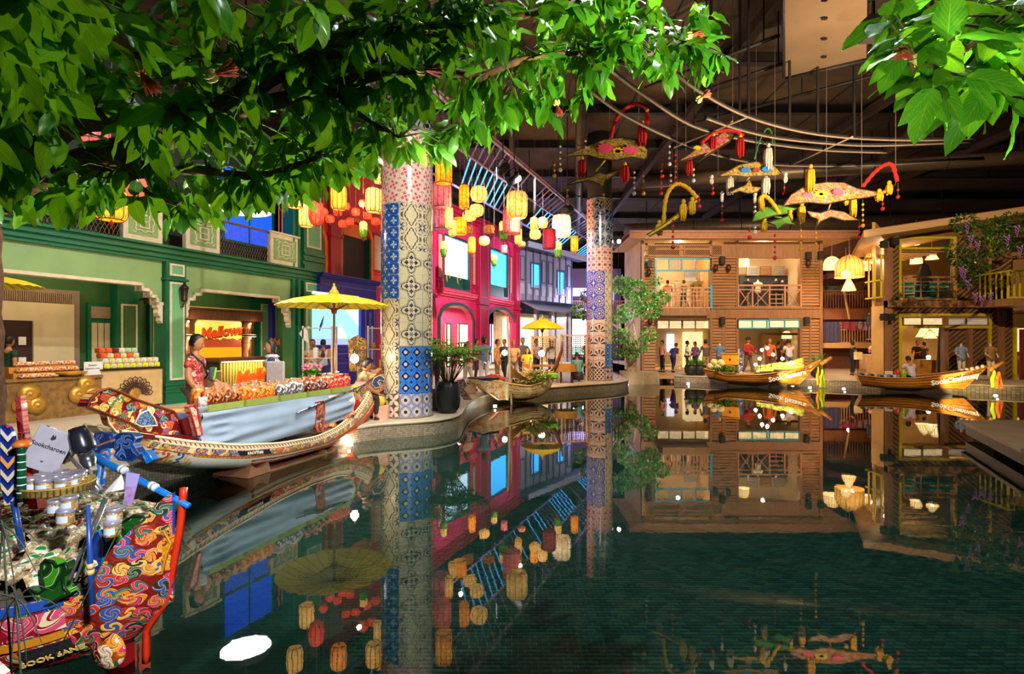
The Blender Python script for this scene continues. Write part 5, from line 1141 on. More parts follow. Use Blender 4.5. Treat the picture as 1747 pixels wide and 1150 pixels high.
for i,(a,c)in enumerate(trs_):
 t_=thing('snack_tray','olive green tray of bagged snacks on the boat stall, %s from the left'%['first','second','third','fourth','fifth'][i],'tray',WB.w((a+c)/2,-.12,TZ0+.006),WB.a)
 w_=(c-a)/2;b=MB();b.prism([(-w_*.94,0),(w_*.94,0),(w_,.09),(-w_,.09)],-.17,-.155,'y');b.prism([(-w_*.94,0),(w_*.94,0),(w_,.09),(-w_,.09)],.155,.17,'y');b.box(-w_*.94,w_*.94,-.16,.16,0,.01);b.box(-w_,-w_+.015,-.16,.16,0,.09);b.box(w_-.015,w_,-.16,.16,0,.09);obj('tray_shell',b,TRM,t_)
ki=[0,2,3,4,5]
for i,(a,c)in enumerate(trs_):
 nb=4
 for row in(0,1):
  for k in range(nb):
   kk=ki[i]if row==0 else(1 if i>0 else 2);s=a+(c-a)*(k+.5)/nb;v=-.20+row*.17
   o=bpy.data.objects.new('snack_bag',BM[kk]);C.objects.link(o);o.location=WB.w(s,v,TZ0+.02+row*.015);o.rotation_euler=(R.uniform(-.1,.1),R.uniform(-.12,.12),WB.a+R.uniform(-.3,.3));o.scale=(1.0+R.uniform(-.1,.1),)*3
   tag(o,'%s snack bag, %s row, %s in the %s green tray'%(KND[kk][0],['front','back'][row],['leftmost','second','third','rightmost'][k],['first','second','third','fourth','fifth'][i]),'snack bag','snack bags in the %s tray, %s row'%(['first','second','third','fourth','fifth'][i],['front','back'][row]))
def loc_on(px,py,z):g=G(px,py,z);return g
for i,(px,s,w_,h)in enumerate(((498,0,.22,.13),(576,0,.24,.13),(432,0,.2,.12))):
 u=WB.hit(px,None,.12);t_=thing('price_card','blank white price card standing among the snack bags, %s'%['by the potted flowers','right of the potted flowers','leftmost of three'][i],'card',WB.w(u,.12,TZ0+.18),WB.a);b=MB();b.box(-w_/2,w_/2,-.004,.004,0,h);b.xf(Matrix.Rotation(-.25,4,'X'));obj('card',b,M('white_card'),t_);b=MB();b.box(-.01,.01,.0,.01,-.17,.02);obj('stake',b,M('white_card'),t_)
c=WB.w(WB.hit(345,None,-.22),-.22,TZ0);o=obj('speckled_cup',MB().lathe([(.045,0),(.062,.2),(.055,.21),(.04,.02)],n=16),scroll('speckle','D8D0CC',['A86A60','E8E4E0'],40));o.location=c;tag(o,'pale speckled cup at the left end of the boat stall','cup')
o=obj('red_tin',MB().lathe([(.06,0),(.06,.24),(.055,.25)],n=16),M('red_tin','8E1420',.35));o.location=WB.w(WB.hit(338,None,.02),.02,TZ0);tag(o,'dark red tin standing behind the speckled cup on the boat stall','tin')
o=obj('blue_grey_bowl',MB().lathe([(.08,0),(.12,.08),(.115,.085),(.07,.01)],n=20),M('blue_grey_glaze','8A9AA0',.3));o.location=WB.w(ta+.08,-.18,TZ0);tag(o,'pale blue grey bowl at the left edge of the boat stall cloth','bowl')
o=obj('round_board',MB().lathe([(.2,0),(.21,.012),(.2,.03)],n=24),M('board_wood','D8954A',.5));o.location=WB.w(ta+.05,.32,TZ0);tag(o,'round pale wooden board beside the man in the red shirt','board')
#wooden long boats in front of the timber houses
BW=wood('varnished_boat_wood',(.38,.12,.02),(.80,.36,.05),.45,0,.22,coat=.8);BWD=wood('boat_inside_wood',(.12,.05,.02),(.22,.10,.04),.6,0,.5)
def wooden_boat(W,gun,keel,label,word,wpx,wsize,lean):
 t=thing('wooden_long_boat',label,'boat',W.loc(),W.a)
 H=hull(t,W,gun,keel,[(0,.34),(.15,.52),(.5,.6),(.8,.38),(1,.03)],BW,BWD,-.5,-.45,full=.5,zp=3.6)
 rim(t,H,BW,.03)
 for v in(.04,.09,.14,.19):band(t,H,[M('strake_seam',(.12,.04,.01),.5)],v,v+.008,.008,'strake_seam')
 u=W.hit(wpx,None,-.52);f_=(u-H['s0'])/(H['s1']-H['s0']);p=Vector(H['f'](f_,.07));q=Vector(H['f'](f_+.05,.07));r_=q-p
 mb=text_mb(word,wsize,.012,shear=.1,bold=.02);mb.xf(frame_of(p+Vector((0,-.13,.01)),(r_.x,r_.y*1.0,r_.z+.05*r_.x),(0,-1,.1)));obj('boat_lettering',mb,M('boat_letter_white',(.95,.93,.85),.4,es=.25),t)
 b=MB();s0,s1=H['s0'],H['s1'];L=s1-s0;b.box(s0+L*.22,s0+L*.72,-.38,.38,WZ-.45,H['K'](s0+L*.4)+.10);obj('cradle',b,M('cradle_dark',(.03,.02,.015),.6),t)
 for k in range(5):s=s0+L*(.15+.15*k);w_=H['W'](s)-.04;b=MB();b.box(s-.07,s+.07,-w_,w_,H['G'](s)-.16,H['G'](s)-.12);obj('thwart',b,BWD,t)
 return t,H
WA=Wall(10.85,23.0,atan2(-.34,.94));WC=Wall(15.72,20.35,atan2(-.42,.91))
t1_,H1_=wooden_boat(WA,[(1200,630),(1222,634),(1236,641),(1300,639),(1350,633),(1385,624),(1404,615)],[(1211,648),(1240,653),(1300,657),(1366,658)],'varnished wooden long boat heaped with fruit, in front of the lap sided house','Sook Bazaara',1352,.27,0)
t2_,H2_=wooden_boat(WC,[(1464,641),(1510,645),(1560,645),(1620,639),(1660,633),(1695,625)],[(1474,660),(1520,665),(1600,667),(1650,666)],'varnished wooden long boat with folded cloth, in front of the slant sided house','SookChannuay',1640,.24,0)
for W,H,t_,px,py in((WA,H1_,t1_,1404,618),(WC,H2_,t2_,1693,627)):
 c=W.hit(px,py);b=MB();b.tube([(c[0]-.1,0,c[1]-.1),(c[0]+.32,0,c[1]+.2)],[.08,.06],8);obj('bow_finial',b,BW,t_)
for i,(W,px,py,cols)in enumerate(((WA,1391,626,('amber','F0A81E')),(WA,1398,630,('lime','B8D82A')),(WC,1690,632,('lime','B8D82A')),(WC,1698,634,('orange','F0781E')))):
 c=W.hit(px,py,-.1);L=.75 if i<2 else .62;w_=.07 if i==0 else .15
 b=MB();b.grid(lambda u,v:((u-.5)*w_*(.6+v)+.02*sin(v*9),.05*sin(u*9+v*3),-v*L),8,14);o=obj('bow_ribbon',b,M('ribbon_'+cols[0],cols[1],.6,es=0));o.location=W.w(c[0]+.1,-.1,c[1]);tag(o,'%s ribbon hanging from the bow of the %s wooden boat'%(cols[0],'left' if i<2 else 'right'),'ribbon')
def fruit(name,r,col,n_=8,sq=1.0):return MB().ball((0,0,r*sq),(r,r,r*sq),n_,rings=6).mesh(name,M('skin_'+name,col,.45,vs=10,var=.3))
fm={'mango':fruit('mango',.10,'C8D25A',sq=.8),'coconut':fruit('young_coconut',.17,'E0D8A0'),'melon':fruit('green_melon',.12,'7A9A2E')}
def put(me,name,loc,label,cat,group,rz=0,sc=1):
 o=bpy.data.objects.new(name,me);C.objects.link(o);o.location=loc;o.rotation_euler=(0,0,rz);o.scale=(sc,)*3;return tag(o,label,cat,group)
for row in range(3):
 for k in range(17):
  s=WA.hit(1294+k*4.6,None,-.3+row*.28);z=H1_['G'](s)+.02+row*.10;put(fm['mango'],'mango',WA.w(s,-.30+row*.28,z),'yellow green mango in the %s row of the heap on the left wooden boat'%['front','middle','back'][row],'mango','mangoes, %s row'%['front','middle','back'][row],k,R.uniform(.85,1.15))
b=MB()
for a,c in((1296,1318),(1320,1343)):
 x0_,x1_=WA.hit(a,None,-.4),WA.hit(c,None,-.4);z=H1_['G']((x0_+x1_)/2)-.06;b=MB();b.box(x0_,x1_,-.42,.35,z,z+.03);b.box(x0_,x1_,-.44,-.41,z,z+.17);b.box(x0_,x0_+.03,-.42,.35,z,z+.15);b.box(x1_-.03,x1_,-.42,.35,z,z+.15)
 o=obj('fruit_crate',b,M('dark_crate',(.08,.05,.04),.6));o.location=WA.loc();o.rotation_euler=(0,0,WA.a);tag(o,'dark open crate under the mangoes, %s'%('left one' if a==1296 else 'right one'),'crate')
for i,(px,py)in enumerate(((1212,622),(1224,624),(1218,615),(1230,616))):u,z=WA.hit(px,py+6,-.1);put(fm['coconut'],'young_coconut',WA.w(u,-.1,z-.1),'pale young coconut on the stern of the left wooden boat, %s'%['lower left','lower right','upper left','upper right'][i],'coconut','coconuts on the stern')
def leafy(n_,r,h,col,seed,lw_=.02,ll=.14,name='leaf_bunch'):
 r_=random.Random(seed);b=MB()
 for i in range(n_):
  a=r_.uniform(0,2*pi);q=r*sqrt(r_.random());c=Vector((q*cos(a),q*sin(a),r_.uniform(0,h)));d=Vector((cos(a)*.8,sin(a)*.8,r_.uniform(-.2,.9))).normalized();s_=d.cross(Vector((0,0,1))).normalized()*lw_
  b.add([c,c+d*ll*.5+s_,c+d*ll,c+d*ll*.5-s_,c+d*ll*.5+Vector((0,0,lw_*.4))],[(0,1,4),(1,2,4),(2,3,4),(3,0,4)],0,True)
 return b
GLF=M('herb_green','5E9A1E',.5,vs=12,var=.4)
for i,(px,py)in enumerate(((1236,632),(1247,634),(1228,633))):u,z=WA.hit(px,py,-.25);o=obj('herb_bunch',leafy(120,.3,.22,None,i,.025,.16),GLF);o.location=WA.w(u,-.25,z-.08);tag(o,'bunch of green herbs on the left wooden boat, %s'%['middle of three','nearest the orange box','left under the coconuts'][i],'herbs');o['kind']='stuff'
t_=thing('orange_stand_box','orange wooden box with a dark knob on short legs on the left wooden boat','box',WA.w(WA.hit(1243,None,.1),.1,.45),WA.a)
b=MB();b.bbox(-.30,.42,-.22,.22,.15,.62,.02);b.bbox(-.34,.46,-.26,.26,.62,.67,.01);OB=M('orange_box_paint','E8981E',.45);obj('body',b,OB,t_)
b=MB();b.ball((.05,-.24,.4),.045,8);obj('knob',b,BLKP,t_)
for x in(-.2,.3):b=MB();b.box(x-.05,x+.05,-.1,.0,-.1,.15);obj('leg',b,M('orange_leg','B0501A',.5),t_)
BULB=M('market_bulb',(1,.9,.72),es=22)
def bulb(px,py,Y,lb,pw=10,r=.05):
 t_=thing('market_bulb',lb,'lamp',P(px,py,Y));obj('globe',MB().ball((0,0,0),r,10),BULB,t_);b=MB();b.lathe([(r*.4,r*.7),(r*.45,r*1.8),(.01,r*2)],n=8);b.tube([(0,0,r*2),(0,.12,r*1.2),(0,.14,-P(px,py,Y).z+.01)],.008,5);obj('holder',b,BLKP,t_)
 light('bulb_light','POINT',P(px,py,Y-.12),pw,(1,.8,.5),size=.06)
for i,(px,py)in enumerate(((1300,597),(1309,594),(1319,605),(1296,612),(1335,612),(1289,622),(1350,619))):bulb(px,py,22.6,'bare glowing market bulb over the fruit boat, %s from the left'%['third','fifth by height','sixth','second','seventh','first','rightmost, far'][i],5,.07)
t_=thing('boat_spotlight','small floodlight washing the varnished bow','lamp',WA.w(WA.hit(1352,None,-1.2),-1.2,-.25));obj('head',MB().lathe([(.05,0),(.09,.1),(.085,.1),(.03,.02)],n=10),BLKP,t_)
light('bow_wash_left','SPOT',WA.w(WA.hit(1352,None,-1.5),-1.5,-.15),220,(1,.75,.3),WA.w(WA.hit(1358,None,-.5),-.5,.2),.05,75);light('bow_wash_right','SPOT',WC.w(WC.hit(1640,None,-1.5),-1.5,-.15),220,(1,.75,.3),WC.w(WC.hit(1642,None,-.5),-.5,.2),.05,75)
u,z=WC.hit(1482,645,-.3)
for i in range(12):o=obj('folded_shirt',MB().bbox(-.05,.05,-.2,.2,0,.13,.015),M(['navy_check','white_fold','grey_fold'][i%3],[(.04,.07,.2),(.7,.68,.66),(.25,.27,.32)][i%3],.8));o.location=WC.w(WC.hit(1470+i*5.4,None,-.2),-.2,H2_['G'](WC.hit(1470+i*5.4,None,-.2))-.02);o.rotation_euler=(0,.15,WC.a);tag(o,'%s folded shirt standing in the row on the right wooden boat'%['navy','white','grey'][i%3],'shirt','%s folded shirts on the right boat'%['navy','white','grey'][i%3])
for i in range(5):a=WC.hit(1638+i*9,None,-.1);o=obj('cloth_roll',MB().tube([(a-.02,-.3,0),(a+.12,.15,0)],.06,8),M('pale_roll','B8A8A0',.8));o.location=Vector(WC.loc())+Vector((0,0,H2_['G'](a)+.06));o.rotation_euler=(0,0,WC.a);tag(o,'pale cloth roll on the raised bow, %s'%['leftmost of five','second from the left','middle of five','second from the right','rightmost of five'][i],'cloth','cloth rolls on the bow')
for nm,px,col,lb in(('red_jar',1531,'C8301E','red drinks jar'),('lime_jar',1541,'9AC81E','lime green drinks jar'),('blank_board',1516,'E8DCD0','blank cream board')):
 u,z=WC.hit(px,641,.1);z=H2_['G'](u)-.1
 b=MB();(b.bbox(-.13,.13,-.03,.03,0,.34,.01)if nm=='blank_board' else b.lathe([(.09,0),(.1,.05),(.1,.32),(.07,.36),(.07,.40)],n=14));o=obj(nm,b,M('paint_'+nm,col,.3));o.location=WC.w(u,.1,z);o.rotation_euler=(0,0,WC.a);tag(o,'%s standing on the right wooden boat'%lb,'board' if nm=='blank_board' else 'jar')
 #second painted boat, at the middle quay
WM=Wall(-.15,17.0,atan2(.62,.80))
mb_=thing('painted_market_boat','smaller scroll painted boat with a blunt pale stern, heaped with greens','boat',WM.loc(),WM.a)
GS=scroll('market_boat_paint','F0CE98',['E8904A','D84A38','F8E8C0','E8B850'],8,plane='XZ')
HM=hull(mb_,WM,[(822,648),(845,650),(870,655),(900,659),(925,654),(942,644),(954,632)],[(822,652),(830,668),(850,682),(880,685),(915,679),(938,664),(954,638)],[(0,.25),(.15,.5),(.5,.62),(.8,.42),(1,.03)],GS,BWD,-.5,-.12,full=.6)
rim(mb_,HM,M('pale_gold_line','E8C878',.35),.03)
for v,cc in((.08,'pale_gold_line'),(.16,'boat_cream_line'),(.24,'pale_gold_line')):band(mb_,HM,[M(cc)],v*.5,v*.5+.02,.012,'pale_strake')
band(mb_,HM,[RDP],.26,.36,.01,'red_bottom',.05,.6)
u0_,z0_=WM.hit(822,648,-.5);b=MB();b.box(u0_,u0_+.62,-.52,.3,z0_-.02,z0_+.04);obj('stern_deck',b,BLKP,mb_);plate(mb_,WM,[(823,651),(862,655),(866,682),(850,682),(832,668),(824,660)],-.62,-.52,GS,'stern_panel',True,.012)
c=WM.hit(866,655,-.66);b=MB();b.box(c[0]-.03,c[0]+.03,-.68,-.63,c[1]-.5,c[1]);obj('white_stay',b,YLP,mb_)
b=MB();b.tube([P(866,540,16.6),P(870,650,16.5),P(874,705,16.4)],.035,7);o=obj('bamboo_pole',b,M('bamboo_pale','D8C898',.5));tag(o,'pale bamboo punting pole standing upright in the water beside the painted market boat','pole')
b=MB()
for k in range(9):z=P(0,640-k*11,16.6).z;x=P(870,640,16.55).x-.01;b.tube([(P(866+4*(1 if k<1 else 1-k/9),640-k*11,16.6)),(P(866+4*(1 if k<1 else 1-k/9),642-k*11,16.6))],.038,7)
obj('dark_node',b,BLKP,o,kind='stuff')
for i,(px,py,col,lb)in enumerate(((895,647,'A8B83A','lime leaves'),(912,645,'6E9A2E','green vegetables'),(905,638,'D8D8A0','pale sprouts'),(926,640,'D8B83A','yellow flowers'),(880,652,'8A4A2A','brown roots'))):
 o=obj('produce_heap',leafy(110,.32,.25,None,20+i,.03,.15),M('produce_%d'%i,col,.5,vs=12,var=.4));o.location=P(px,py+6,17.2);o.location.z-=.0;tag(o,'heap of %s piled in the painted market boat'%lb,'vegetables');o['kind']='stuff'
o=obj('lime_tub',MB().bbox(-.3,.3,-.15,.15,0,.16,.03),M('lime_plastic','6EE01E',.4));o.location=P(936,645,17.6);tag(o,'bright lime green tub in the painted market boat','tub')
o=obj('wicker_scoop',MB().grid(lambda u,v:(-.4+.8*u,.1*sin(u*pi)*(1-v),.55*(1-u)**1.3*(.4+.6*v)),14,8),M('wicker_brown','9A6A2E',.6,vs=30,var=.4));o.location=P(890,652,16.9);o.rotation_euler=(0,0,.4);tag(o,'curved brown wicker scoop leaning in the painted market boat','basket')
o=obj('red_cloth_pile',MB().grid(lambda u,v:(-.42+.84*u,-.3+.6*v,.16*sin(u*pi)*sin(v*pi)+.03*sin(u*19)*sin(v*15)),16,10),M('red_patterned_cloth','A8322A',.7,vs=14,var=.6));o.location=P(842,648,17.0)+Vector((0,0,.02));tag(o,'red patterned cloth lying on the stern deck of the painted market boat','cloth')
#near boat full of packets, lower left
WN=Wall(-2.02,3.15,atan2(-.12,1));
nb=thing('near_painted_boat','close red and gold scroll painted boat piled with packets, cut by the left edge','boat',WN.loc(),WN.a)
NG=[(-5.2,.30),(-3,.26),(-1.2,.22),(-.75,.215),(-.42,.235),(-.30,.27),(-.24,.46),(-.16,.54),(-.06,.68),(0,.74)]
NK=[(-5.2,-.30),(-3,-.30),(-1.0,-.30),(-.55,-.27),(-.3,-.20),(-.2,-.10),(-.12,-.02),(0,.08)]
NW=[(-5.2,.85),(-3,.85),(-1.4,.72),(-.9,.58),(-.6,.44),(-.4,.30),(-.25,.2),(-.1,.09),(0,.012)]
def nh(u,v,sh=.0):
 s=-5.2+5.2*(1-(1-u)**1.8);a=(v-.5)*2;w_=max(.010,lerp1(NW,s)-sh);zg,zk=smooth1(NG,s,.03),smooth1(NK,s,.05)+sh;zk=min(zk,zg-.02)
 return(s,w_*(abs(sin(a*pi/2))**.8)*(1 if a>0 else-1),zk+(zg-zk)*(abs(a)**2*.8+.2*abs(a)))
uvgrid('hull',nh,70,20,[S3],nb);uvgrid('inner_lining',lambda u,v:nh(u,v,.025),70,14,[M('blue_lining','1E4A9C',.4)],nb,True)
HN=dict(f=nh)
RDN=M('vermilion_edge','D83214',.35,coat=.3)
def nband(v0,v1,out,mat,name,u0,u1,n=50):return band(nb,HN,[mat],v0,v1,out,name,u0,u1,n)
UX=lambda s:1-(1-(s+5.2)/5.2)**(1/1.8)
ue=UX(-.40)
nband(-.0,.03,.012,M('blue_lining'),'blue_edge',0,ue);nband(.04,.12,.012,scroll('panel_crimson','8E1420',['E8A030','1E6A3A','D85070','F0D8A8'],7,plane='XZ',line=(.95,.75,.5)),'upper_strake',0,ue);nband(.125,.16,.03,M('ochre_bead','D88A1E',.4),'ochre_bead',0,ue)
nband(.165,.30,.014,scroll('strake_red','5E1010',['E88A20','1E7A3A','D8324A','F0C060','EFD8B0'],9,plane='XZ',line=(.95,.7,.5),twist=12),'name_strake',0,UX(-.36));nband(.305,.33,.02,M('crimson_line','C01E3C',.4),'crimson_line',0,ue);nband(.335,.365,.022,M('green_line','1E5A34',.4),'green_line',0,ue)
nband(.37,.46,.014,scroll('wave_white','8E3410',['E8E0D0','F0ECE0','D87A20'],13,plane='XZ',line=(.95,.9,.85)),'wave_strake',0,UX(-.3))
sa,sb_=WN.hit(34,None,-.55),WN.hit(113,None,-.50)
ua_,ub_=UX(WN.hit(8,None,-.46)),UX(WN.hit(96,None,-.36))
nband(.175,.285,.022,BLKP,'name_plate',ua_,ub_,10)
pm_=Vector(nh((ua_+ub_)/2,.23));pn_=Vector(nh((ua_+ub_)/2+.02,.23));rt=pn_-pm_;up_=Vector(nh((ua_+ub_)/2,.18))-Vector(nh((ua_+ub_)/2,.28));nrm=rt.cross(up_)
tmb=text_mb('SOOK SANE',.052,.006,bold=.012);tmb.xf(frame_of(pm_+nrm.normalized()*.030,rt,nrm));obj('name_lettering',tmb,M('gold_letter','E8C070',.35),nb)
for q in((0,.0),(0,.0)):pass
b=MB();n=22;pts=[Vector((lerp1([(-.1,-.20),(.08,-.06),(.3,-.02),(.5,.02),(.74,.045)],z)+.02,0,z))for z in[-.3+1.06*i/n for i in range(n+1)]]
b.tube(pts,[.022]*(n+1),4);obj('stem_post',b,RDN,nb)
plate(nb,WN,[(262,918),(280,905),(292,926),(284,946),(278,978),(255,980),(246,960)],-.04,.04,scroll('gold_scroll_bracket','D88A14',['F0B030','7A3A0A','F8D060'],14,plane='XZ',line=(.3,.1,.02)),'gold_bracket',True,.008,M('ochre_bead'))
plate(nb,WN,[(245,985),(258,985),(252,1030),(236,1042),(246,1052),(228,1062),(210,1052),(222,1030),(232,1012)],-.05,.05,RDN,'carved_keel_scroll',True,.010,M('ochre_bead'))
plate(nb,WN,[(218,1064),(240,1068),(222,1088),(212,1084)],-.03,.03,M('chine_wood','B88A58',.5),'wood_chock');plate(nb,WN,[(186,1100),(210,1086),(212,1160),(182,1160)],-.03,.05,M('post_crimson','8E0A14',.4),'crimson_post')
c_=WN.hit(168,1122,-.42);b=MB();b.ball((c_[0],-.36,c_[1]),(.10,.035,.10),14);obj('carved_cheek',b,scroll('cheek_paint','9A4A0E',['E8901E','5E0E0E','F0D8B0','1E6A3A','D8324A'],15,plane='XZ',line=(.98,.85,.6)),nb)
GSC=scroll('green_scroll','1E5A1A',['3E9A1E','0E3A14','8EC83A'],5,plane='XZ',line=(.55,.75,.25),arms=1,twist=16)
def blade(px0,pts,v0,v1,mat,name,label,cat='carving',W=WN,er=.008,em=None):
 t_=thing(name,label,cat,W.loc(),W.a);plate(t_,W,pts,v0,v1,mat,'board',True,er,em or M('dark_green_edge','0E2E10',.4));return t_
blade(0,[(190,958),(196,920),(208,892),(228,880),(250,882),(258,888),(248,905),(228,920),(206,926),(192,930)],.05,.10,GSC,'green_scroll_carving','green curled scroll carving rising inside the bow of the near boat')
blade(0,[(72,962),(78,955),(92,958),(98,966),(112,960),(116,972),(108,985),(110,1002),(120,1012),(102,1020),(86,1030),(72,1035),(62,1022),(50,1002),(66,1012),(76,1006),(72,985)],-.35,-.30,GSC,'green_dragon_carving','green bird shaped carving standing on the near gunwale of the near boat')
blade(0,[(150,948),(160,915),(170,905),(180,925),(178,945),(172,1010),(150,1020)],-.05,.02,M('cobalt_paint','0E3A8A',.4),'cobalt_prow_board','plain cobalt blue pointed board behind the bow cheek of the near boat',em=M('light_blue_edge','2E7AD8',.4))
def pole(name,pts,r,mat,label,cat='pole',rings=(),rmat=None,n=8):
 t_=thing(name,label,cat,pts[0]);b=MB();b.tube([Vector(p)-Vector(pts[0])for p in pts],r,n);obj('shaft',b,mat,t_)
 if rings:
  b=MB();A,B_=Vector((0,0,0)),Vector(pts[-1])-Vector(pts[0]);d=B_.normalized()*.012
  for f_ in rings:c=A.lerp(B_,f_);rr=(r if not hasattr(r,'__len__')else max(r));b.tube([c-d,c+d],rr*1.08,n)
  obj('painted_ring',b,rmat,t_,kind='stuff')
 return t_
BLP=M('bright_blue_paint','1478D0',.35,coat=.4);DBP=M('deep_blue_paint','123E8A',.35,coat=.4);WHP=M('white_ring','D8DCE8',.4)
pole('blue_oar_shaft',[P(80,730,3.9),P(182,790,3.6),P(322,863,3.1)],[.020,.023,.017],BLP,'long bright blue oar shaft sloping down across the near boat to the water','oar',(.03,.05,.20,.22,.58,.60,.78,.8),WHP)
pole('blue_mast',[P(150,862,2.75),P(157,1030,2.72)],[.009,.016],M('mast_blue','1E4A9A',.35),'slim blue upright pole in the bow of the near boat','pole',(.62,.68),M('gold_letter'))
pole('tripod_rod',[P(152,838,2.9),P(178,850,3.1),P(118,990,2.8)],.007,M('steel_grey_rod'),'thin steel rod of a stand leaning among the packets of the near boat','stand');pole('tripod_rod',[P(182,852,3.1),P(128,992,2.82)],.007,M('steel_grey_rod'),'parallel thin steel rod just right of the first leaning one','stand')
pole('steel_tongs',[P(122,782,3.3),P(170,838,3.2)],.011,M('pale_steel','B8B8C4',.2,.7),'pale steel clamp arm sloping down in front of the lidded jars','arm',());pole('steel_tongs',[P(134,776,3.3),P(174,836,3.2)],.009,M('pale_steel'),'second pale steel clamp arm, right of the first in front of the jars','arm')
def chev():
 m,t,b=newmat('chevron_paint');x,y,z=sep(t,coord(t));k=(z*13-x.abs()*12);f_=k.fr();i=k.fl();w_=t.nodes.new('ShaderNodeTexWhiteNoise');w_.noise_dimensions='1D';t.links.new(i.k,w_.inputs['W'])
 c=ramp(t,X(t,w_.outputs['Value']),[(0,hexc('E8D8B0')),(.25,hexc('1EA85A')),(.5,hexc('F0A850')),(.7,hexc('D83A78')),(.85,hexc('E8E0D8'))],'CONSTANT')
 c=mixc(t,f_.lt(.42),hexc('16308A'),c);c=mixc(t,f_.gt(.85),c,hexc('1A0E3A'));c=mixc(t,x.abs().gt(.052),c,hexc('1E40B0'));setp(t,b,c,.35);return m
t_=thing('chevron_paddle','blue paddle blade with coloured chevrons standing at the left of the near boat','paddle',P(16,800,3.0));t_.scale=(.8,.8,1);b=MB();n=10
b.prism([(-.055,-.20),(.055,-.20),(.075,.05),(.065,.20),(.045,.24),(0,.255),(-.045,.24),(-.065,.20),(-.075,.05)],-.012,.012,'y');b.xf(Matrix.Rotation(-.16,4,'Y'));obj('blade',b,chev(),t_);b=MB();b.tube([(.03,0,-.18),(.09,0,-.45)],.02,8);obj('handle',b,DBP,t_)
t_=thing('red_carved_post','slim dark red post with worn carving behind the chevron paddle','post',P(45,790,3.3));b=MB();b.prism([(-.055,.41),(-.02,.42),(0,.22),(.06,-.05),(.06,-.25),(0,-.25),(-.03,.1)],-.02,.02,'y');obj('board',b,scroll('red_worn','8E1E22',['A83A38','5E0E14'],12,plane='XZ',line=(.5,.2,.2)),t_);b=MB();b.prism([(.03,-.02),(.08,-.14),(.10,-.28),(.04,-.28)],-.03,.03,'y');obj('foot',b,RDN,t_)
t_=thing('green_banded_bottle','tall dark green bottle with white bands in front of the red post','bottle',P(37,850,2.9));b=MB();b.lathe([(.02,0),(.021,.12),(.018,.2),(.017,.27),(.02,.28)],n=14);obj('glass',b,M('bottle_green','0E4A2A',.2),t_);b=MB()
for k in range(6):b.lathe([(.0225-.0006*k,.03+k*.042),(.0225-.0006*k,.036+k*.042)],n=14,cap=False)
obj('white_band',b,WHP,t_,kind='stuff');b=MB();b.lathe([(.02,.28),(.04,.285),(.045,.30),(.02,.32)],n=12);obj('orange_cap',b,M('orange_cap','C86A1E',.4),t_)
t_=thing('slanted_sign_board','tilted grey white sign board with a small flame mark and lettering','sign',P(82,768,3.2));b=MB();b.bbox(-.10,.10,-.006,.006,-.13,.13,.004);Mr=Matrix.Rotation(.25,4,'Z')@Matrix.Rotation(.42,4,'Y');b.xf(Mr);obj('board',b,M('sign_grey','B0ACB8',.5),t_)
for tx,sz,zz,nm in(('Sookcharoen',.036,.02,'lettering'),('ts',.02,-.07,'small_mark')):mb=text_mb(tx,sz,.003,bold=.01);mb.xf(Mr@frame_of((0,-.008,zz),(1,0,0),(0,-1,0)));obj(nm,mb,M('sign_ink','3A3038',.5),t_)
b=MB();b.prism([(-.012,.07),(.0,.065),(.014,.078),(.006,.10),(.0,.085),(-.008,.10)],-.012,-.007,'y');b.xf(Mr);obj('flame_mark',b,M('sign_ink'),t_)
t_=blade(0,[(86,790),(92,745),(100,742),(118,752),(122,775),(112,790)],.55,.58,scroll('black_scroll','0E1E14',['E8E0D0','2AA85A','E87A6A','F0A030'],14,plane='XZ',line=(.95,.95,.9)),'dark_scroll_board','dark board with white, green and orange curls behind the jars',em=WHP)
t_=blade(0,[(158,755),(164,740),(176,738),(192,742),(196,752),(192,766),(176,774),(162,770)],.75,.80,scroll('navy_carving','16306A',['16306A','3E6AB0'],9,plane='XZ',line=(.5,.7,.95)),'navy_carved_fin','small navy carved fin, left one of the pair behind the black lamp',em=DBP)
t_=blade(0,[(197,745),(206,739),(226,741),(232,748),(226,758),(238,776),(226,786),(204,784),(196,776)],.65,.72,scroll('navy_carving'),'navy_carved_fin','larger navy carved fin with pale curls by the stern of the long boat',em=DBP)
t_=blade(0,[(164,830),(170,800),(166,785),(176,768),(186,766),(190,772),(184,786),(178,790),(172,830)],.40,.43,scroll('blue_curl','1E6AD0',['E8E8F0','F0901E','E8D0D0'],16,plane='XZ'),'blue_scroll_handle','bright blue scrolled oar handle with white curls','oar',em=BLP)
pole('brown_stick',[P(154,765,3.5),P(196,750,3.6)],.008,M('brown_stick','7A4A3A',.5),'short brown stick joining the two navy fins','stick')
t_=blade(0,[(245,770),(252,772),(260,785),(252,790),(246,780)],.6,.66,BLP,'small_blue_tab','small bright blue tab under the stern of the long boat',em=BLP)
t_=thing('black_spotlight','black tapered spotlight tilted over the lidded jars','spotlight',P(142,760,3.25));Mr=Matrix.Rotation(-.32,4,'Y')
b=MB();b.lathe([(.045,.115),(.058,.07),(.064,-.01),(.06,-.03),(.038,-.045)],n=24);b.lathe([(.045,.115),(.02,.12)],n=24);b.xf(Mr);obj('shade',b,M('satin_black',(.012,.012,.02),.25),t_)
b=MB();b.lathe([(.04,-.05),(.042,-.10),(.030,-.135),(.034,-.14),(.018,-.139)],n=20);b.xf(Mr);obj('neck',b,M('gunmetal',(.12,.13,.13),.3,.8),t_)
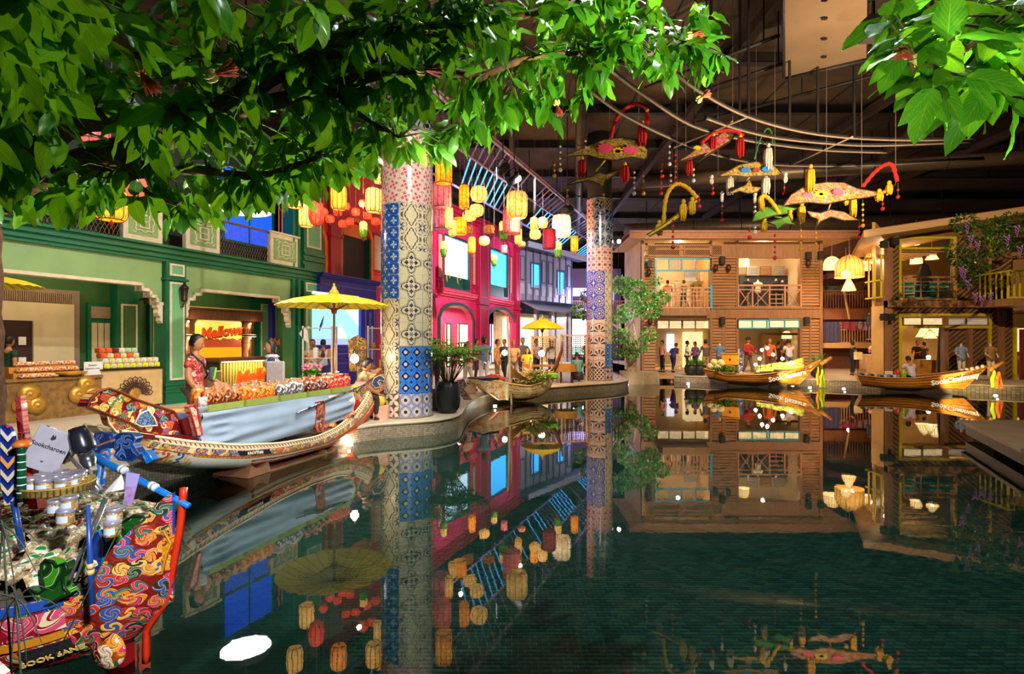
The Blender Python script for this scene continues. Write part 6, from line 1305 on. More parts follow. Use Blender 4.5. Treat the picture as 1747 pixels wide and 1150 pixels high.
t_=thing('woven_tray','round woven bamboo tray under the silver lidded jars','tray',P(98,838,3.05));b=MB();b.lathe([(.15,0),(.165,.01),(.175,.045),(.182,.05),(.172,.055),(.16,.02),(.001,.012)],n=40);obj('tray_body',b,M('woven_bamboo','A88A3A',.6,vs=40,var=.5),t_)
b=MB()
for k in range(40):a=2*pi*k/40;b.box(.172*cos(a)-.003,.172*cos(a)+.003,.172*sin(a)-.003,.172*sin(a)+.003,.008,.045)
obj('rim_slat',b,M('bamboo_dark','4A3A14',.6),t_,kind='stuff')
JB=scroll('jar_content','A87A3A',['C8A050','7A5A2A','D8C8A0','4A7A2A'],50,line=(.8,.7,.5));LID=M('silver_lid','B4B0BE',.25,.5)
def jar(loc,lb,grp,s=1.0):
 t_=thing('lidded_jar',lb,'jar',loc,R.uniform(0,6),grp);b=MB();b.lathe([(.036,0),(.04,.006),(.04,.062),(.037,.068)],n=18);obj('glass',b,JB,t_);b=MB();b.lathe([(.041,.062),(.043,.066),(.043,.080),(.040,.084),(.036,.082)],n=24);obj('lid',b,LID,t_)
 b=MB();b.grid(lambda u,v:(.0405*sin(.9*(u-.5)*2),-.0405*cos(.9*(u-.5)*2),.016+v*.036),6,1);b.xf(Matrix.Rotation(-t_.rotation_euler[2],4,'Z'));obj('label',b,M('label_pale','C8D0E0',.5),t_);t_.scale=(s,s,s);return t_
o0=P(98,838,3.05);names=['front left','front middle','front right','middle left','middle centre','middle right','back left','back right']
for i,(dx,dy)in enumerate(((-.085,-.07),(0,-.085),(.085,-.06),(-.10,.015),(-.01,.0),(.08,.03),(-.05,.09),(.04,.10))):jar(o0+Vector((dx,dy,.014)),'silver lidded jar on the woven tray, %s'%names[i],'jars on the woven tray')
for i,(px,py,Y,lb)in enumerate(((96,868,2.9,'below the woven tray, left'),(118,862,2.9,'below the woven tray, right'),(112,885,2.85,'lowest below the woven tray'),(195,882,2.95,'among packets left of the green scroll'),(192,905,2.9,'standing below another by the green scroll'))):jar(P(px,py,Y)-Vector((0,0,.03)),'silver lidded jar %s'%lb,'jars among the packets')
t_=thing('white_paper_cone','folded white paper cone beside the purple label','paper',P(195,840,3.1));b=MB();b.add([(-.06,0,0),(.07,0,.02),(.05,.02,.03),(.02,.03,.10),(0,-.02,.01)],[(0,4,3),(4,1,3),(1,2,3),(2,0,3),(0,1,4)]);obj('sheet',b,M('white_card'),t_)
t_=thing('purple_label_card','upright purple and lilac label card near the bow of the near boat','card',P(222,860,3.0));b=MB();b.prism([(-.035,0),(.01,-.01),(.055,.17),(-.02,.18)],-.003,.003,'y');m_,tt,bs=newmat('lilac_card');x,y,z=sep(tt,coord(tt));setp(tt,bs,mixc(tt,z.gt(.1),mixc(tt,noise(tt,coord(tt),30,3),hexc('3A2A8A'),hexc('D8B0D8')),hexc('A89AD0')),.4);obj('card',b,m_,t_)
def packet_mat(name,a,b_,lab):
 m,t,b=newmat(name);v=coord(t);x,y,z=sep(t,v);vo=t.nodes.new('ShaderNodeTexVoronoi');vo.inputs['Scale'].default_value=70;t.links.new(v.k,vo.inputs['Vector']);rn=sep(t,X(t,vo.outputs['Color']))[0]
 c=ramp(t,rn,[(0,hexc(a)),(.4,hexc(b_)),(.8,hexc('F4ECD8'))],'CONSTANT')
 if lab=='round':d=(x*x*1.0+y*y*1.6).sq();c=mixc(t,d.lt(.030),c,hexc('D8E8C8'));c=mixc(t,(d.lt(.026))*(y*60+x*20).sin().gt(-.3),c,hexc('2E8A3A'))
 if lab=='square':c=mixc(t,x.abs().lt(.03)*y.abs().lt(.02),c,hexc('9AC850'))
 if lab=='white':c=mixc(t,x.abs().lt(.055)*y.abs().lt(.035),c,hexc('B8D8E8'))
 setp(t,b,c,.18);b.inputs['Coat Weight'].default_value=.8;bump(t,b,noise(t,v,45,3),.6,.01);return m
def pillow(name,w_,h,d,mat):
 b=MB();vs=[]
 def f(u,v,s):
  a,c=(u-.5)*2,(v-.5)*2;t=(1-a**4)*(1-c**4);return(w_/2*a*(1-.05*(1-abs(c))),h/2*c*(1-.05*(1-abs(a))),s*d/2*t**.7)
 b.grid(lambda u,v:f(u,v,1),6,5);b.grid(lambda u,v:f(u,v,-1),6,5,flip=True);return b.mesh(name,mat)
PK=[pillow('packet',.13,.10,.04,packet_mat('nut_packet','B89468','E0C898','round')),pillow('packet',.12,.09,.035,packet_mat('seed_packet','9A8458','D0B888','round')),pillow('packet',.14,.09,.035,packet_mat('berry_packet','5E1E24','8E3A34','square')),pillow('packet',.12,.10,.04,packet_mat('plain_packet','9A8A6A','D8C8A0','')),pillow('packet',.13,.08,.03,packet_mat('blue_white_packet','8AA8B8','C8D8E0','white'))]
rr_=random.Random(3);cnt=0;words=['beige nut packet','tan seed packet','dark berry packet','plain crisps packet','blue and white packet']
def where(px,py,z=0):
 return['at the left edge','left of the dragon carving','behind the dragon carving','under the leaning rods','beside the blue mast','near the bow cheek'][sum(px>q for q in(30,70,110,140,175))]+', '+['back of the heap','upper part','middle part','lower part','near gunwale'][sum(py>q for q in(872,905,940,975))]
for row in range(22):
 y=2.66+row*.085
 for q in range(34):
  x=-4.6+q*.105+rr_.uniform(-.03,.03);yy=y+rr_.uniform(-.03,.03)
  rel=WN.o;u_=(x-rel.x)*WN.d.x+(yy-rel.y)*WN.d.y;v_=(x-rel.x)*WN.n.x+(yy-rel.y)*WN.n.y
  if u_>-.28 or abs(v_-.1)>lerp1([(-5,1.1),(-1.4,.95),(-.9,.7),(-.55,.5),(-.3,.22)],u_):continue
  if v_<-lerp1(NW,u_)+.10:continue
  z=.10+.26*(1-((v_-.1)/1.25)**2)*min(1,(-u_-.1)/.9+.25)+.03*sin(x*9)+rr_.uniform(0,.03)+max(0,v_)*.10
  px,py=CX+F*x/yy,HY-F*(z-EYE)/yy
  if px<-60 or cnt>=300:continue
  k=2 if(px<130 and 850<py<905)else rr_.choices([0,1,3,4],[5,3,2,.7])[0]
  o=bpy.data.objects.new('snack_packet',PK[k]);C.objects.link(o);o.location=(x,yy,z);o.rotation_euler=(rr_.uniform(.0,.8),rr_.uniform(-.35,.35),rr_.uniform(-1.2,1.2));cnt+=1
  tag(o,words[k]+', '+where(px,py),'packet',words[k]+'s '+where(px,py))
b=MB();b.grid(lambda u,v:(-4.8+4.35*u,-.62+(1.30)*v-(.0),.06+.22*sin(pi*v)),20,8)
b.v=[tuple(Vector((v[0],v[1]*min(1,max(.25,lerp1(NW,v[0])/.75)),v[2])))for v in b.v];obj('hold_board',b,M('hold_board',(.10,.07,.05),.7),nb)
t_=thing('red_boat_corner','corner of a red and orange painted board at the bottom left','board',P(-4,1145,2.45));b=MB();b.prism([(-.35,.22),(-.12,.12),(.07,-.05),(.04,-.09),(-.35,-.08)],-.03,.03,'y');obj('board',b,scroll('corner_paint','A81E1E',['E8A0A0','2A5AA0','F0E0D0'],9,plane='XZ'),t_);b=MB();b.tube([(-.35,-.035,.22),(-.12,-.035,.12),(.07,-.035,-.05)],.012,6);obj('orange_edge',b,M('ochre_bead'),t_)
gp=thing('grass_stems','thin dark umbrella sedge stems rising at the left edge before the near boat','plant',P(15,1150,1.9));b=MB();DG2=M('dark_stem',(.012,.02,.008),.7)
for hx,hy,hY in((5,895,2.0),(28,1020,1.9)):
 h_=P(hx,hy,hY)
 for k in range(9):
  a=k*.7+.3;L=R.uniform(.12,.22);pts=[h_+Vector((cos(a)*L*f_,.25*sin(a*2)*L*f_,sin(a)*L*.8*f_-.12*f_*f_))for f_ in(0,.3,.6,1)];b.tube(pts,[.0032,.003,.0024,.001],4,cap=False)
 b.tube([h_,h_+Vector((.02,0,-.35)),h_+Vector((.0,.05,-.8))],.004,5)
b.tube([P(205,900,2.2),P(160,990,2.1),P(80,1150,2.0)],.0025,4)
obj('stem',b,DG2,gp,world=True,kind='stuff')
#lanterns
def paper(name,c1,c2,es,spec=.0,vs=9):
 m,t,b=newmat(name);v=coord(t);n=noise(t,v,vs,4,.6);x,y,z=sep(t,v)
 c=ramp(t,n,[(.32,hexc(c2)),(.6,hexc(c1))]);hot=mth(t,'MAXIMUM',.35,1.15-((z*z+x*x*.3).sq()*1.7))
 setp(t,b,c,.7,emis=c,es=hot*es);return m
LP={'amber':paper('paper_amber','FFD070','E8952A',1.5),'pale':paper('paper_pale','FFE8B8','F0B050',2.6),'orange':paper('paper_orange','FFA01E','D86408',1.7),'brown':paper('paper_brown','C8783A','8E4A2A',.7),'pink':paper('paper_pink','F07A78','C83A50',.75,vs=16),'green':paper('paper_green','6A9A1E','2E5A0E',.7),'crimson':paper('paper_crimson','A8122E','6E0A1E',.55),'red':paper('paper_red','F04A28','C81E14',1.3),'rose':paper('paper_rose','D8788A','9A3A50',.55)}
RIB=M('lantern_rib','5A2A14',.6);CRD=M('lantern_cord',(.25,.2,.2),.6)
def lantern(px,py,Y,w_,h,kind,label,group,top=10.38):
 c=P(px,py,Y);r=w_*Y/F/2;hh=h*Y/F/2;t_=thing('paper_lantern',label,'lantern',c,R.uniform(0,3),group)
 if kind in('amber_barrel','pale_barrel'):prof=[(.55,-1),(.85,-.95),(.98,-.75),(1,0),(.98,.75),(.85,.95),(.5,1)]
 elif kind in('tall','tall2'):prof=[(.78,-1),(.95,-.86),(1,-.6),(1,.6),(.95,.86),(.7,1)]
 elif kind in('round','browny','red'):prof=[(.45,-1),(.8,-.82),(.97,-.4),(1,0),(.97,.4),(.8,.82),(.45,1)]
 elif kind=='green':prof=None
 else:prof=[(.96,-1),(1,-.9),(1,.9),(.96,1)]
 mt={'amber_barrel':'amber','pale_barrel':'pale','tall':'orange','tall2':'amber','round':'amber','browny':'brown','red':'red','pinkcyl':'pink','crimson':'crimson','orangedrum':'orange','rose':'rose','green':'amber'}[kind]
 if kind=='green':
  b=MB();b.lathe([(.85*r,0),(.95*r,.15*hh),(.95*r,.8*hh),(.7*r,hh)],n=16);obj('upper_shade',b,LP['amber'],t_);b=MB();b.lathe([(.6*r,-hh),(.9*r,-.6*hh),(r,-.05*hh),(.85*r,0)],n=16);obj('lower_shade',b,LP['green'],t_);prof=[(.6,-1),(.95,-.4),(1,0),(.95,.5),(.7,1)]
 else:b=MB();b.lathe([(a*r,z*hh)for a,z in prof],n=20);obj('shade',b,LP[mt],t_)
 b=MB();nr=8 if w_<24 else 10
 for k in range(nr):
  a=2*pi*k/nr;b.tube([(a_*r*1.012*cos(a),a_*r*1.012*sin(a),z*hh)for a_,z in prof],.006 if w_<24 else .008,4,cap=False)
 for z in(-1,1):b.lathe([(prof[0][0]*r,z*hh-.012),(prof[0][0]*r*1.04,z*hh),(prof[0][0]*r,z*hh+.012)],n=16,cap=False)
 obj('rib',b,RIB if kind!='green' else M('green_rib','2A3A0E',.6),t_,kind='stuff')
 b=MB();
 for s in(-1,1):b.tube([(s*prof[-1][0]*r,0,hh),(0,0,hh*1.25)],.006,4)
 b.tube([(0,0,hh*1.2),(0,0,top-c.z)],.006,4);obj('cord',b,CRD,t_)
 if kind in('green','pinkcyl','red','tall'):b=MB();b.tube([(0,0,-hh),(0,0,-hh*1.5)],[.012,.025],6);obj('tassel',b,M('tassel_red','A81E28',.8),t_)
 return t_
LN=[(882,350,19.3,36,44,'amber_barrel','largest amber barrel lantern, centre of the cluster'),(958,386,22.9,32,37,'pale_barrel','big glowing pale barrel lantern near the far column'),(792,336,16.1,18,40,'tall','tall orange lantern at upper left of the cluster'),(817,331,16.4,29,26,'round','bright round amber lantern right of the tall orange one'),(813,359,17.5,25,20,'round','round amber lantern below the bright round one'),(801,368,18.2,24,18,'round','squat amber lantern just behind and below another'),(772,389,18.0,14,27,'tall2','narrow amber lantern beside the orange drum'),(785,386,18.6,22,28,'orangedrum','orange drum lantern left of the pink shophouse window'),(798,392,19.5,20,14,'browny','unlit brown round lantern above the big cyan window'),(834,391,19.5,20,14,'browny','unlit brown round lantern between the two cyan windows'),(805,418,24.0,13,27,'tall','orange tall lantern right of the big cyan window'),(826,411,22.6,19,15,'round','small round amber lantern above the second cyan window'),(757,425,21.8,12,26,'green','green bottomed lantern beside the near column'),(859,394,20.4,16,32,'green','green bottomed lantern under the large pink one'),(952,426,22.4,13,27,'green','green bottomed lantern below the big pale barrel'),(843,444,22,11,20,'green','lowest green bottomed lantern over the second cyan window'),(873,378,20.2,30,42,'pinkcyl','pink speckled cylinder lantern behind the largest amber one'),(884,403,20.8,13,26,'tall2','amber lantern below right of the largest one'),(890,417,23,14,10,'browny','small brown lantern lowest right of centre'),(911,384,21.3,13,25,'tall','orange tall lantern left of a pale round pair'),(926,380,21.8,17,18,'round','pale round lantern behind the orange tall one'),(913,400,20.9,20,16,'round','round yellow lantern under the orange tall one'),(937,408,21.5,22,32,'crimson','dark crimson drum lantern left of the pale barrel'),(980,416,24.2,13,27,'tall','rightmost orange tall lantern beside the far column'),(860,425,22.6,11,13,'pinkcyl','tiny pink lantern above the second cyan window'),(757,287,15.6,28,52,'orangedrum','tall orange drum lantern beside the near column top'),(754,333,16.6,32,42,'pinkcyl','pink speckled cylinder lantern beside the near column'),(752,374,17.2,30,34,'rose','rose cylinder lantern below the pink one by the near column'),(766,372,16.9,14,36,'tall2','amber lantern in front of the rose cylinder'),(645,345,13.6,15,38,'tall2','amber tall lantern just left of the near column'),(646,300,13.4,16,26,'amber_barrel','amber lantern half under leaves left of the near column'),(620,392,14.2,14,26,'green','green bottomed lantern over the coral archway')]
for i,l in enumerate(LN):lantern(*l[:6],l[6],'lanterns hanging over the quay',10.38)
RL=[(563,374,15.5),(576,362,16),(590,352,15),(597,378,15.5),(607,362,14.6),(620,347,14),(627,368,15),(634,352,14.2),(585,382,15.5),(641,378,14.8),(552,362,15)]
for i,(px,py,Y)in enumerate(RL):lantern(px,py,Y,15,13,'red','small round red lantern in the strings before the coral house, %s from the left'%['second','third','fifth','sixth','seventh','eighth','ninth','tenth','fourth','eleventh','first'][i],'small red lanterns',10.38)
for i,(px,Y,z,k_)in enumerate(((503,12,4.95,'tall2'),(578,12,4.9,'tall'),(637,12,4.85,'tall2'),(523,14,5.0,'tall2'),(540,12.6,4.7,'red'),(160,7.5,4.7,'pinkcyl'),(152,7.0,4.0,'red'),(190,8.0,3.7,'tall'))):
 p=Vector(((px-CX)/F*Y,Y,z));lantern(px,HY-(z-EYE)*F/Y,Y,26 if i<5 else 46,40 if i<5 else 50,k_,'%s lantern behind the tree canopy, %s'%({'tall2':'amber','tall':'orange','red':'red','pinkcyl':'pink'}[k_],['nearest the left branch tips','over the yellow parasol','beside the near column','over the blue shop','between two amber ones','upper of three at far left','large round one at far left','smallest of three at far left'][i]),'lanterns behind the canopy',10.38)
for x,y,z,p_ in((-1.6,16.5,5.6,60),(.3,19.5,6.0,90),(1.8,22.5,6.0,80),(-4.0,13.8,5.2,60)):light('lantern_glow','POINT',(x,y,z),p_,(1,.62,.28),size=.06)
t_=thing('floodlight','white round floodlight hanging behind the canopy, mirrored as glare on the water','lamp',(-5.9,11.7,4.5));b=MB();b.lathe([(.52,0),(.55,.06),(.5,.16),(.12,.3)],n=20,cap=False);obj('housing',b,BLK,t_);b=MB();b.lathe([(.001,.02),(.51,.02)],n=20,cap=False);obj('lens',b,M('flood_lens',(.9,.95,1),es=14),t_);b=MB();b.tube([(0,0,.3),(0,0,5.9)],.02,5);obj('hanger',b,BLK,t_)
#woven pendant lamps in the alley
WVM=paper('woven_cane','FFC860','B87A1E',1.2,vs=30);WVP=paper('woven_pale','FFE8A8','E8B050',1.6,vs=30);HOT=M('hot_core',(1,.9,.7),es=9)
def pend(px,py,Y,prof,s,label,mt=WVM,core=True):
 c=P(px,py,Y);t_=thing('woven_pendant',label,'lamp',c);k=s*Y/F;b=MB();b.lathe([(a*k,z*k)for a,z in prof],n=28,cap=False);obj('shade',b,mt,t_)
 b=MB()
 for q in range(18):a_=2*pi*q/18;b.tube([(a*k*1.01*cos(a_),a*k*1.01*sin(a_),z*k)for a,z in prof],.008,4,cap=False)
 obj('cane_rib',b,M('cane_rib','A8701E',.5),t_,kind='stuff')
 if core:b=MB();b.ball((0,-.05*k,prof[0][1]*k*.45),(.28*k,.28*k,.33*k),12);obj('bulb',b,HOT,t_)
 b=MB();b.tube([(0,0,prof[-1][1]*k),(0,0,prof[-1][1]*k+1.0)],.012,5);obj('cord',b,CRD,t_);return t_
dome=[(1.0,-.75),(.98,.0),(.85,.5),(.5,.85),(.12,1)];cone=[(1.0,-1),(.75,-.3),(.4,.5),(.22,1)];bell=[(1.1,-.6),(.8,-.1),(.55,.5),(.15,1)]
for i,a in enumerate(((1419,450,25.6,dome,13,'dome shaped woven pendant, leftmost of the alley lamps',WVP),(1449,457,25.0,dome,22,'largest woven cane pendant in the middle of the alley lamps',WVM),(1448,485,24.6,cone,11,'small cone pendant hanging lowest in the alley',WVP),(1474,454,25.2,dome,10,'drum pendant right of the largest alley lamp',WVP),(1486,441,25.6,bell,13,'flat bell pendant, rightmost of the alley lamps',WVM),(1443,468,24.4,dome,8,'small round pendant in front of the largest alley lamp',WVP))):pend(*a[:5],a[5],a[6])
for i,(px,py,Y,s,lb)in enumerate(((1268,447,29,10,'upstairs at the left of the crossed railing'),(1590,437,25.5,9,'upstairs right in the slant sided house'),(1563,443,25.5,9,'upstairs left in the slant sided house'),(1577,568,26.5,12,'downstairs left in the slant sided house'),(1597,564,26.5,12,'downstairs right in the slant sided house'),(1587,572,25.8,9,'lowest one downstairs in the slant sided house'),(1342,572,29,8,'over the shoppers behind the fruit boat'),(1563,415,25.5,5,'near the upstairs ceiling of the slant sided house'))):pend(px,py,Y,bell if i%2 else dome,s,'glowing ceiling pendant '+lb,WVP)
#hanging mobiles
TF=lambda nm,c:M('tassel_'+nm,c,.9,vs=40,var=.35,bmp=.6,bs=120)
TC={'red':TF('crimson','B81414'),'yellow':TF('gold','E8A814'),'white':TF('ivory','E0D8C8')}
def tassel(b,p,L,r):
 for k in range(13):
  a=k*2.4;q=r*.72*sqrt((k+.5)/13);s=.22*r;o=Vector((cos(a),sin(a),0));e=L*R.uniform(.82,1.05);b.tube([p-Vector((0,0,L*.02)),p+o*q*.9-Vector((0,0,L*.16)),p+o*q*1.1-Vector((0,0,L*.55)),p+o*q*R.uniform(.9,1.25)-Vector((0,0,e))],[s,s*1.5,s*1.6,s*.7],5)
def mobile(name,label,Y,body,tail,mat,arch,acol,tass,tcol,strings,hang,edge='gold'):
 c=P(*body[0],Y);t_=thing(name,label,'mobile',c);off=-c
 q=lambda px,py,dy=0:P(px,py,Y+dy)+off
 def plate_(pts,nm):
  n=len(pts);P3=[q(x,y,.35*((y-body[0][1])/-40.0))for x,y in pts];b=MB();d=Vector((0,.035,.02));b.add(P3+[p+d for p in P3],[tuple(range(n)),tuple(range(2*n-1,n-1,-1))]+[(i,n+i,n+(i+1)%n,(i+1)%n)for i in range(n)]);o=obj(nm,b,mat,t_);b=MB();b.tube(P3,.014,5,closed=True);obj('wire_rim',b,M('mobile_wire','3A2A0A',.5),o);return o
 bp_=plate_(body[1],'wing_plate')
 if len(body)>2:
  for(x,y,r,cc)in body[2]:
   b=MB();p=q(x,y,-.05);k=r*Y/F;vs=[p];n=20
   for i in range(n):a=2*pi*i/n;e=1+.18*cos(a*10);vs.append(p+Vector((k*e*cos(a),0,k*.62*e*sin(a))))
   b.add(vs+[v+Vector((0,.03,0))for v in vs],[(0,1+i,1+(i+1)%n)for i in range(n)]+[(1+i,n+2+i,n+2+(i+1)%n,1+(i+1)%n)for i in range(n)]);obj('rosette',b,M('rosette_'+cc,{'pink':'E8507A','yellow':'F0C81E','blue':'1E7AD0','brown':'8A3A1E'}[cc],.5),bp_)
 if tail:plate_(tail,'tail_plate');b=MB();b.tube([q(body[0][0],body[0][1]+8),q(sum(x for x,y in tail)/len(tail),min(y for x,y in tail)+4)],.02,5);obj('neck',b,mat,t_)
 if arch:b=MB();s_=[Vector((p_[0],0,p_[1]))for p_ in smooth_line([(q(x,y).x,q(x,y).z)for x,y in arch],6)];b.tube(s_,[(.045 if acol!='green' else .02)*(1+.22*sin(i*2.6))for i in range(len(s_))],8);obj('garland_arch',b,{'red':TC['red'],'yellow':TC['yellow'],'green':M('green_stem','2E7A3A',.6)}[acol],t_)
 for(x,y,L,r)in tass:b=MB();tassel(b,q(x,y),L*Y/F,r*Y/F);o=obj('tassel',b,TC[tcol],t_);b=MB();b.ball(q(x,y-2),(.05,.05,.06),8);obj('tassel_knot',b,TC['yellow' if tcol=='red' else tcol],o)
 for(x,y0,y1)in strings:
  b=MB();b.tube([q(x,y0),q(x,y1)],.0035,4);n=max(2,int((y1-y0)/9));o=obj('bead_string',b,CRD,t_)
  b=MB();
  for i in range(n):b.ball(q(x,y0+(y1-y0)*(i+1)/n),.032 if i<n-1 else .05,6)
  obj('beads',b,[TC['yellow'],TC['white'],M('bead_red','C81E1E',.5)][(x//7)%3],o,kind='stuff')
 b=MB()
 for(x,y)in hang:p=q(x,y);b.tube([p,p+Vector((0,0,10.3-(c.z+p.z)))],.004,4)
 obj('hanging_wire',b,CRD,t_,kind='stuff');return t_
MG=scroll('mobile_gold','D8B83A',['1E2A14','F0E0A0','8E7A1E','E8C848','3A5A1E'],22,plane='XZ',line=(.95,.9,.5));MP=scroll('mobile_pink','C89A2E',['D8286A','E8C0A0','6E3A1E','D86A9A'],17,plane='XZ',line=(.98,.9,.6));MBr=scroll('mobile_bronze','C8A03A',['5A3A14','E8D080','3A2A1A','E8B848'],20,plane='XZ',line=(.95,.85,.5));MGr=M('leaf_green_cloth','5E9A2E',.6,vs=3,var=.4)
mobile('lotus_mobile','gold wing shaped hanging mobile with red tassels and a red arch, leftmost',12.6,((1040,256),[(957,269),(975,262),(1000,250),(1030,239),(1062,235),(1090,240),(1106,256),(1104,272),(1080,268),(1050,274),(1020,270),(1005,265),(980,266)],[(1033,253,14,'pink'),(1075,257,14,'pink'),(1054,258,10,'yellow'),(1054,258,5,'brown')]),[(966,316),(985,306),(1010,301),(1022,294),(1034,298),(1060,288),(1048,300),(1034,308),(1030,322),(1022,314),(1005,308),(985,312)],MG,[(1042,236),(1050,206),(1068,184),(1090,178),(1105,186)],'red',[(1096,212,36,9),(993,272,30,8),(1066,282,30,9),(1104,190,24,5)],'red',[(946,272,300),(956,240,290),(999,230,262),(968,314,345),(1030,320,344),(1098,290,330),(1130,262,300),(1082,285,330)],[(1040,240),(1090,240),(960,268)])
mobile('diamond_mobile','pink gold slanting hanging mobile with red tassels, second from the left',12.2,((1212,250),[(1152,279),(1178,262),(1198,246),(1225,232),(1250,214),(1257,222),(1248,240),(1222,256),(1200,270),(1190,278),(1205,262),(1180,270)],[(1190,252,6,'yellow'),(1228,240,6,'pink')]),None,MP,[(1196,244),(1220,226),(1250,222),(1268,232)],'red',[(1217,232,26,7),(1263,234,34,8),(1176,272,26,7),(1248,212,10,4)],'red',[(1152,255,312),(1142,240,280),(1128,282,330),(1183,280,308),(1144,290,318)],[(1250,216),(1170,268)])
mobile('ivory_tassel_mobile','bronze gold hanging mobile with ivory tassels and a green stem arch',12.8,((1282,290),[(1224,302),(1245,290),(1262,281),(1290,276),(1318,280),(1334,296),(1328,300),(1300,300),(1275,302),(1255,300)],[(1272,290,8,'blue'),(1308,289,8,'blue'),(1290,290,6,'brown')]),[(1243,332),(1256,322),(1272,316),(1279,305),(1284,318),(1300,320),(1292,328),(1276,330),(1262,326)],MBr,[(1287,272),(1296,240),(1308,220),(1316,226),(1318,246)],'green',[(1311,250,40,8),(1246,302,30,7),(1307,302,30,8),(1214,304,10,4),(1340,300,12,4),(1232,332,12,3),(1288,334,12,3)],'white',[(1216,312,330),(1338,310,330),(1232,340,375),(1288,344,362)],[(1290,276),(1225,302)])
mobile('rose_wing_mobile','largest pink and yellow hanging mobile with gold tassels, rightmost',12.4,((1420,330),[(1336,352),(1350,332),(1376,316),(1410,311),(1440,312),(1462,322),(1500,328),(1528,316),(1512,330),(1480,337),(1440,342),(1410,348),(1380,345),(1352,348)],[(1378,334,9,'pink'),(1430,327,9,'pink'),(1401,331,11,'yellow'),(1401,331,4,'brown')]),[(1376,360),(1400,364),(1416,358),(1440,362),(1465,376),(1440,376),(1418,370),(1400,378),(1394,386),(1396,374),(1384,370)],MP,[(1472,318),(1490,296),(1508,282),(1522,282),(1531,310)],'red',[(1383,286,42,8),(1368,350,30,7),(1456,336,34,6),(1500,328,16,7),(1517,314,18,6),(1444,338,12,4)],'yellow',[(1366,382,425),(1392,388,470),(1466,378,405),(1472,340,385),(1506,340,356),(1532,312,336)],[(1410,312),(1470,320),(1528,316)])
mobile('green_leaf_mobile','green leaf shaped hanging mobile with gold tassels below the ivory tasselled one',11.8,((1322,362),[(1284,378),(1288,364),(1304,354),(1330,350),(1360,356),(1345,364),(1320,368),(1300,374)]),[(1310,380),(1330,374),(1346,368),(1352,380),(1362,384),(1340,382),(1326,392),(1322,384)],MGr,[(1300,352),(1296,340),(1304,334),(1316,344),(1330,366)],'yellow',[(1300,340,20,5),(1304,376,20,6),(1348,364,16,5)],'yellow',[(1279,382,405),(1322,392,440),(1288,380,396)],[(1322,352)])
ym=mobile('yellow_garland_mobile','hooped yellow garland hanging mobile with three gold tassels',11.6,((1158,376),[(1104,400),(1130,384),(1160,362),(1188,340),(1192,344),(1164,368),(1134,388),(1108,403)]),None,TC['yellow'],[(1132,388),(1134,352),(1140,328),(1154,314),(1172,320),(1190,338)],'yellow',[(1125,382,20,7),(1166,346,30,7),(1181,342,24,7)],'yellow',[(1103,398,445),(1148,368,422),(1193,330,352)],[(1155,314)])
for i,(px,y0,y1)in enumerate(((874,238,305),(900,225,300))):
 pass
 #parasols
YP=M('oiled_yellow_paper','E8D014',.45,vs=1.5,var=.1)
def parasol(label,x,y,zr,r,rise,foot,tilt=0,full=True):
 t_=thing('paper_parasol',label,'parasol',(x,y,foot),0);zr-=foot;n=28;b=MB();vs=[];rings=[(.10,1.0),(.35,.84),(.7,.52),(.9,.2),(1.0,0)]
 for q,(a,z)in enumerate(rings):
  for k in range(2*n):an=pi*k/n;lift=-.014*(k%2)*a;vs.append((r*a*cos(an)*(1-.012*(k%2)),r*a*sin(an)*(1-.012*(k%2)),zr+rise*z+lift))
 m_=2*n;b.add(vs,[(q*m_+k,(q+1)*m_+k,(q+1)*m_+(k+1)%m_,q*m_+(k+1)%m_)for q in range(4)for k in range(m_)]);obj('canopy',b,YP,t_)
 for k in range(n):
  an=2*pi*k/n;b=MB();b.tube([(r*a*cos(an),r*a*sin(an),zr+rise*z-.012)for a,z in rings],.006,4,cap=False);obj('rib',b,M('bamboo_rib','B88A1E',.5),t_)
 b=MB()
 for k in range(n):an=2*pi*k/n;b.tube([(.03*cos(an),.03*sin(an),zr-.10),(r*.45*cos(an),r*.45*sin(an),zr+rise*.72)],.004,4,cap=False)
 obj('stretcher',b,M('stretcher_dark','6A3A1A',.6),t_,kind='stuff')
 b=MB();b.tube([(0,0,0),(0,0,zr+rise*.95)],.024,10);p_=obj('pole',b,M('bamboo_pole','8A5A2A',.5,vs=12),t_);b=MB();b.lathe([(.045,zr-.16),(.06,zr-.1),(.045,zr-.04)],n=12);obj('runner',b,M('stretcher_dark'),p_)
 b=MB();b.lathe([(r*.105,zr+rise*.98),(.09,zr+rise+.05),(.05,zr+rise+.10),(.045,zr+rise+.14),(.02,zr+rise+.16),(.018,zr+rise+.22)],n=16);obj('finial',b,M('finial_yellow','B8A01E',.5),t_);return t_
p0=P(570,522,10.7);parasol('yellow oiled paper parasol over the snack stall in the painted boat',p0.x,10.7,p0.z-.0,1.12,.24,.0)
p0=P(925,561,22.6);parasol('far yellow parasol over the market stalls by the grey shophouse',p0.x,22.6,p0.z,.93,.40,.0)
p0=P(-30,486,7.4);parasol('yellow parasol cut by the left edge in front of the green arcade',p0.x,7.4,p0.z,.66,.15,.0)
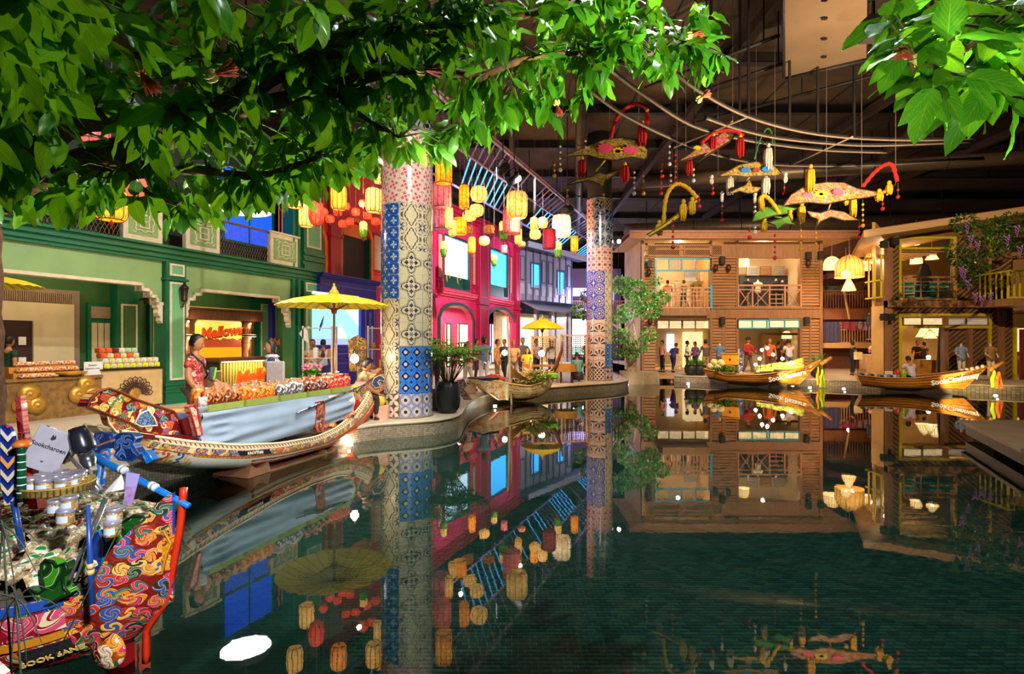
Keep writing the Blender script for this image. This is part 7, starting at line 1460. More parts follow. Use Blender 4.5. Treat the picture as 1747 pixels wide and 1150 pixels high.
#trees
def leaf_mat(name,cols,transl=.5,rough=.32):
 m,t,b=newmat(name);g=t.nodes.new('ShaderNodeNewGeometry');rnd=X(t,g.outputs['Random Per Island']);v=coord(t,'UV');u,w_,_=sep(t,v)
 n=t.nodes.new('ShaderNodeUVMap');u,w_,_=sep(t,X(t,n.outputs[0]));d=(w_-.5).abs()
 vein=((u*9.0-d*6.0).fr()-.5).abs().gt(.44).mx(d.lt(.02));c=ramp(t,rnd,[(i/(len(cols)-1),hexc(k))for i,k in enumerate(cols)])
 c=mixc(t,vein*.28,c,hexc('B8D860'));setp(t,b,c,rough);b.inputs['Specular IOR Level'].default_value=.35
 bump(t,b,vein*-1.0,.25,.003)
 tr=t.nodes.new('ShaderNodeBsdfTranslucent');hs=mixc(t,.5,c,hexc('A8E01E'));t.links.new(hs.k,tr.inputs[0]);mx=t.nodes.new('ShaderNodeMixShader');mx.inputs[0].default_value=transl*.5
 out=t.nodes['Material Output'];t.links.new(b.outputs[0],mx.inputs[1]);t.links.new(tr.outputs[0],mx.inputs[2]);t.links.new(mx.outputs[0],out.inputs[0]);return m
LM=leaf_mat('broad_leaf',['1E5A12','2E7A14','3E8E1A','56A81E','86CC32'])
def leaf_geo(L,W_,curl,droop,fold,nu=7,nw=4,seed=0):
 r_=random.Random(seed);vs=[];uv=[];ph=r_.uniform(0,6)
 for i in range(nu+1):
  f_=i/nu;x=.08*L+L*.92*f_;w_=W_/2*(sin(pi*min(1,f_*1.0)**.82))**.75*(1-.15*f_)if 0<f_<1 else .0015
  for j in range(nw+1):
   s=j/nw*2-1;y=s*w_;z=-droop*L*f_*f_+fold*abs(y)-curl*y*y/W_+.006*sin(f_*14+ph+s*2)*abs(s);vs.append((x,y,z));uv.append((f_,j/nw))
 fs=[(i*(nw+1)+j,(i+1)*(nw+1)+j,(i+1)*(nw+1)+j+1,i*(nw+1)+j+1)for i in range(nu)for j in range(nw)]
 k=len(vs);vs+=[(0,-.002,0),(0,.002,0),(.09*L,.002,.0),(.09*L,-.002,0)];uv+=[(0,.5)]*4;fs.append((k,k+1,k+2,k+3));return vs,fs,uv
LV=[leaf_geo(.23,.105,.5,d,f_,seed=i)for i,(d,f_)in enumerate(((.10,.25),(.25,.35),(.35,.15),(.05,.4),(.2,-.1),(.45,.3)))]
def mesh_uv(name,vs,fs,uv,mat):
 me=bpy.data.meshes.new(name);me.from_pydata(vs,[],fs);me.materials.append(mat);l=me.uv_layers.new(name='UVMap');import numpy as np
 li=np.empty(len(me.loops),dtype=np.int32);me.loops.foreach_get('vertex_index',li);l.data.foreach_set('uv',np.array(uv,dtype=np.float32)[li].ravel());me.polygons.foreach_set('use_smooth',[True]*len(me.polygons));me.update();return me
LME=[mesh_uv('leaf',*g,LM)for g in LV]
BK=M('bark_brown','6E4A2E',.8,vs=14,var=.45,bmp=.8,bs=25);TWG=M('twig_green','6A6A2A',.6)
def inside(p,poly):
 c=False;n=len(poly)
 for i in range(n):
  a,b_=poly[i],poly[(i+1)%n]
  if(a[1]>p[1])!=(b_[1]>p[1])and p[0]<(b_[0]-a[0])*(p[1]-a[1])/(b_[1]-a[1])+a[0]:c=not c
 return c
def spline3(pts,k=5):
 o=[]
 for i in range(len(pts)-1):
  p0,p1,p2,p3=pts[max(0,i-1)],pts[i],pts[i+1],pts[min(len(pts)-1,i+2)]
  for j in range(k):q=j/k;o.append(.5*((2*p1)+(-p0+p2)*q+(2*p0-5*p1+4*p2-p3)*q*q+(-p0+3*p1-3*p2+p3)*q**3))
 o.append(pts[-1]);return o
def tree(name,label,base,trunk,branches,poly,depth,ncl,seed,nper=(6,9),nsingle=300,hole=None):
 r_=random.Random(seed);t_=thing(name,label,'tree',base);nodes=[]
 b=MB();pts=spline3([Vector(p)for p in trunk[0]]);n=len(pts);b.tube(pts,[trunk[1]+(trunk[2]-trunk[1])*i/(n-1)+.012*sin(i*2.3)for i in range(n)],12);obj('trunk',b,BK,t_,world=True);nodes+=pts
 for q,r0,r1 in branches:
  pts=spline3([P(*p)for p in q]);n=len(pts);b=MB();b.tube(pts,[r0+(r1-r0)*i/(n-1)+.004*sin(i*1.9)for i in range(n)],9);obj('branch',b,BK,t_,world=True);nodes+=pts
 leaves=[];tw=MB();k=0;tries=0
 while k<ncl and tries<ncl*30:
  tries+=1;x0,x1=min(p[0]for p in poly),max(p[0]for p in poly);y0,y1=min(p[1]for p in poly),max(p[1]for p in poly);px,py=r_.uniform(x0,x1),r_.uniform(y0,y1)
  if not inside((px,py),poly):continue
  if hole and any((px-a)**2/w_**2+(py-c)**2/h**2<1 for a,c,w_,h in hole)and r_.random()<.8:continue
  if ncl>200 and px<480 and r_.random()<.38:continue
  c=P(px,py,depth(px,py)+r_.uniform(-.45,.45));k+=1
  nd=min(nodes,key=lambda p:(p-c).length);mid=(nd+c)/2+Vector((r_.uniform(-.05,.05),r_.uniform(-.05,.05),.06));pts=[nd,mid,c]if(nd-c).length<1.1 else[c+(nd-c).normalized()*.5,(c+(nd-c).normalized()*.25)+Vector((0,0,.04)),c]
  tw.tube(pts,[.009,.006,.004],5,cap=False)
  tip=(c-nd).normalized()if(c-nd).length>1e-3 else Vector((1,0,0));m_=r_.randint(*nper);a0=r_.uniform(0,6)
  for i in range(m_):
   a=a0+2*pi*i/m_+r_.uniform(-.3,.3);side=tip.orthogonal().normalized();side=Matrix.Rotation(a,3,tip)@side
   d=(tip*r_.uniform(.2,.9)+side*r_.uniform(.6,1.0)+Vector((0,0,-r_.uniform(.1,1.1)))).normalized();up=Vector((r_.uniform(-.5,.5),r_.uniform(-.9,.2),r_.uniform(.2,1)));
   z=(up-d*up.dot(d)).normalized();y=z.cross(d);Mx=Matrix((d,y,z)).transposed().to_4x4();s=r_.uniform(.72,1.2);Mx=Matrix.Translation(c-tip*.03*i)@Mx@Matrix.Scale(s,4);leaves.append((Mx,r_.randrange(len(LV)),s/c.y))
 obj('twig',tw,TWG,t_,world=True,kind='stuff');leaves.sort(key=lambda l:-l[2]);inv=wm(t_).inverted()
 for Mx,g,_ in leaves[:nsingle]:
  o=bpy.data.objects.new('leaf',LME[g]);C.objects.link(o);o.parent=t_;o.matrix_basis=inv@Mx
 vs=[];fs=[];uv=[]
 for Mx,g,_ in leaves[nsingle:]:
  k=len(vs);A=inv@Mx;vs+=[(A@Vector(v))[:]for v in LV[g][0]];fs+=[tuple(i+k for i in f)for f in LV[g][1]];uv+=LV[g][2]
 if fs:o=bpy.data.objects.new('foliage',mesh_uv('foliage',vs,fs,uv,LM));C.objects.link(o);o.parent=t_;o['kind']='stuff'
 return t_
poly1=[(-60,-30),(1120,-30),(1190,0),(1235,45),(1240,90),(1205,135),(1150,180),(1090,160),(1050,130),(1010,150),(985,205),(945,215),(905,175),(875,225),(820,225),(780,235),(745,262),(700,262),(660,268),(610,295),(560,310),(530,330),(480,325),(430,345),(380,350),(300,365),(200,350),(120,355),(60,350),(-60,340)]
def d1(px,py):return 2.3+px/520.0+max(0,py)/190.0*.75
bt=tree('broadleaf_tree','large broad leaved tree with salmon brush flowers overhanging the pool from the left',(-5.12,5.0,-.3),([(-5.12,5.0,-.3),(-5.10,5.0,.9),(-5.06,4.95,1.9),(-4.98,4.85,2.8),(-5.1,4.6,3.8)],.24,.17),[([(-8,345,4.8),(60,305,4.3),(150,275,4.0),(230,250,3.8),(330,215,3.6),(395,175,3.5),(470,125,3.5),(545,92,3.5),(640,70,3.6),(760,78,3.8)],.13,.03),([(-10,330,4.8),(90,235,3.9),(160,205,3.6),(260,210,3.4),(350,190,3.4),(420,185,3.5),(560,150,3.7),(700,118,3.9),(820,132,4.1)],.09,.03),([(-10,300,4.7),(10,160,3.4),(40,60,2.8),(80,-40,2.5)],.12,.08),([(60,305,4.3),(180,300,4.0),(330,290,4.0),(440,300,4.0),(540,270,4.0)],.05,.02),([(470,125,3.5),(600,60,3.4),(700,50,3.5),(830,40,3.8),(980,5,4.2)],.045,.02),([(820,132,4.1),(900,100,4.3),(1010,90,4.5),(1100,95,4.6),(1160,70,4.7)],.03,.012),([(560,150,3.7),(620,200,3.9),(680,235,4.1)],.03,.012),([(200,255,3.8),(240,320,3.8),(300,350,3.9)],.03,.012),([(0,335,4.8),(20,360,4.3),(60,345,4.1)],.04,.02)],poly1,d1,370,5,hole=[(150,190,60,60),(60,250,60,30)])
poly2=[(1540,-20),(1790,-20),(1790,170),(1730,190),(1680,190),(1620,150),(1580,170),(1545,150),(1520,120),(1530,70),(1500,10)]
rt_=tree('broadleaf_tree','broad leaved branch tips hanging in at the top right corner',(2.75,2.2,-.82),([(2.75,2.2,-.82),(2.8,2.2,1.2),(2.8,2.3,2.6),(2.5,2.4,3.4)],.14,.08),[([(1780,-20,2.4),(1720,40,2.35),(1680,62,2.3),(1620,100,2.3),(1560,125,2.3)],.025,.008),([(1780,20,2.5),(1700,110,2.4),(1640,130,2.4)],.02,.007)],poly2,lambda px,py:2.45,26,9,nper=(6,8))
b=MB();b.lathe([(.62,-.5),(.66,.0),(.6,.04),(.55,.02)],n=24);o=obj('round_planter',b,M('planter_stone','A89478',.7));o.location=(-5.12,5.0,-.3);tag(o,'round stone planter holding the large left tree, behind the near boat','planter')
FIL=M('filament_salmon','E86A4A',.6,vs=30,var=.5);FCX=M('flower_calyx','E8D878',.5)
for i,(px,py,Y,ang,lb)in enumerate(((238,120,2.5,-1.0,'at the left, second from the trunk'),(365,128,2.7,.35,'at the left, over the thick branch'),(722,120,3.6,.0,'near the middle of the canopy'),(1178,60,4.5,.2,'at the right tip of the canopy'),(950,178,4.3,-1.3,'small red one near the middle right'),(1195,168,4.5,.6,'low at the right canopy edge'),(1560,100,2.3,2.8,'in the top right branch'))):
 t_=thing('brush_flower','salmon brush flower %s'%lb,'flower',P(px,py,Y));s=.75 if i>3 else 1.0;b=MB()
 for k in range(90):
  a=R.uniform(0,2*pi);q=R.uniform(0,.42);d=Vector((cos(q),sin(q)*cos(a),sin(q)*sin(a)));b.tube([d*.01,d*R.uniform(.10,.13)*s],[.0014,.0022],3,cap=False)
 b.xf(Matrix.Rotation(-ang,4,'Y'));obj('filaments',b,FIL,t_,kind='stuff');b=MB()
 for k in range(4):a=k*pi/2+.5;b.ball((-.015,.018*cos(a),.018*sin(a)),(.035*s,.014,.014),8)
 b.xf(Matrix.Rotation(-ang,4,'Y'));obj('calyx',b,FCX,t_)
 #small tree beside the far column, in a stone planter
def clump_tree(name,label,base,trunks,clumps,mat,n,lw_,ll,seed,bark):
 r_=random.Random(seed);t_=thing(name,label,'tree',base)
 for pts,r0,r1 in trunks:q=spline3([Vector(p)for p in pts],4);b=MB();b.tube(q,[r0+(r1-r0)*i/(len(q)-1)for i in range(len(q))],8);obj('branch',b,bark,t_,world=True)
 vs=[];fs=[];uv=[]
 tot=sum(r**2 for _,r in clumps)
 for c,r in clumps:
  for i in range(int(n*r*r/tot)):
   d=Vector((r_.gauss(0,1),r_.gauss(0,1),r_.gauss(0,1))).normalized();p=Vector(c)+Vector((d.x,d.y,d.z*.72))*r*r_.uniform(.55,1.0);e=(d+Vector((r_.uniform(-.7,.7),r_.uniform(-.7,.7),r_.uniform(-.8,.3)))).normalized();s=e.cross(Vector((r_.uniform(-1,1),r_.uniform(-1,1),1))).normalized()*lw_*r_.uniform(.7,1.2);L=ll*r_.uniform(.7,1.2);k=len(vs)
   vs+=[p,p+e*L*.5+s+Vector((0,0,.01)),p+e*L,p+e*L*.5-s+Vector((0,0,.01)),p+e*L*.5];uv+=[(0,.5),(.5,1),(1,.5),(.5,0),(.5,.5)];fs+=[(k,k+1,k+4),(k+1,k+2,k+4),(k+2,k+3,k+4),(k+3,k,k+4)]
 o=bpy.data.objects.new('foliage',mesh_uv('foliage',[tuple(v)for v in vs],fs,uv,mat));C.objects.link(o);o.parent=t_;o.matrix_basis=wm(t_).inverted();o['kind']='stuff';return t_
SLM=leaf_mat('small_leaf',['1E5A24','3E8A3A','5EA84A','8ABE6A','B8D8A0'],.3)
PB=M('pale_bark','A89478',.8,vs=10,var=.4,bmp=.6)
q_=lambda px,py,Y:tuple(P(px,py,Y))
clump_tree('courtyard_tree','small leafy tree with a pale forked trunk beside the far column',(5.6,24.9,0),[([q_(1077,648,24.8),q_(1076,620,24.8),q_(1066,585,24.7),q_(1056,560,24.6),q_(1056,520,24.5)],.24,.09),([q_(1062,572,24.7),q_(1078,545,24.5),q_(1094,530,24.4),q_(1108,520,24.3)],.11,.04),([q_(1078,645,24.8),q_(1082,605,24.8),q_(1084,575,24.7),q_(1080,550,24.8)],.18,.06),([q_(1056,560,24.6),q_(1030,545,24.4),q_(998,530,24.0)],.07,.02)],[(q_(1062,487,24.4),.55),(q_(1084,495,24.2),.65),(q_(1106,512,24.2),.6),(q_(1128,508,24.4),.4),(q_(1075,530,24.0),.5),(q_(1110,530,24.4),.5),(q_(1060,575,24.1),.45),(q_(1090,590,24.4),.42),(q_(1078,602,24.2),.35),(q_(1108,572,24.6),.38),(q_(1053,600,24.4),.3),(q_(1002,505,24.6),.35),(q_(985,530,24.4),.3),(q_(998,538,24.2),.25),(q_(1118,480,24.6),.25),(q_(1060,540,24.5),.4)],SLM,5200,.045,.14,3,PB)
light('tree_wash','SPOT',(4.6,21.5,2.2),160,(1,1,.9),(5.9,24.5,3.4),.05,70)
b=MB();b.prism([(5.1,24.1),(6.0,23.9),(6.8,24.3),(6.9,25.6),(5.3,26)],-1.0,.22);o=obj('stone_bench_planter',b,M('planter_stone'));tag(o,'low stone planter bench around the courtyard tree trunk','planter')
DLM=leaf_mat('dusk_leaf',['0E2A14','1E4A1E','2E5A24','3A3A1A'],.3);VBM=M('violet_blossom','8A5AB0',.6,vs=20,var=.4)
ct=clump_tree('blossom_tree','dark leaved tree with hanging violet blossoms before the slant sided house',(17.6,19.2,0),[([(21.5,20.0,5.2),q_(1730,440,19.4),q_(1700,425,19.2),q_(1672,420,19.0),q_(1640,425,18.9)],.09,.02),([q_(1730,440,19.4),q_(1700,460,19.2),q_(1660,470,19.0)],.05,.02),([(21.5,20.0,0),(21.6,20.0,2.5),(21.5,20.0,5.2)],.14,.10)],[(q_(1645,380,19),.38),(q_(1668,398,19),.42),(q_(1700,385,19.2),.38),(q_(1728,378,19.3),.42),(q_(1640,440,19),.40),(q_(1662,455,18.9),.35),(q_(1690,425,19),.35),(q_(1650,480,19),.28),(q_(1745,410,19.2),.5),(q_(1625,425,18.9),.25),(q_(1700,400,19.4),.4)],DLM,2600,.035,.16,6,BK)
for i,(px,py)in enumerate(((1656,402),(1668,412),(1650,380),(1644,460),(1652,478),(1664,500),(1640,455),(1718,402),(1740,420),(1690,500),(1675,505),(1735,385))):
 b=MB();c=P(px,py,18.8)
 for k in range(26):z=-k*.016;r=.07*(1-k/30);a=k*2.4;b.ball((r*cos(a),r*sin(a),z),.032*(1-k/40),5,rings=3)
 o=obj('violet_blossom',b,VBM,ct,world=False);o.location=(wm(ct).inverted()@c)
 #palm in the tall black pot beside the near column, and other pots
def pot_plant(name,label,loc,prof,potmat,kind,n,L,seed,col):
 r_=random.Random(seed);t_=thing(name,label,'plant',loc);b=MB();b.lathe(prof,n=22);obj('pot',b,potmat,t_);h=prof[-1][1];r0=prof[-1][0]
 b=MB();b.lathe([(.001,h-.05),(r0*.96,h-.05)],n=16,cap=False);obj('soil',b,M('soil','2A1A0E',.9),t_)
 b=MB()
 for i in range(n):
  a=r_.uniform(0,2*pi);lean=r_.uniform(.05,.9);l=L*r_.uniform(.6,1.1);p0=Vector((r0*.4*cos(a),r0*.4*sin(a),h-.05));d=Vector((cos(a)*lean,sin(a)*lean,1)).normalized()
  if kind=='palm':
   tip=p0+d*l;b.tube([p0,p0+d*l*.5+Vector((0,0,.04)),tip],[.007,.006,.004],4,cap=False,mi=1)
   m_=11
   for k in range(m_):
    e=(k/(m_-1)-.5)*4.2;side=Vector((-sin(a),cos(a),0));v=(Vector((cos(a),sin(a),.25))*cos(e)+side*sin(e)+Vector((0,0,-.25*abs(cos(e))))).normalized();w_=v.cross(Vector((0,0,1))).normalized()*.016;ll=l*.38*r_.uniform(.8,1.1);b.add([tip,tip+v*ll*.5+w_,tip+v*ll+Vector((0,0,-.05)),tip+v*ll*.5-w_,tip+v*ll*.5+Vector((0,0,.012))],[(0,1,4),(1,2,4),(2,3,4),(3,0,4)])
  else:
   w_=d.cross(Vector((0,0,1))).normalized()*.012;q=p0+d*l*.6;tip=p0+d*l+Vector((cos(a),sin(a),-.3))*l*.25*lean;b.add([p0-w_,p0+w_,q+w_,tip,q-w_],[(0,1,2,4),(4,2,3)])
 obj('fronds',b,[col,TWG],t_,kind='stuff');return t_
GP=M('palm_green','5E8A1E',.45,vs=10,var=.45);GP2=M('grass_green','4E8A2A',.5,vs=10,var=.4);PT=M('black_pot',(.012,.012,.012),.5)
pg_=G(762,707);pot_plant('potted_fan_palm','bushy fan palm in a tall black pot just right of the near column',(pg_.x,pg_.y+.25,0),[(.17,0),(.26,.12),(.29,.3),(.27,.6),(.24,.72),(.22,.72)],PT,'palm',85,.95,4,GP)
pot_plant('potted_flowers_stand','dark brown pot hidden behind the palm pot',(pg_.x-.25,pg_.y+.75,0),[(.2,0),(.25,.3),(.22,.5)],M('brown_pot','3A1E14',.6),'grass',20,.2,8,GP2)
for i,(px,lb)in enumerate(((1179,'left pot of the pair by the landing'),(1194,'right pot of the pair by the landing'))):pot_plant('potted_grass','black round pot of bright grass, '+lb,((px-CX)/F*25.6+.0,25.6,0),[(.2,0),(.3,.15),(.31,.35),(.27,.5),(.25,.5)],PT,'grass',90,.42,11+i,GP2)
pot_plant('potted_fern','black bowl pot of feathery fern on the quay between the two wooden boats',(13.9,24.0,0),[(.15,0),(.28,.12),(.28,.3),(.18,.42),(.16,.42)],PT,'grass',110,.8,15,M('fern_green','6E9A4A',.5,vs=10,var=.4))
fp=WB.w(WB.hit(532,None,.2),.2,TZ0+.02);t_=thing('potted_pink_flowers','dark brown pot of pink flowers standing on the boat stall','plant',fp);b=MB();b.lathe([(.10,0),(.135,.20),(.125,.245),(.115,.25)],n=20);obj('pot',b,M('brown_pot'),t_)
obj('leaves',leafy(90,.12,.12,None,3,.025,.12).xf(Matrix.Translation((0,0,.25))),M('flower_leaf','5E9A2E',.5,vs=12,var=.4),t_,kind='stuff');b=MB();r_=random.Random(2)
for k in range(34):a=r_.uniform(0,6.28);q=.17*sqrt(r_.random());c=Vector((q*cos(a),q*sin(a),.42+r_.uniform(-.03,.08)));b.ball(c,(.03,.03,.02),6,rings=3)
obj('blossoms',b,M('pink_petal','E87A8A',.6,vs=30,var=.4),t_,kind='stuff')
#people
def skinned(verts,edges,radii,mat,name,parent,sub=1,root=0,extra=None):
 me=bpy.data.meshes.new(name);me.from_pydata([tuple(v)for v in verts],edges,[])
 o=bpy.data.objects.new(name,me);C.objects.link(o);sk=o.modifiers.new('skin','SKIN')
 for i,r in enumerate(radii):me.skin_vertices[0].data[i].radius=r if hasattr(r,'__len__')else(r,r)
 me.skin_vertices[0].data[root].use_root=True;sk.use_smooth_shade=True;sk.branch_smoothing=.6
 if sub:s=o.modifiers.new('sub','SUBSURF');s.levels=s.render_levels=sub
 dg=bpy.context.evaluated_depsgraph_get();nm=bpy.data.meshes.new_from_object(o.evaluated_get(dg));bpy.data.objects.remove(o)
 b=MB();b.add([v.co[:]for v in nm.vertices],[tuple(p.vertices)for p in nm.polygons],0,True);bpy.data.meshes.remove(nm)
 if extra:b.join(extra)
 return obj(name,b,mat,parent)
SKIN=M('skin_tan','B87850',.55,vs=4,var=.08);HAIR=M('hair_black','14100E',.5,vs=20);EYE_=M('eye_dark','0E0A08',.3);LIP=M('lip','9A4A3E',.5)
def V(*a):return Vector(a)
def head_mb(c,yaw=0,pitch=0,s=1.0):
 """head with brow, nose, mouth, eyes and ears; faces -y before turning"""
 b=MB();n=16;prof=[(-.115,.030),(-.105,.046),(-.08,.058),(-.05,.068),(-.01,.074),(.03,.077),(.07,.072),(.10,.052),(.118,.015)];vs=[]
 for z,r in prof:
  for k in range(n):a=2*pi*k/n;y=-cos(a)*r*1.16+(.008 if z>0 else-.008);x=sin(a)*r;vs.append((x,y,z))
 b.add(vs,[(i*n+k,i*n+(k+1)%n,(i+1)*n+(k+1)%n,(i+1)*n+k)for i in range(len(prof)-1)for k in range(n)]+[tuple(range(n-1,-1,-1)),tuple((len(prof)-1)*n+k for k in range(n))],0,True)
 b.ball((0,-.094,-.022),(.013,.020,.020),8);b.ball((0,-.072,.012),(.055,.02,.012),8)
 for q in(-1,1):b.ball((q*.076,.005,-.012),(.010,.02,.028),8);b.ball((q*.028,-.080,-.002),(.011,.008,.006),6,1);b.ball((q*.030,-.083,.018),(.018,.006,.004),6,1)
 b.ball((0,-.082,-.058),(.022,.010,.006),8,2)
 Mx=Matrix.Translation(c)@Matrix.Rotation(yaw,4,'Z')@Matrix.Rotation(pitch,4,'X')@Matrix.Scale(s,4);return b.xf(Mx),Mx
def hand_mb(w_,d,side,s=1.0,curl=.5):
 """palm, four bent fingers of unequal length and a thumb leaving the side of the palm"""
 b=MB();d=d.normalized();t=d.cross(V(0,0,1));t=t.normalized()if t.length>.1 else V(1,0,0);nn=t.cross(d);b.ball(w_+d*.045*s,(.02*s,.02*s,.02*s),6)
 b.tube([w_-d*.01,w_+d*.03*s,w_+d*.08*s],[.022*s,.032*s,.03*s],7)
 for i,L in enumerate((.068,.078,.073,.056)):o=t*(i-1.5)*.017*s;p=w_+d*.078*s+o;q=p+d*L*.5*s;r=q+(d*(1-curl)-nn*curl).normalized()*L*.55*s;b.tube([p,q,r],[.0095*s,.0085*s,.006*s],5)
 p=w_+d*.03*s+t*side*.028*s;b.tube([p,p+(d*.6+t*side*.8)*.035*s,p+(d+t*side*.4)*.06*s],[.012*s,.010*s,.007*s],5);return b
def person(label,loc,face,h,top,bottom,hair='short',pose='stand',arms=None,lean=.0,head=(0,0),skin=None,sleeve='short',skirt=False,shoes='1A1614',shorts=False,hat=None,fem=False):
 k=h/1.72;skin=skin or SKIN;t_=thing('person',label,'person',loc,face);L=lean
 def bend(p):a=L;p=Vector(p);q=p-V(0,0,.93);return V(0,0,.93)+Matrix.Rotation(a,3,'X')@q if p.z>.93 else p
 sw=.165 if fem else .185;hipz=.92
 J={'pel':V(0,0,.95),'spi':bend((0,0,1.12)),'che':bend((0,.0,1.33)),'nek':bend((0,.0,1.46)),'hed':bend((0,-.02,1.54))}
 arms=arms or((.26,.05,1.12,.27,-.06,.88),(-.26,.05,1.12,-.27,-.06,.88))
 kn=[V(.10,-.02,.50),V(-.10,-.02,.50)];an=[V(.11,.03,.08),V(-.11,.03,.08)];to=[V(.13,-.12,.03),V(-.13,-.12,.03)]
 if pose=='walk':kn=[V(.10,-.14,.52),V(-.10,.02,.49)];an=[V(.10,-.16,.09),V(-.11,.24,.14)];to=[V(.11,-.31,.04),V(-.11,.12,.04)]
 if pose=='sit':kn=[V(.14,-.44,.93),V(-.14,-.44,.93)];an=[V(.14,-.40,.50),V(-.14,-.40,.50)];to=[V(.15,-.56,.45),V(-.15,-.56,.45)]
 S=Matrix.Scale(k,3);vs=[J['pel'],J['spi'],J['che'],J['nek'],J['hed']];ed=[(0,1),(1,2),(2,3),(3,4)];rd=[(.125,.10),(.12,.09),(.14,.10),(.052,.055),(.05,.055)];hb=MB();sl=[]
 for i,s in enumerate((1,-1)):
  a=arms[i];sh=bend((s*sw,0,1.40));el=V(*a[:3]);wr=V(*a[3:]);b0=len(vs);vs+=[sh,el,wr];ed+=[(2,b0),(b0,b0+1),(b0+1,b0+2)];rd+=[.062,.050,.034];hb.join(hand_mb(wr*k,(wr-el),-s if wr.y<.1 else s,k));sl.append((sh,el,wr))
  b0=len(vs);vs+=[V(s*.085,0,hipz-.03),kn[i],an[i],to[i]];ed+=[(0,b0),(b0,b0+1),(b0+1,b0+2),(b0+2,b0+3)];rd+=[.085,.058,.038,.032]
 vs=[S@v for v in vs];rd=[(r[0]*k,r[1]*k)if hasattr(r,'__len__')else r*k for r in rd]
 hm,HM_=head_mb(S@(J['hed']+V(0,-.01,.09)),head[0],head[1]+L*.5,k*1.02);hb.join(hm)
 skinned(vs,ed,rd,[skin,EYE_,LIP],'body',t_,1,0,hb)
 g=1.24;c_=[J['pel']+V(0,0,-.16 if not skirt else-.02),J['pel'].lerp(J['spi'],.5),J['spi'],J['che'],bend((0,0,1.43))];r_=[(.150*g,.118*g),(.140*g,.112*g),(.135*g,.105*g),(.152*g,.115*g),(.08,.08)];e_=[(0,1),(1,2),(2,3),(3,4)]
 for sh,el,wr in sl:
  b0=len(c_);f_=.62 if sleeve=='short' else 1.0;c_+=[sh+V(0,0,.005),sh.lerp(el,f_)];e_+=[(3,b0),(b0,b0+1)];r_+=[.082,.076]
  if sleeve=='long':c_.append(el.lerp(wr,.93));e_.append((b0+1,b0+2));r_.append(.045)
 skinned([S@v for v in c_],e_,[(q[0]*k,q[1]*k)if hasattr(q,'__len__')else q*k for q in r_],top,'shirt',t_,1)
 if skirt:
  b=MB();b.lathe([(.15*k,.98*k),(.18*k,.86*k),(.21*k,.6*k),(.25*k,.38*k)],n=16,sy=.8,cap=False);obj('skirt',b,bottom,t_)
 else:
  c_=[J['pel']+V(0,0,.06)];r_=[(.158,.125)];e_=[]
  for i,s in enumerate((1,-1)):
   b0=len(c_);hp=V(s*.09,0,hipz-.04);c_+=[hp,kn[i].lerp(hp,.18)if shorts else kn[i]];e_+=[(0,b0),(b0,b0+1)];r_+=[.102,.085 if shorts else .074]
   if not shorts:c_.append(an[i]+V(0,0,.03));e_.append((b0+1,b0+2));r_.append(.06)
  skinned([S@v for v in c_],e_,[(q[0]*k,q[1]*k)if hasattr(q,'__len__')else q*k for q in r_],bottom,'shorts' if shorts else 'trousers',t_,1)
 for i in(0,1):d=(to[i]-an[i]);b=MB();a=S@(an[i]+V(0,.04,-.045));e=S@(to[i]+V(0,-.05,.0));b.tube([a,a.lerp(e,.5),e],[.045*k,.047*k,.036*k],8);obj('shoe',b,M('shoe_'+shoes,shoes,.5),t_)
 b=MB();n=14;vs=[]
 pr=[(.012,.135),(.062,.118),(.084,.075),(.088,.025),(.084,-.03 if hair=='short' else-.05),(.07,-.065 if hair=='short' else-.12)]
 if hair=='long':pr+=[(.075,-.20),(.05,-.30)]
 for r,z in pr:
  for q in range(n+1):
   e=.15 if z<.05 else .45;a=-e+(pi+2*e)*q/n if z<.09 else-pi/2+2*pi*q/n;vs.append((r*cos(a),.014+r*1.18*sin(a),z+.003))
 m_=n+1;b.add(vs,[(i*m_+q,i*m_+q+1,(i+1)*m_+q+1,(i+1)*m_+q)for i in range(len(pr)-1)for q in range(n)],0,True)
 if hair=='bun':b.ball((0,.12,.03),(.045,.04,.045),10)
 if hair=='tail':b.tube([(0,.10,.04),(0,.15,-.03),(0,.13,-.16)],[.03,.035,.015],8)
 b.xf(HM_);obj('hair',b,HAIR if hair!='fair' else M('hair_fair','C89A5A',.5),t_)
 if hat:b=MB();b.lathe([(.13,.05),(.095,.07),(.088,.12),(.05,.145),(.001,.15)],n=16);b.xf(HM_);obj('hat',b,M('hat_'+hat,hat,.7),t_)
 return t_
def cl(name,hx,var=.12,vs=8):return M(name,hx,.8,var=var,vs=vs)
FLO=scroll('floral_red','A81E28',['C83A3A','E8C8B8','D8603A','7A1420'],16,line=(.9,.5,.4),rough=.8,coat=0)
def gp_(px,Y,z=0):return((px-CX)/F*Y,Y,z)
TFm=radians
mp=person('man in a red floral shirt and khaki shorts behind the boat stall, looking right',gp_(333,8.0),TFm(100),1.70,FLO,cl('khaki','6A5A40'),arms=((.27,-.02,1.13,.20,-.30,.98),(-.27,.0,1.12,-.26,-.16,.86)),head=(0,.28),shorts=True)
b=MB();b.tube([V(-.14,.0,1.45),V(-.08,-.14,1.30),V(.06,-.15,1.12),V(.16,-.06,1.04),V(.13,.09,1.06),V(-.02,.135,1.26),V(-.14,.04,1.44)],.016,6);obj('bag_strap',b,M('strap_dark','1A1E2A',.6),mp);b=MB();b.bbox(-.02,.15,-.25,-.19,1.04,1.24,.02);o=obj('chest_bag',b,M('bag_lime_grey','4A5058',.6),mp);b=MB();b.prism([(.0,1.05),(.05,1.05),(.14,1.23),(.09,1.23)],-.26,-.248,'y');obj('lime_stripe',b,M('lime_stripe','8AE01E',.5),o)
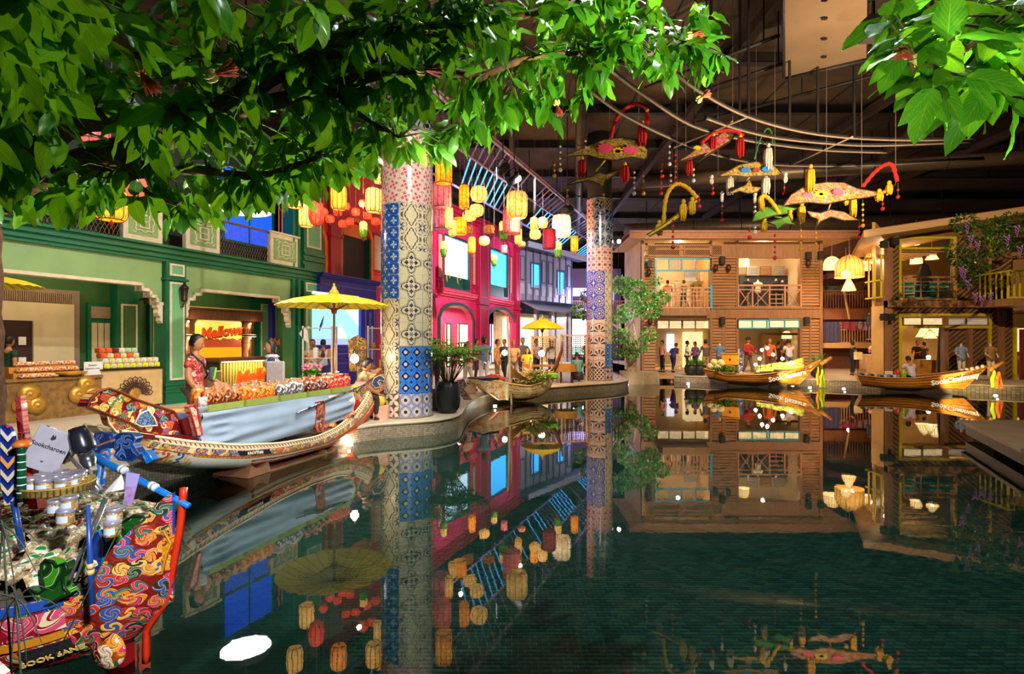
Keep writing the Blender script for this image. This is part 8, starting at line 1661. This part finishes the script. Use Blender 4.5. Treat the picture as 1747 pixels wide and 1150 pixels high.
wpn=person('woman in navy with a pale scarf seated behind the grey chair, looking left',gp_(464,9.6,-.0),TFm(-72),1.62,cl('navy_cloth','1E2A5A'),cl('navy_trouser','1A2038'),hair='bun',head=(.2,.1),fem=True)
b=MB();b.lathe([(.09,1.34),(.16,1.28),(.18,1.20),(.14,1.16)],n=18,sy=.85,cap=False);b.lathe([(.085,1.40),(.13,1.36),(.10,1.33)],n=18,cap=False);obj('scarf',b,M('pale_scarf','B8AEB8',.9,vs=14,var=.5),wpn)
person('person in a dark green vest and white shirt seen from behind, far left',gp_(14,12.6)[:2]+(0,),TFm(170),1.72,cl('vest_green','0E3A24'),cl('dark_trouser','14141A'),head=(0,.2))
PEO=[(740,15.5,170,1.7,'2A1A1A','1A1A20','short','s','dark clothed person half hidden just right of the near column'),(797,17.5,60,1.6,'E0B8A8','C8C0B0','tail','l','woman in pale pink with dark tied hair left of the blue shirted woman'),(826,18.3,200,1.80,'5A7A9A','C8D0D8','tail','s','woman in a blue grey shirt seen from behind before the pink shophouse'),(848,19.8,80,1.68,'B8803A','7A5A2A','short','s','person in tan clothes right of the blue shirted woman'),(876,20.2,10,1.66,'C8A878','8A7A60','fair','s','fair haired person in a tan top by the market lamps'),(861,22.4,-30,1.7,'3A4A5A','2A2A30','short','l','dark blue dressed person behind the left market bulb'),(941,23.2,20,1.66,'D8C8C0','4A3A4A','long','s','person in cream behind the ornament frame'),(812,22.0,90,1.7,'8A6A7A','2A2A3A','short','s','person in plum walking before the pink arches'),(1001,26,160,1.7,'6A6A8A','2A2A3A','short','s','person in slate blue far behind the far column'),(892,21.5,-10,1.76,'6A6058','4A4440','short','l','man in a grey brown jacket behind the girl in yellow'),(899,19.6,0,1.38,'E8C81E','D8601E','long','s','girl in a yellow top and orange skirt facing the pool'),(915,22.5,40,1.7,'B89AA8','3A2A3A','short','s','person in a mauve top behind the market stall'),(1130,28.2,-70,1.66,'E8A8A0','2A1A24','short','l','person in pink and black standing at the left in the timber shop'),(1148,27.9,130,1.6,'3A2A6A','2A1E5A','short','l','person in violet bending in the timber shop'),(1172,28.6,70,1.64,'E8DCC8','2A2A30','short','l','person in a white shirt and dark trousers in the timber shop'),(1186,28.4,-60,1.6,'7A5A8A','3A2A4A','long','l','person in a mauve top beside the white shirted shopper'),(1204,26.0,185,1.70,'5A5248','B89A68','short','s','person in a dark top and khaki shorts with a pale bag seen from behind'),(1276,25.3,15,1.80,'A82A2A','6A5248','short','l','man in a dark cap and red shirt behind the orange box'),(1313,25.6,-20,1.76,'D8602A','6A3A28','short','s','person in an orange shirt behind the mangoes'),(1346,25.2,180,1.72,'C8CCD4','6A6A74','short','s','man in a white shirt seen from behind at the right end of the fruit boat'),(1328,28.5,90,1.6,'2A1A20','1A1A1A','short','s','dark clothed shopper deep inside behind the fruit boat, left one'),(1340,29.0,-90,1.66,'3A2A2A','1A1A1A','short','s','dark clothed shopper deep inside behind the fruit boat, right one'),(1455,25.6,80,1.66,'16203A','101828','bun','s','person in navy facing right by the alley counter'),(1492,27.0,-30,1.68,'E8A890','4A3A3A','short','s','cashier in pale pink behind the alley counter'),(1577,26.0,90,1.6,'5A4A3A','2A2020','short','s','dark haired shopper inside the slant sided shop, right one'),(1566,26.4,-60,1.66,'3A2A2A','2A2020','short','s','dark haired shopper inside the slant sided shop, left one'),(533,15.6,30,1.66,'D8D0C0','2A2A60','short','s','pale dressed person behind the white rack by the blue shop'),(551,16.6,180,1.66,'C8C8D8','3A3A6A','short','s','person in a pale blue shirt behind the parasol pole'),(1139,29.3,150,1.6,'D8703A','6A3A20','short','u','shopper in orange upstairs behind the aqua window'),(1167,29.3,-150,1.6,'5A9A7A','3A4A3A','short','u','shopper in green upstairs behind the aqua window')]
for i,(px,Y,rz,h,tc,bc,hr,sl,lb)in enumerate(PEO):
 z=3.42 if sl=='u' else 0
 person(lb,gp_(px,Y,z),TFm(rz),h,cl('top_'+tc,tc),cl('bottom_'+bc,bc),hr,'walk' if i%4==1 else 'stand',lean=.5 if 'bending' in lb else .0,sleeve='long' if sl=='l' else 'short',skirt='skirt' in lb,shorts='shorts' in lb,hat='1E1414' if 'cap' in lb else None,fem='woman' in lb or 'girl' in lb,arms=((.25,-.05,1.14,.14,-.32,1.12),(-.25,-.05,1.14,-.12,-.32,1.10))if i%3 else None,head=(0,.15 if i%2 else 0))
for lb,px,Y,z,rz,tc,bc in(('person in a teal shirt crouching on a stool beside the far column',987,21.6,-.5,190,'4AA0A0','1A1A20'),('person in a white blouse seated in the right wooden boat, back to the pool',1556,20.6,-.62,175,'D0C8D8','3A3A4A'),('seated person in khaki bending over goods beside the near column',606,10.9,-.42,120,'7A6A4A','2A2420'),('seated person with a bright orange scarf right of the khaki one',616,11.6,-.42,150,'C8A088','2A1A1A')):
 person(lb,gp_(px,Y,z),TFm(rz),1.68,cl('top_'+tc,tc),cl('bottom_'+bc,bc),'short','sit',lean=.35,arms=((.24,-.24,1.10,.12,-.46,.98),(-.24,-.24,1.10,-.12,-.46,.98)),head=(0,.3))
 b=MB();b.lathe([(.20,.62),(.22,.66),(.20,.88),(.18,.90)],n=14);o=obj('stool',b,M('stool_dark','3A2418',.6));
 if z>-.6:b2=MB()
 o.location=gp_(px,Y,z);o.location.z=z-.05;tag(o,'round dark stool under the %s'%lb.split(' beside')[0].split(' bending')[0].split(' seated in')[0].split(' crouching')[0].split(' right of')[0],'stool')
def form(lb,px,Y,z,top,col,arms=False,legs=False,h=1.6,neck=True):
 t_=thing('mannequin',lb,'mannequin',gp_(px,Y,z));cr=M('mannequin_cream','D8C8A8',.5)
 b=MB();b.lathe([(.12,.86),(.15,.95),(.125,1.12),(.155,1.30),(.15,1.38),(.05,1.44),(.045,1.52),(.03,1.55)],n=18,sy=.65)
 if legs:b.tube([(.08,0,.9),(.09,-.02,.5),(.09,0,.05)],[.08,.055,.04],8);b.tube([(-.08,0,.9),(-.09,-.02,.5),(-.09,0,.05)],[.08,.055,.04],8)
 else:b.tube([(0,0,.88),(0,0,.03)],.018,6);b.lathe([(.17,0),(.17,.03),(.02,.05)],n=14)
 if arms:
  for s in(1,-1):b.tube([(s*.16,0,1.36),(s*.24,-.02,1.12),(s*.16,-.18,.98)],[.045,.035,.028],7)
 obj('torso',b,cr,t_)
 if top:b=MB();b.lathe([(.165,.84),(.17,.98),(.145,1.12),(.175,1.30),(.165,1.39),(.07,1.44)],n=18,sy=.7);[b.tube([(s*.15,0,1.37),(s*.24,0,1.18)],[.07,.065],8)for s in(1,-1)];obj('garment',b,M('garment_'+top,col,.8,vs=14,var=.3),t_)
 return t_
form('headless mannequin in a denim blouse against the middle timber pier',1228,25.6,0,'denim','5A80B0');form('cream dress form upstairs in the aqua framed window',1155,28.4,3.42,None,None);form('mannequin in a long olive dress upstairs by the aqua post',1188,28.0,3.42,'olive','8A7A3A');form('mannequin with a blue checked scarf before the slanted siding',1640,22.2,0,'check','8AA0C8',True,True);form('mannequin in a tan shirt before the slanted siding',1690,22.0,0,'tan','A8804A',True,True)
form('cream bust mannequin in a grey top on the alley balcony',1483,30.6,1.75,'greyblue','5A5A70');form('dark jacket on a form behind the crossed railing, left',1276,28.0,3.42,'navy','1A2038');form('dark jacket on a form behind the crossed railing, right',1324,28.0,3.42,'navy2','1E2034');form('dark jacket on a form behind the crossed railing, middle',1335,28.6,3.42,'navy3','161A2A');form('white garment on a form between the dark jackets',1293,28.4,3.42,'ivory','D8D0C0')
b=MB();b.lathe([(.42,0),(.36,.8),(.28,1.3),(.16,1.65),(.03,1.8)],n=18,sy=.7,cap=False);o=obj('hanging_cape',b,M('cape_dark','14161E',.9,vs=14,var=.4));o.location=gp_(1577,24.4,3.5);tag(o,'dark bell shaped cape hanging upstairs behind the cloth stacks','cape')
#stalls and market goods
HES=M('hessian','86622E',.9,vs=10,var=.35,bmp=.5,bs=60);CAN=M('cane_panel','CBA870',.6,vs=5,var=.12)
ft=thing('hessian_stall','long food stall skirted in brown hessian with brass gong discs, far left','stall',W1.loc(),W1.a)
u0,u1,vf=U(-40),U(171),-.45;u1=W1.hit(172,None,vf);u0=W1.hit(-60,None,vf)
b=MB();b.grid(lambda u,v:(u0+(u1-u0)*u,vf-.02*sin(u*60)*(.2+v),.86*(1-v)),60,6);obj('hessian_skirt',b,HES,ft);b=MB();b.box(u0,u1,vf+.01,.35,0,.82);b.box(u0-.02,u1+.03,vf-.04,.38,.82,.87);obj('counter',b,HES,ft)
for px,py,r in((50,672,.20),(40,690,.19),(63,691,.18),(148,656,.19),(134,673,.19),(158,672,.18)):
 c=W1.hit(px,py,vf-.03);b=MB();b.lathe([(.001,.07),(.03,.06),(.05,.02),(.07,.045),(.10,.02),(r,0),(r,-.01)],n=24,cap=False);b.xf(Matrix.Translation((c[0],vf-.04,c[1]))@Matrix.Rotation(pi/2,4,'X'));obj('brass_disc',b,M('brass_disc','C8963A',.35,.5),ft)
cs=thing('cane_stall','woven cane fronted stall with an openwork fan emblem beside the green pilaster','stall',W1.loc(),W1.a)
a,c=W1.hit(173,None,vf),W1.hit(277,None,vf);b=MB();b.box(a,c,vf,.3,.08,.96);obj('cane_body',b,CAN,cs);b=MB();b.box(a-.02,c+.02,vf-.03,.33,.96,1.0);obj('dark_top',b,M('dark_top','2A1A12',.4),cs);b=MB();
for x in(a+.08,c-.08):b=MB();b.box(x-.04,x+.04,vf+.04,vf+.12,0,.08);obj('foot',b,BLKP,cs)
fc=W1.hit(231,672,vf-.02);FN=M('fan_dark','4A2010',.6);b=MB()
for k in range(11):
 an=pi*(k+.5)/11*1.08-.12;d=V(cos(an),0,sin(an));e=V(-sin(an),0,cos(an));b=MB();s=[V(fc[0],vf-.02,fc[1])+d*r+e*w_ for r,w_ in((.13,0),(.26,.05),(.37,.055),(.42,0),(.37,-.055),(.26,-.05))];b.tube(s,.011,4,closed=True);b.tube([s[0]+d*.04,s[0]+d*.22],.012,4);b.tube([s[0]+d*.12+e*.02,s[0]+d*.2-e*.02],.01,4);obj('fan_petal',b,FN,cs)
b=MB();b.lathe([(.0,.02),(.10,.01),(.12,0)],n=16,cap=False);b.xf(Matrix.Translation((fc[0],vf-.01,fc[1]))@Matrix.Rotation(pi/2,4,'X'));obj('fan_hub',b,M('brass_disc'),cs)
SW=[crisp('bun_caramel','A8501E','E8A05A','F8D8A0'),crisp('bun_red','8E2A1E','D8785A','F8E0D0')]
bun=MB().ball((0,0,.04),(.075,.06,.05),9,rings=6);BME=[bun.mesh('bun',m_)for m_ in SW]
n_=0
for row in range(3):
 for k in range(24):
  u=u0+.9+(u1-u0-1.25)*k/24+row*.03
  if row==0 and k>13:continue
  o=bpy.data.objects.new('sweet_bun',BME[(k+row)%5==0]);C.objects.link(o);z=.88+row*.12;o.location=W1.w(u,vf+.10+row*.16,z);o.rotation_euler=(0,0,k)
  tag(o,'caramel bun in the %s row on the hessian stall, %s'%(['front','middle','top'][row],'left part' if k<8 else 'middle part' if k<16 else 'right part'),'bun','buns on the hessian stall')
for row in(1,2):b=MB();b.box(u0+.8,u1-.3,vf+.02+row*.16,vf+.2+row*.16,.87,.86+row*.12);obj('display_step',b,M('step_wood','D8903A',.5),ft)
t_=thing('brass_platter','wide shallow brass platter at the front of the hessian stall','platter',W1.w(W1.hit(116,None,vf+.2),vf+.16,.87));obj('dish',MB().lathe([(.15,0),(.33,.10),(.32,.11),(.14,.02)],n=24),M('brass_disc'),t_)
c=W1.w(W1.hit(158,None,vf+.05),vf+.02,.88);t_=thing('stall_sign_card','white price sign with small dark writing at the right end of the hessian stall','sign',c,W1.a);b=MB();b.box(-.19,.19,-.006,.006,0,.30);obj('card',b,M('white_card'),t_)
for j,(tx,z,s)in enumerate((('Sweets',.22,.06),('Signature treat',.15,.05))):mb=text_mb(tx,s,.003);mb.xf(frame_of((-.02,-.011,z),(1,0,0),(0,-1,0)));obj('lettering',mb,M('sign_ink'),t_)
bxn=[('orange snack box','D8602A'),('yellow window box','E0D83A'),('clear sweet box','D8C890'),('pale gift box','E0D0C0'),('maroon gift box','7A1E28'),('green white pack','A8C8A0')]
a,c=W1.hit(176,None,vf+.1),W1.hit(272,None,vf+.1);n_=0
for row in range(4):
 for k in range(9 if row<2 else 6):
  ty=[(1,2),(3,2),(0,2),(4,5)][row][k%2]if not(row==3)else(0,0,4,3,5,5)[k];u=a+(c-a)*(k+.5)/9;w_=(c-a)/9*.46
  o=obj(bxn[ty][0].replace(' ','_'),MB().bbox(-w_,w_,-.10,.10,0,.115,.012),M('pack_'+bxn[ty][1],bxn[ty][1],.35,vs=16,var=.45));o.location=W1.w(u,vf+.16+row*.06,1.005+row*.12);o.rotation_euler=(0,0,W1.a)
  tag(o,'%s on the cane stall, %s row, %s'%(bxn[ty][0],['bottom','second','third','top'][row],'number %s from the left'%['one','two','three','four','five','six','seven','eight','nine'][k]),'box')
t_=thing('grey_board_chair','chair with a tall grey fabric back at the middle of the boat stall','chair',gp_(470,8.9));b=MB();b.bbox(-.155,.155,-.03,.03,.86,1.30,.02);obj('backrest',b,M('grey_fabric','A89C9C',.8,vs=20),t_);b=MB();b.bbox(-.2,.2,-.02,.4,.42,.47,.02);obj('seat',b,M('grey_fabric'),t_)
for x in(-.17,.17):
 for y in(0,.37):b=MB();b.box(x-.015,x+.015,y-.015,y+.015,0,.45 if y else .9);obj('leg',b,BLKP,t_)
WR=M('white_rack','D8C8B8',.5)
def rack(lb,px0,px1,Y,py0,rows,goods,seed):
 r_=random.Random(seed);x0,x1=gp_(px0,Y)[0],gp_(px1,Y)[0];zt=EYE-(py0-HY)/F*Y;t_=thing('goods_rack',lb,'rack',((x0+x1)/2,Y,0));w_=(x1-x0)/2
 for x in(-w_,w_):
  for y in(0,.4):b=MB();b.box(x-.02,x+.02,y-.02,y+.02,0,zt);obj('upright',b,WR,t_)
 for i in range(rows):
  z=.35+(zt-.4)*i/max(1,rows-1);b=MB();b.box(-w_,w_,-.02,.42,z-.02,z);obj('shelf',b,WR,t_)
  if i==rows-1:continue
  m_=max(2,int(2*w_/.18))
  for k in range(m_):
   x=-w_+2*w_*(k+.5)/m_;h_=r_.uniform(.12,.30);g_=r_.randrange(3);b=MB()
   if g_==0:b.lathe([(.05,0),(.06,h_*.5),(.035,h_*.8),(.04,h_)],n=10)
   elif g_==1:b.bbox(-.06,.06,-.05,.05,0,h_,.01)
   else:b.ball((0,0,.07),(.06,.06,.07),8)
   o=obj('small_ware',b,M('ware_%s'%goods[k%len(goods)],goods[k%len(goods)],.5,vs=12));o.location=(gp_((px0+px1)/2,Y)[0]+x,Y+.15,z);tag(o,'%s ware, shelf %s, %s'%(['vase shaped','boxy','round'][g_],['one','two','three','four'][i],lb.split(' with')[0].split(' beside')[0].split(' behind')[0]),'ware','wares: '+lb[:40])
rack('white pipe rack left of the parasol pole',517,566,14.6,556,3,['C87A3A','E8D8C8','3A2014'],1);rack('white shelf unit beside the near column',628,656,13.6,556,4,['B8803A','D8B868','7A4A1E'],2)
t_=thing('hanging_tag_flag','white cloth tag hanging from the left end of the pipe rack','tag',P(519,572,14.59));b=MB();b.prism([(-.14,.05),(.0,.22),(.1,.1),(.12,-.22),(-.02,-.12)],-.01,.01,'y');obj('cloth',b,M('white_cloth'),t_)
t_=thing('carved_wood_panel','tall carved golden wood panel on the shelf beside the near column','panel',P(610,600,13.5));b=MB();b.prism([(-.2,-.5),(.2,-.5),(.24,.3),(.0,.42),(-.24,.3)],-.03,.03,'y');obj('board',b,scroll('gold_wood','C8903A',['7A4A14','E8C070','5A2A0E'],9,plane='XZ'),t_);b=MB();b.box(-.02,.02,-.0,.1,-1.4,-.5);obj('stand',b,WR,t_)
bulb(605,612,10.8,'blinding bare bulb over the seated vendors beside the near column',18,.09);bulb(861,602,18.9,'bright bulb at the left end of the market stalls',26,.10);bulb(924,603,19.6,'bright bulb under the far yellow parasol',26,.12);bulb(1056,412,23.5,'bare bulb hanging right of the far column top',12,.09)
t_=thing('paper_shopping_bag','peach paper bag with a yellow liner at the foot of the near column','bag',tuple(G(652,717)+V(-.05,.12,0)));b=MB();b.prism([(-.14,0),(.14,0),(.17,.3),(-.15,.28)],-.10,.10,'y');obj('bag_body',b,M('peach_paper','E8A890',.8),t_);b=MB();b.ball((-.03,0,.38),(.12,.09,.14),8);obj('yellow_liner',b,M('yellow_liner','D8B02A',.5,vs=14,var=.4),t_)
p=G(806,673);t_=thing('beige_carton','beige carton with a handle hole by the stern of the painted market boat','carton',(p.x-.15,p.y+.3,0));b=MB();b.bbox(-.24,.24,-.14,.14,0,.42,.02);obj('box',b,M('beige_card','C8A878',.7),t_);b=MB();b.box(-.06,.06,-.145,-.14,.3,.34);obj('handle_hole',b,BLKP,t_)
t_=thing('carved_pedestal','dark carved wooden scroll foot between the palm pot and the beige carton','carving',tuple(G(790,684)+V(-.1,.3,0)));b=MB();b.prism([(-.3,.1),(-.1,.55),(.1,.6),(.2,.4),(.1,.3),(.25,.1),(.32,-.0),(.1,.0),(0,.15)],-.08,.08,'y');obj('scroll',b,scroll('dark_carving','3A1E1E',['5A3430','8A5A4A','241010'],12,plane='XZ'),t_)
for nm,px0,px1,Y,py0,py1,col,lb in(('hanging_ware_frame',958,1000,22.0,571,610,['A85A3A','E8D0B0','6A2A1E','C8A078'],'frame hung with brown and cream strung ornaments left of the far column'),('hanging_ware_frame',908,950,21.2,574,592,['C8983A','8A5A1E','E8C878'],'yellow wooden frame hung with small ornaments under the far parasol')):
 x0,x1=gp_(px0,Y)[0],gp_(px1,Y)[0];zt,zb=EYE-(py0-HY)/F*Y,EYE-(py1-HY)/F*Y;t_=thing(nm,lb,'stall',((x0+x1)/2,Y,0));w_=(x1-x0)/2
 for x in(-w_,w_):b=MB();b.box(x-.035,x+.035,-.03,.03,0,zt);obj('post',b,M('pale_timber','D8B070',.5),t_)
 b=MB();b.box(-w_,w_,-.03,.03,zt-.06,zt);obj('beam',b,M('pale_timber'),t_);b=MB();b.box(-w_,w_,-.1,.4,.62,.70);obj('counter',b,M('amber_cloth','B8802E',.8),t_);n_=int(2*w_/.09)
 for k in range(n_):
  x=-w_+.06+k*.09;b=MB();q=int((zt-zb)/.09);b.tube([(x,0,zt),(x,0,zb)],.004,3,cap=False)
  for j in range(q):b.ball((x,0,zt-.1-j*.09),(.036,.03,.04),6,rings=4)
  obj('ornament_string',b,M('strung_'+col[k%len(col)],col[k%len(col)],.5,vs=20,var=.5),t_)
t_=thing('round_market_table','small table with an amber cloth beside the crouching person in teal','table',gp_(966,21.0));b=MB();b.lathe([(.42,.70),(.43,.74),(.001,.75)],n=20);obj('tabletop',b,M('amber_cloth'),t_);b=MB();b.lathe([(.43,.74),(.46,.45)],n=20,cap=False);obj('cloth_skirt',b,M('amber_cloth'),t_)
for k in range(4):a=k*pi/2+.7;b=MB();b.box(.3*cos(a)-.03,.3*cos(a)+.03,.3*sin(a)-.03,.3*sin(a)+.03,0,.7);obj('leg',b,M('dark_red_leg','4A1A1E',.5),t_)
t_=thing('curved_boat_prow','slender brown carved prow rising from the painted market boat','prow',P(942,640,17.9));b=MB();b.tube([V(-.05,0,0),V(.15,0,.35),V(.32,.1,.8),V(.36,.1,1.15)],[.09,.07,.05,.03],7);obj('prow_post',b,M('prow_brown','8A4A2A',.5,vs=8),t_)
t_=thing('alley_counter','pale cashier counter with a blue lit screen under the alley balcony','counter',gp_(1490,26.4));b=MB();b.bbox(-.52,.5,-.2,.3,0,1.0,.02);obj('body',b,M('pale_counter','C8A880',.5),t_);b=MB();b.bbox(-.2,.26,-.1,.1,1.0,1.1,.02);obj('till',b,BLKP,t_);b=MB();b.box(-.15,.22,-.12,-.10,1.12,1.32);obj('till_screen',b,M('till_glow',(.15,.25,1),es=2),t_)
t_=thing('cream_sign_board','cream square board held by the person in navy at the alley counter','board',P(1464,607,25.2));b=MB();b.box(-.2,.2,-.01,.01,-.18,.18);obj('board',b,M('cream_board2','E8D8A0',.6),t_);b=MB();b.box(-.015,.015,0,.02,-.95,-.18);obj('post',b,BLKP,t_)
t_=thing('blue_banner','narrow blue printed banner standing beside the orange box','banner',P(1263,618,25.0));b=MB();b.box(-.10,.10,-.01,.01,-.55,.62);obj('banner_cloth',b,scroll('banner_print','163A9A',['163A9A','2E5AC8','E8E8F0'],5,plane='XZ'),t_);b=MB();b.box(-.13,.13,-.1,.1,-.98,-.95);b.box(-.01,.01,.01,.03,-.95,.6);obj('stand',b,BLKP,t_)
t_=thing('display_table','draped ochre display table with a lamp inside the slant sided shop','table',gp_(1584,24.2));b=MB();b.bbox(-.55,.5,-.25,.25,.0,.82,.03);obj('cloth',b,M('ochre_drape','B8822E',.8,vs=4,var=.3),t_);b=MB();b.lathe([(.05,.82),(.09,.95),(.05,1.0)],n=10);obj('lamp',b,M('hot_core'),t_)
b=MB();b.tube([(16.9+1.9,23.3,0),(17.15+1.9,23.5,2.3)],[.09,.03],6);o=obj('leaning_cloth_roll',b,M('grey_roll','8A8078',.7));tag(o,'grey cloth roll leaning in the doorway of the slant sided shop','cloth')
for i,(px,Y)in enumerate(((1068,24.0),(1171,24.7),(1376,22.6),(1433,22.0),(1520,20.8),(1688,19.3),(845,16.2),(604,10.3))):
 x=(px-CX)/F*Y;t_=thing('pool_light','white pool light at the waterline %s'%['beside the courtyard tree','under the potted grass pair','under the bow of the left wooden boat','between the two wooden boats','under the stern of the right wooden boat','under the bow of the right wooden boat','by the painted market boat','by the bow of the large painted boat'][i],'lamp',(x,Y-.25,WZ-.01));b=MB();b.lathe([(.05,0),(.055,.04),(.03,.05)],n=12);obj('lens',b,M('pool_lens',(1,.95,.85),es=30),t_)
 b=MB();b.lathe([(.06,-.02),(.065,.0)],n=12);obj('ring',b,BLKP,t_);light('pool_glow','POINT',(x,Y-.32,WZ+.12),4,(1,.88,.65),size=.03)
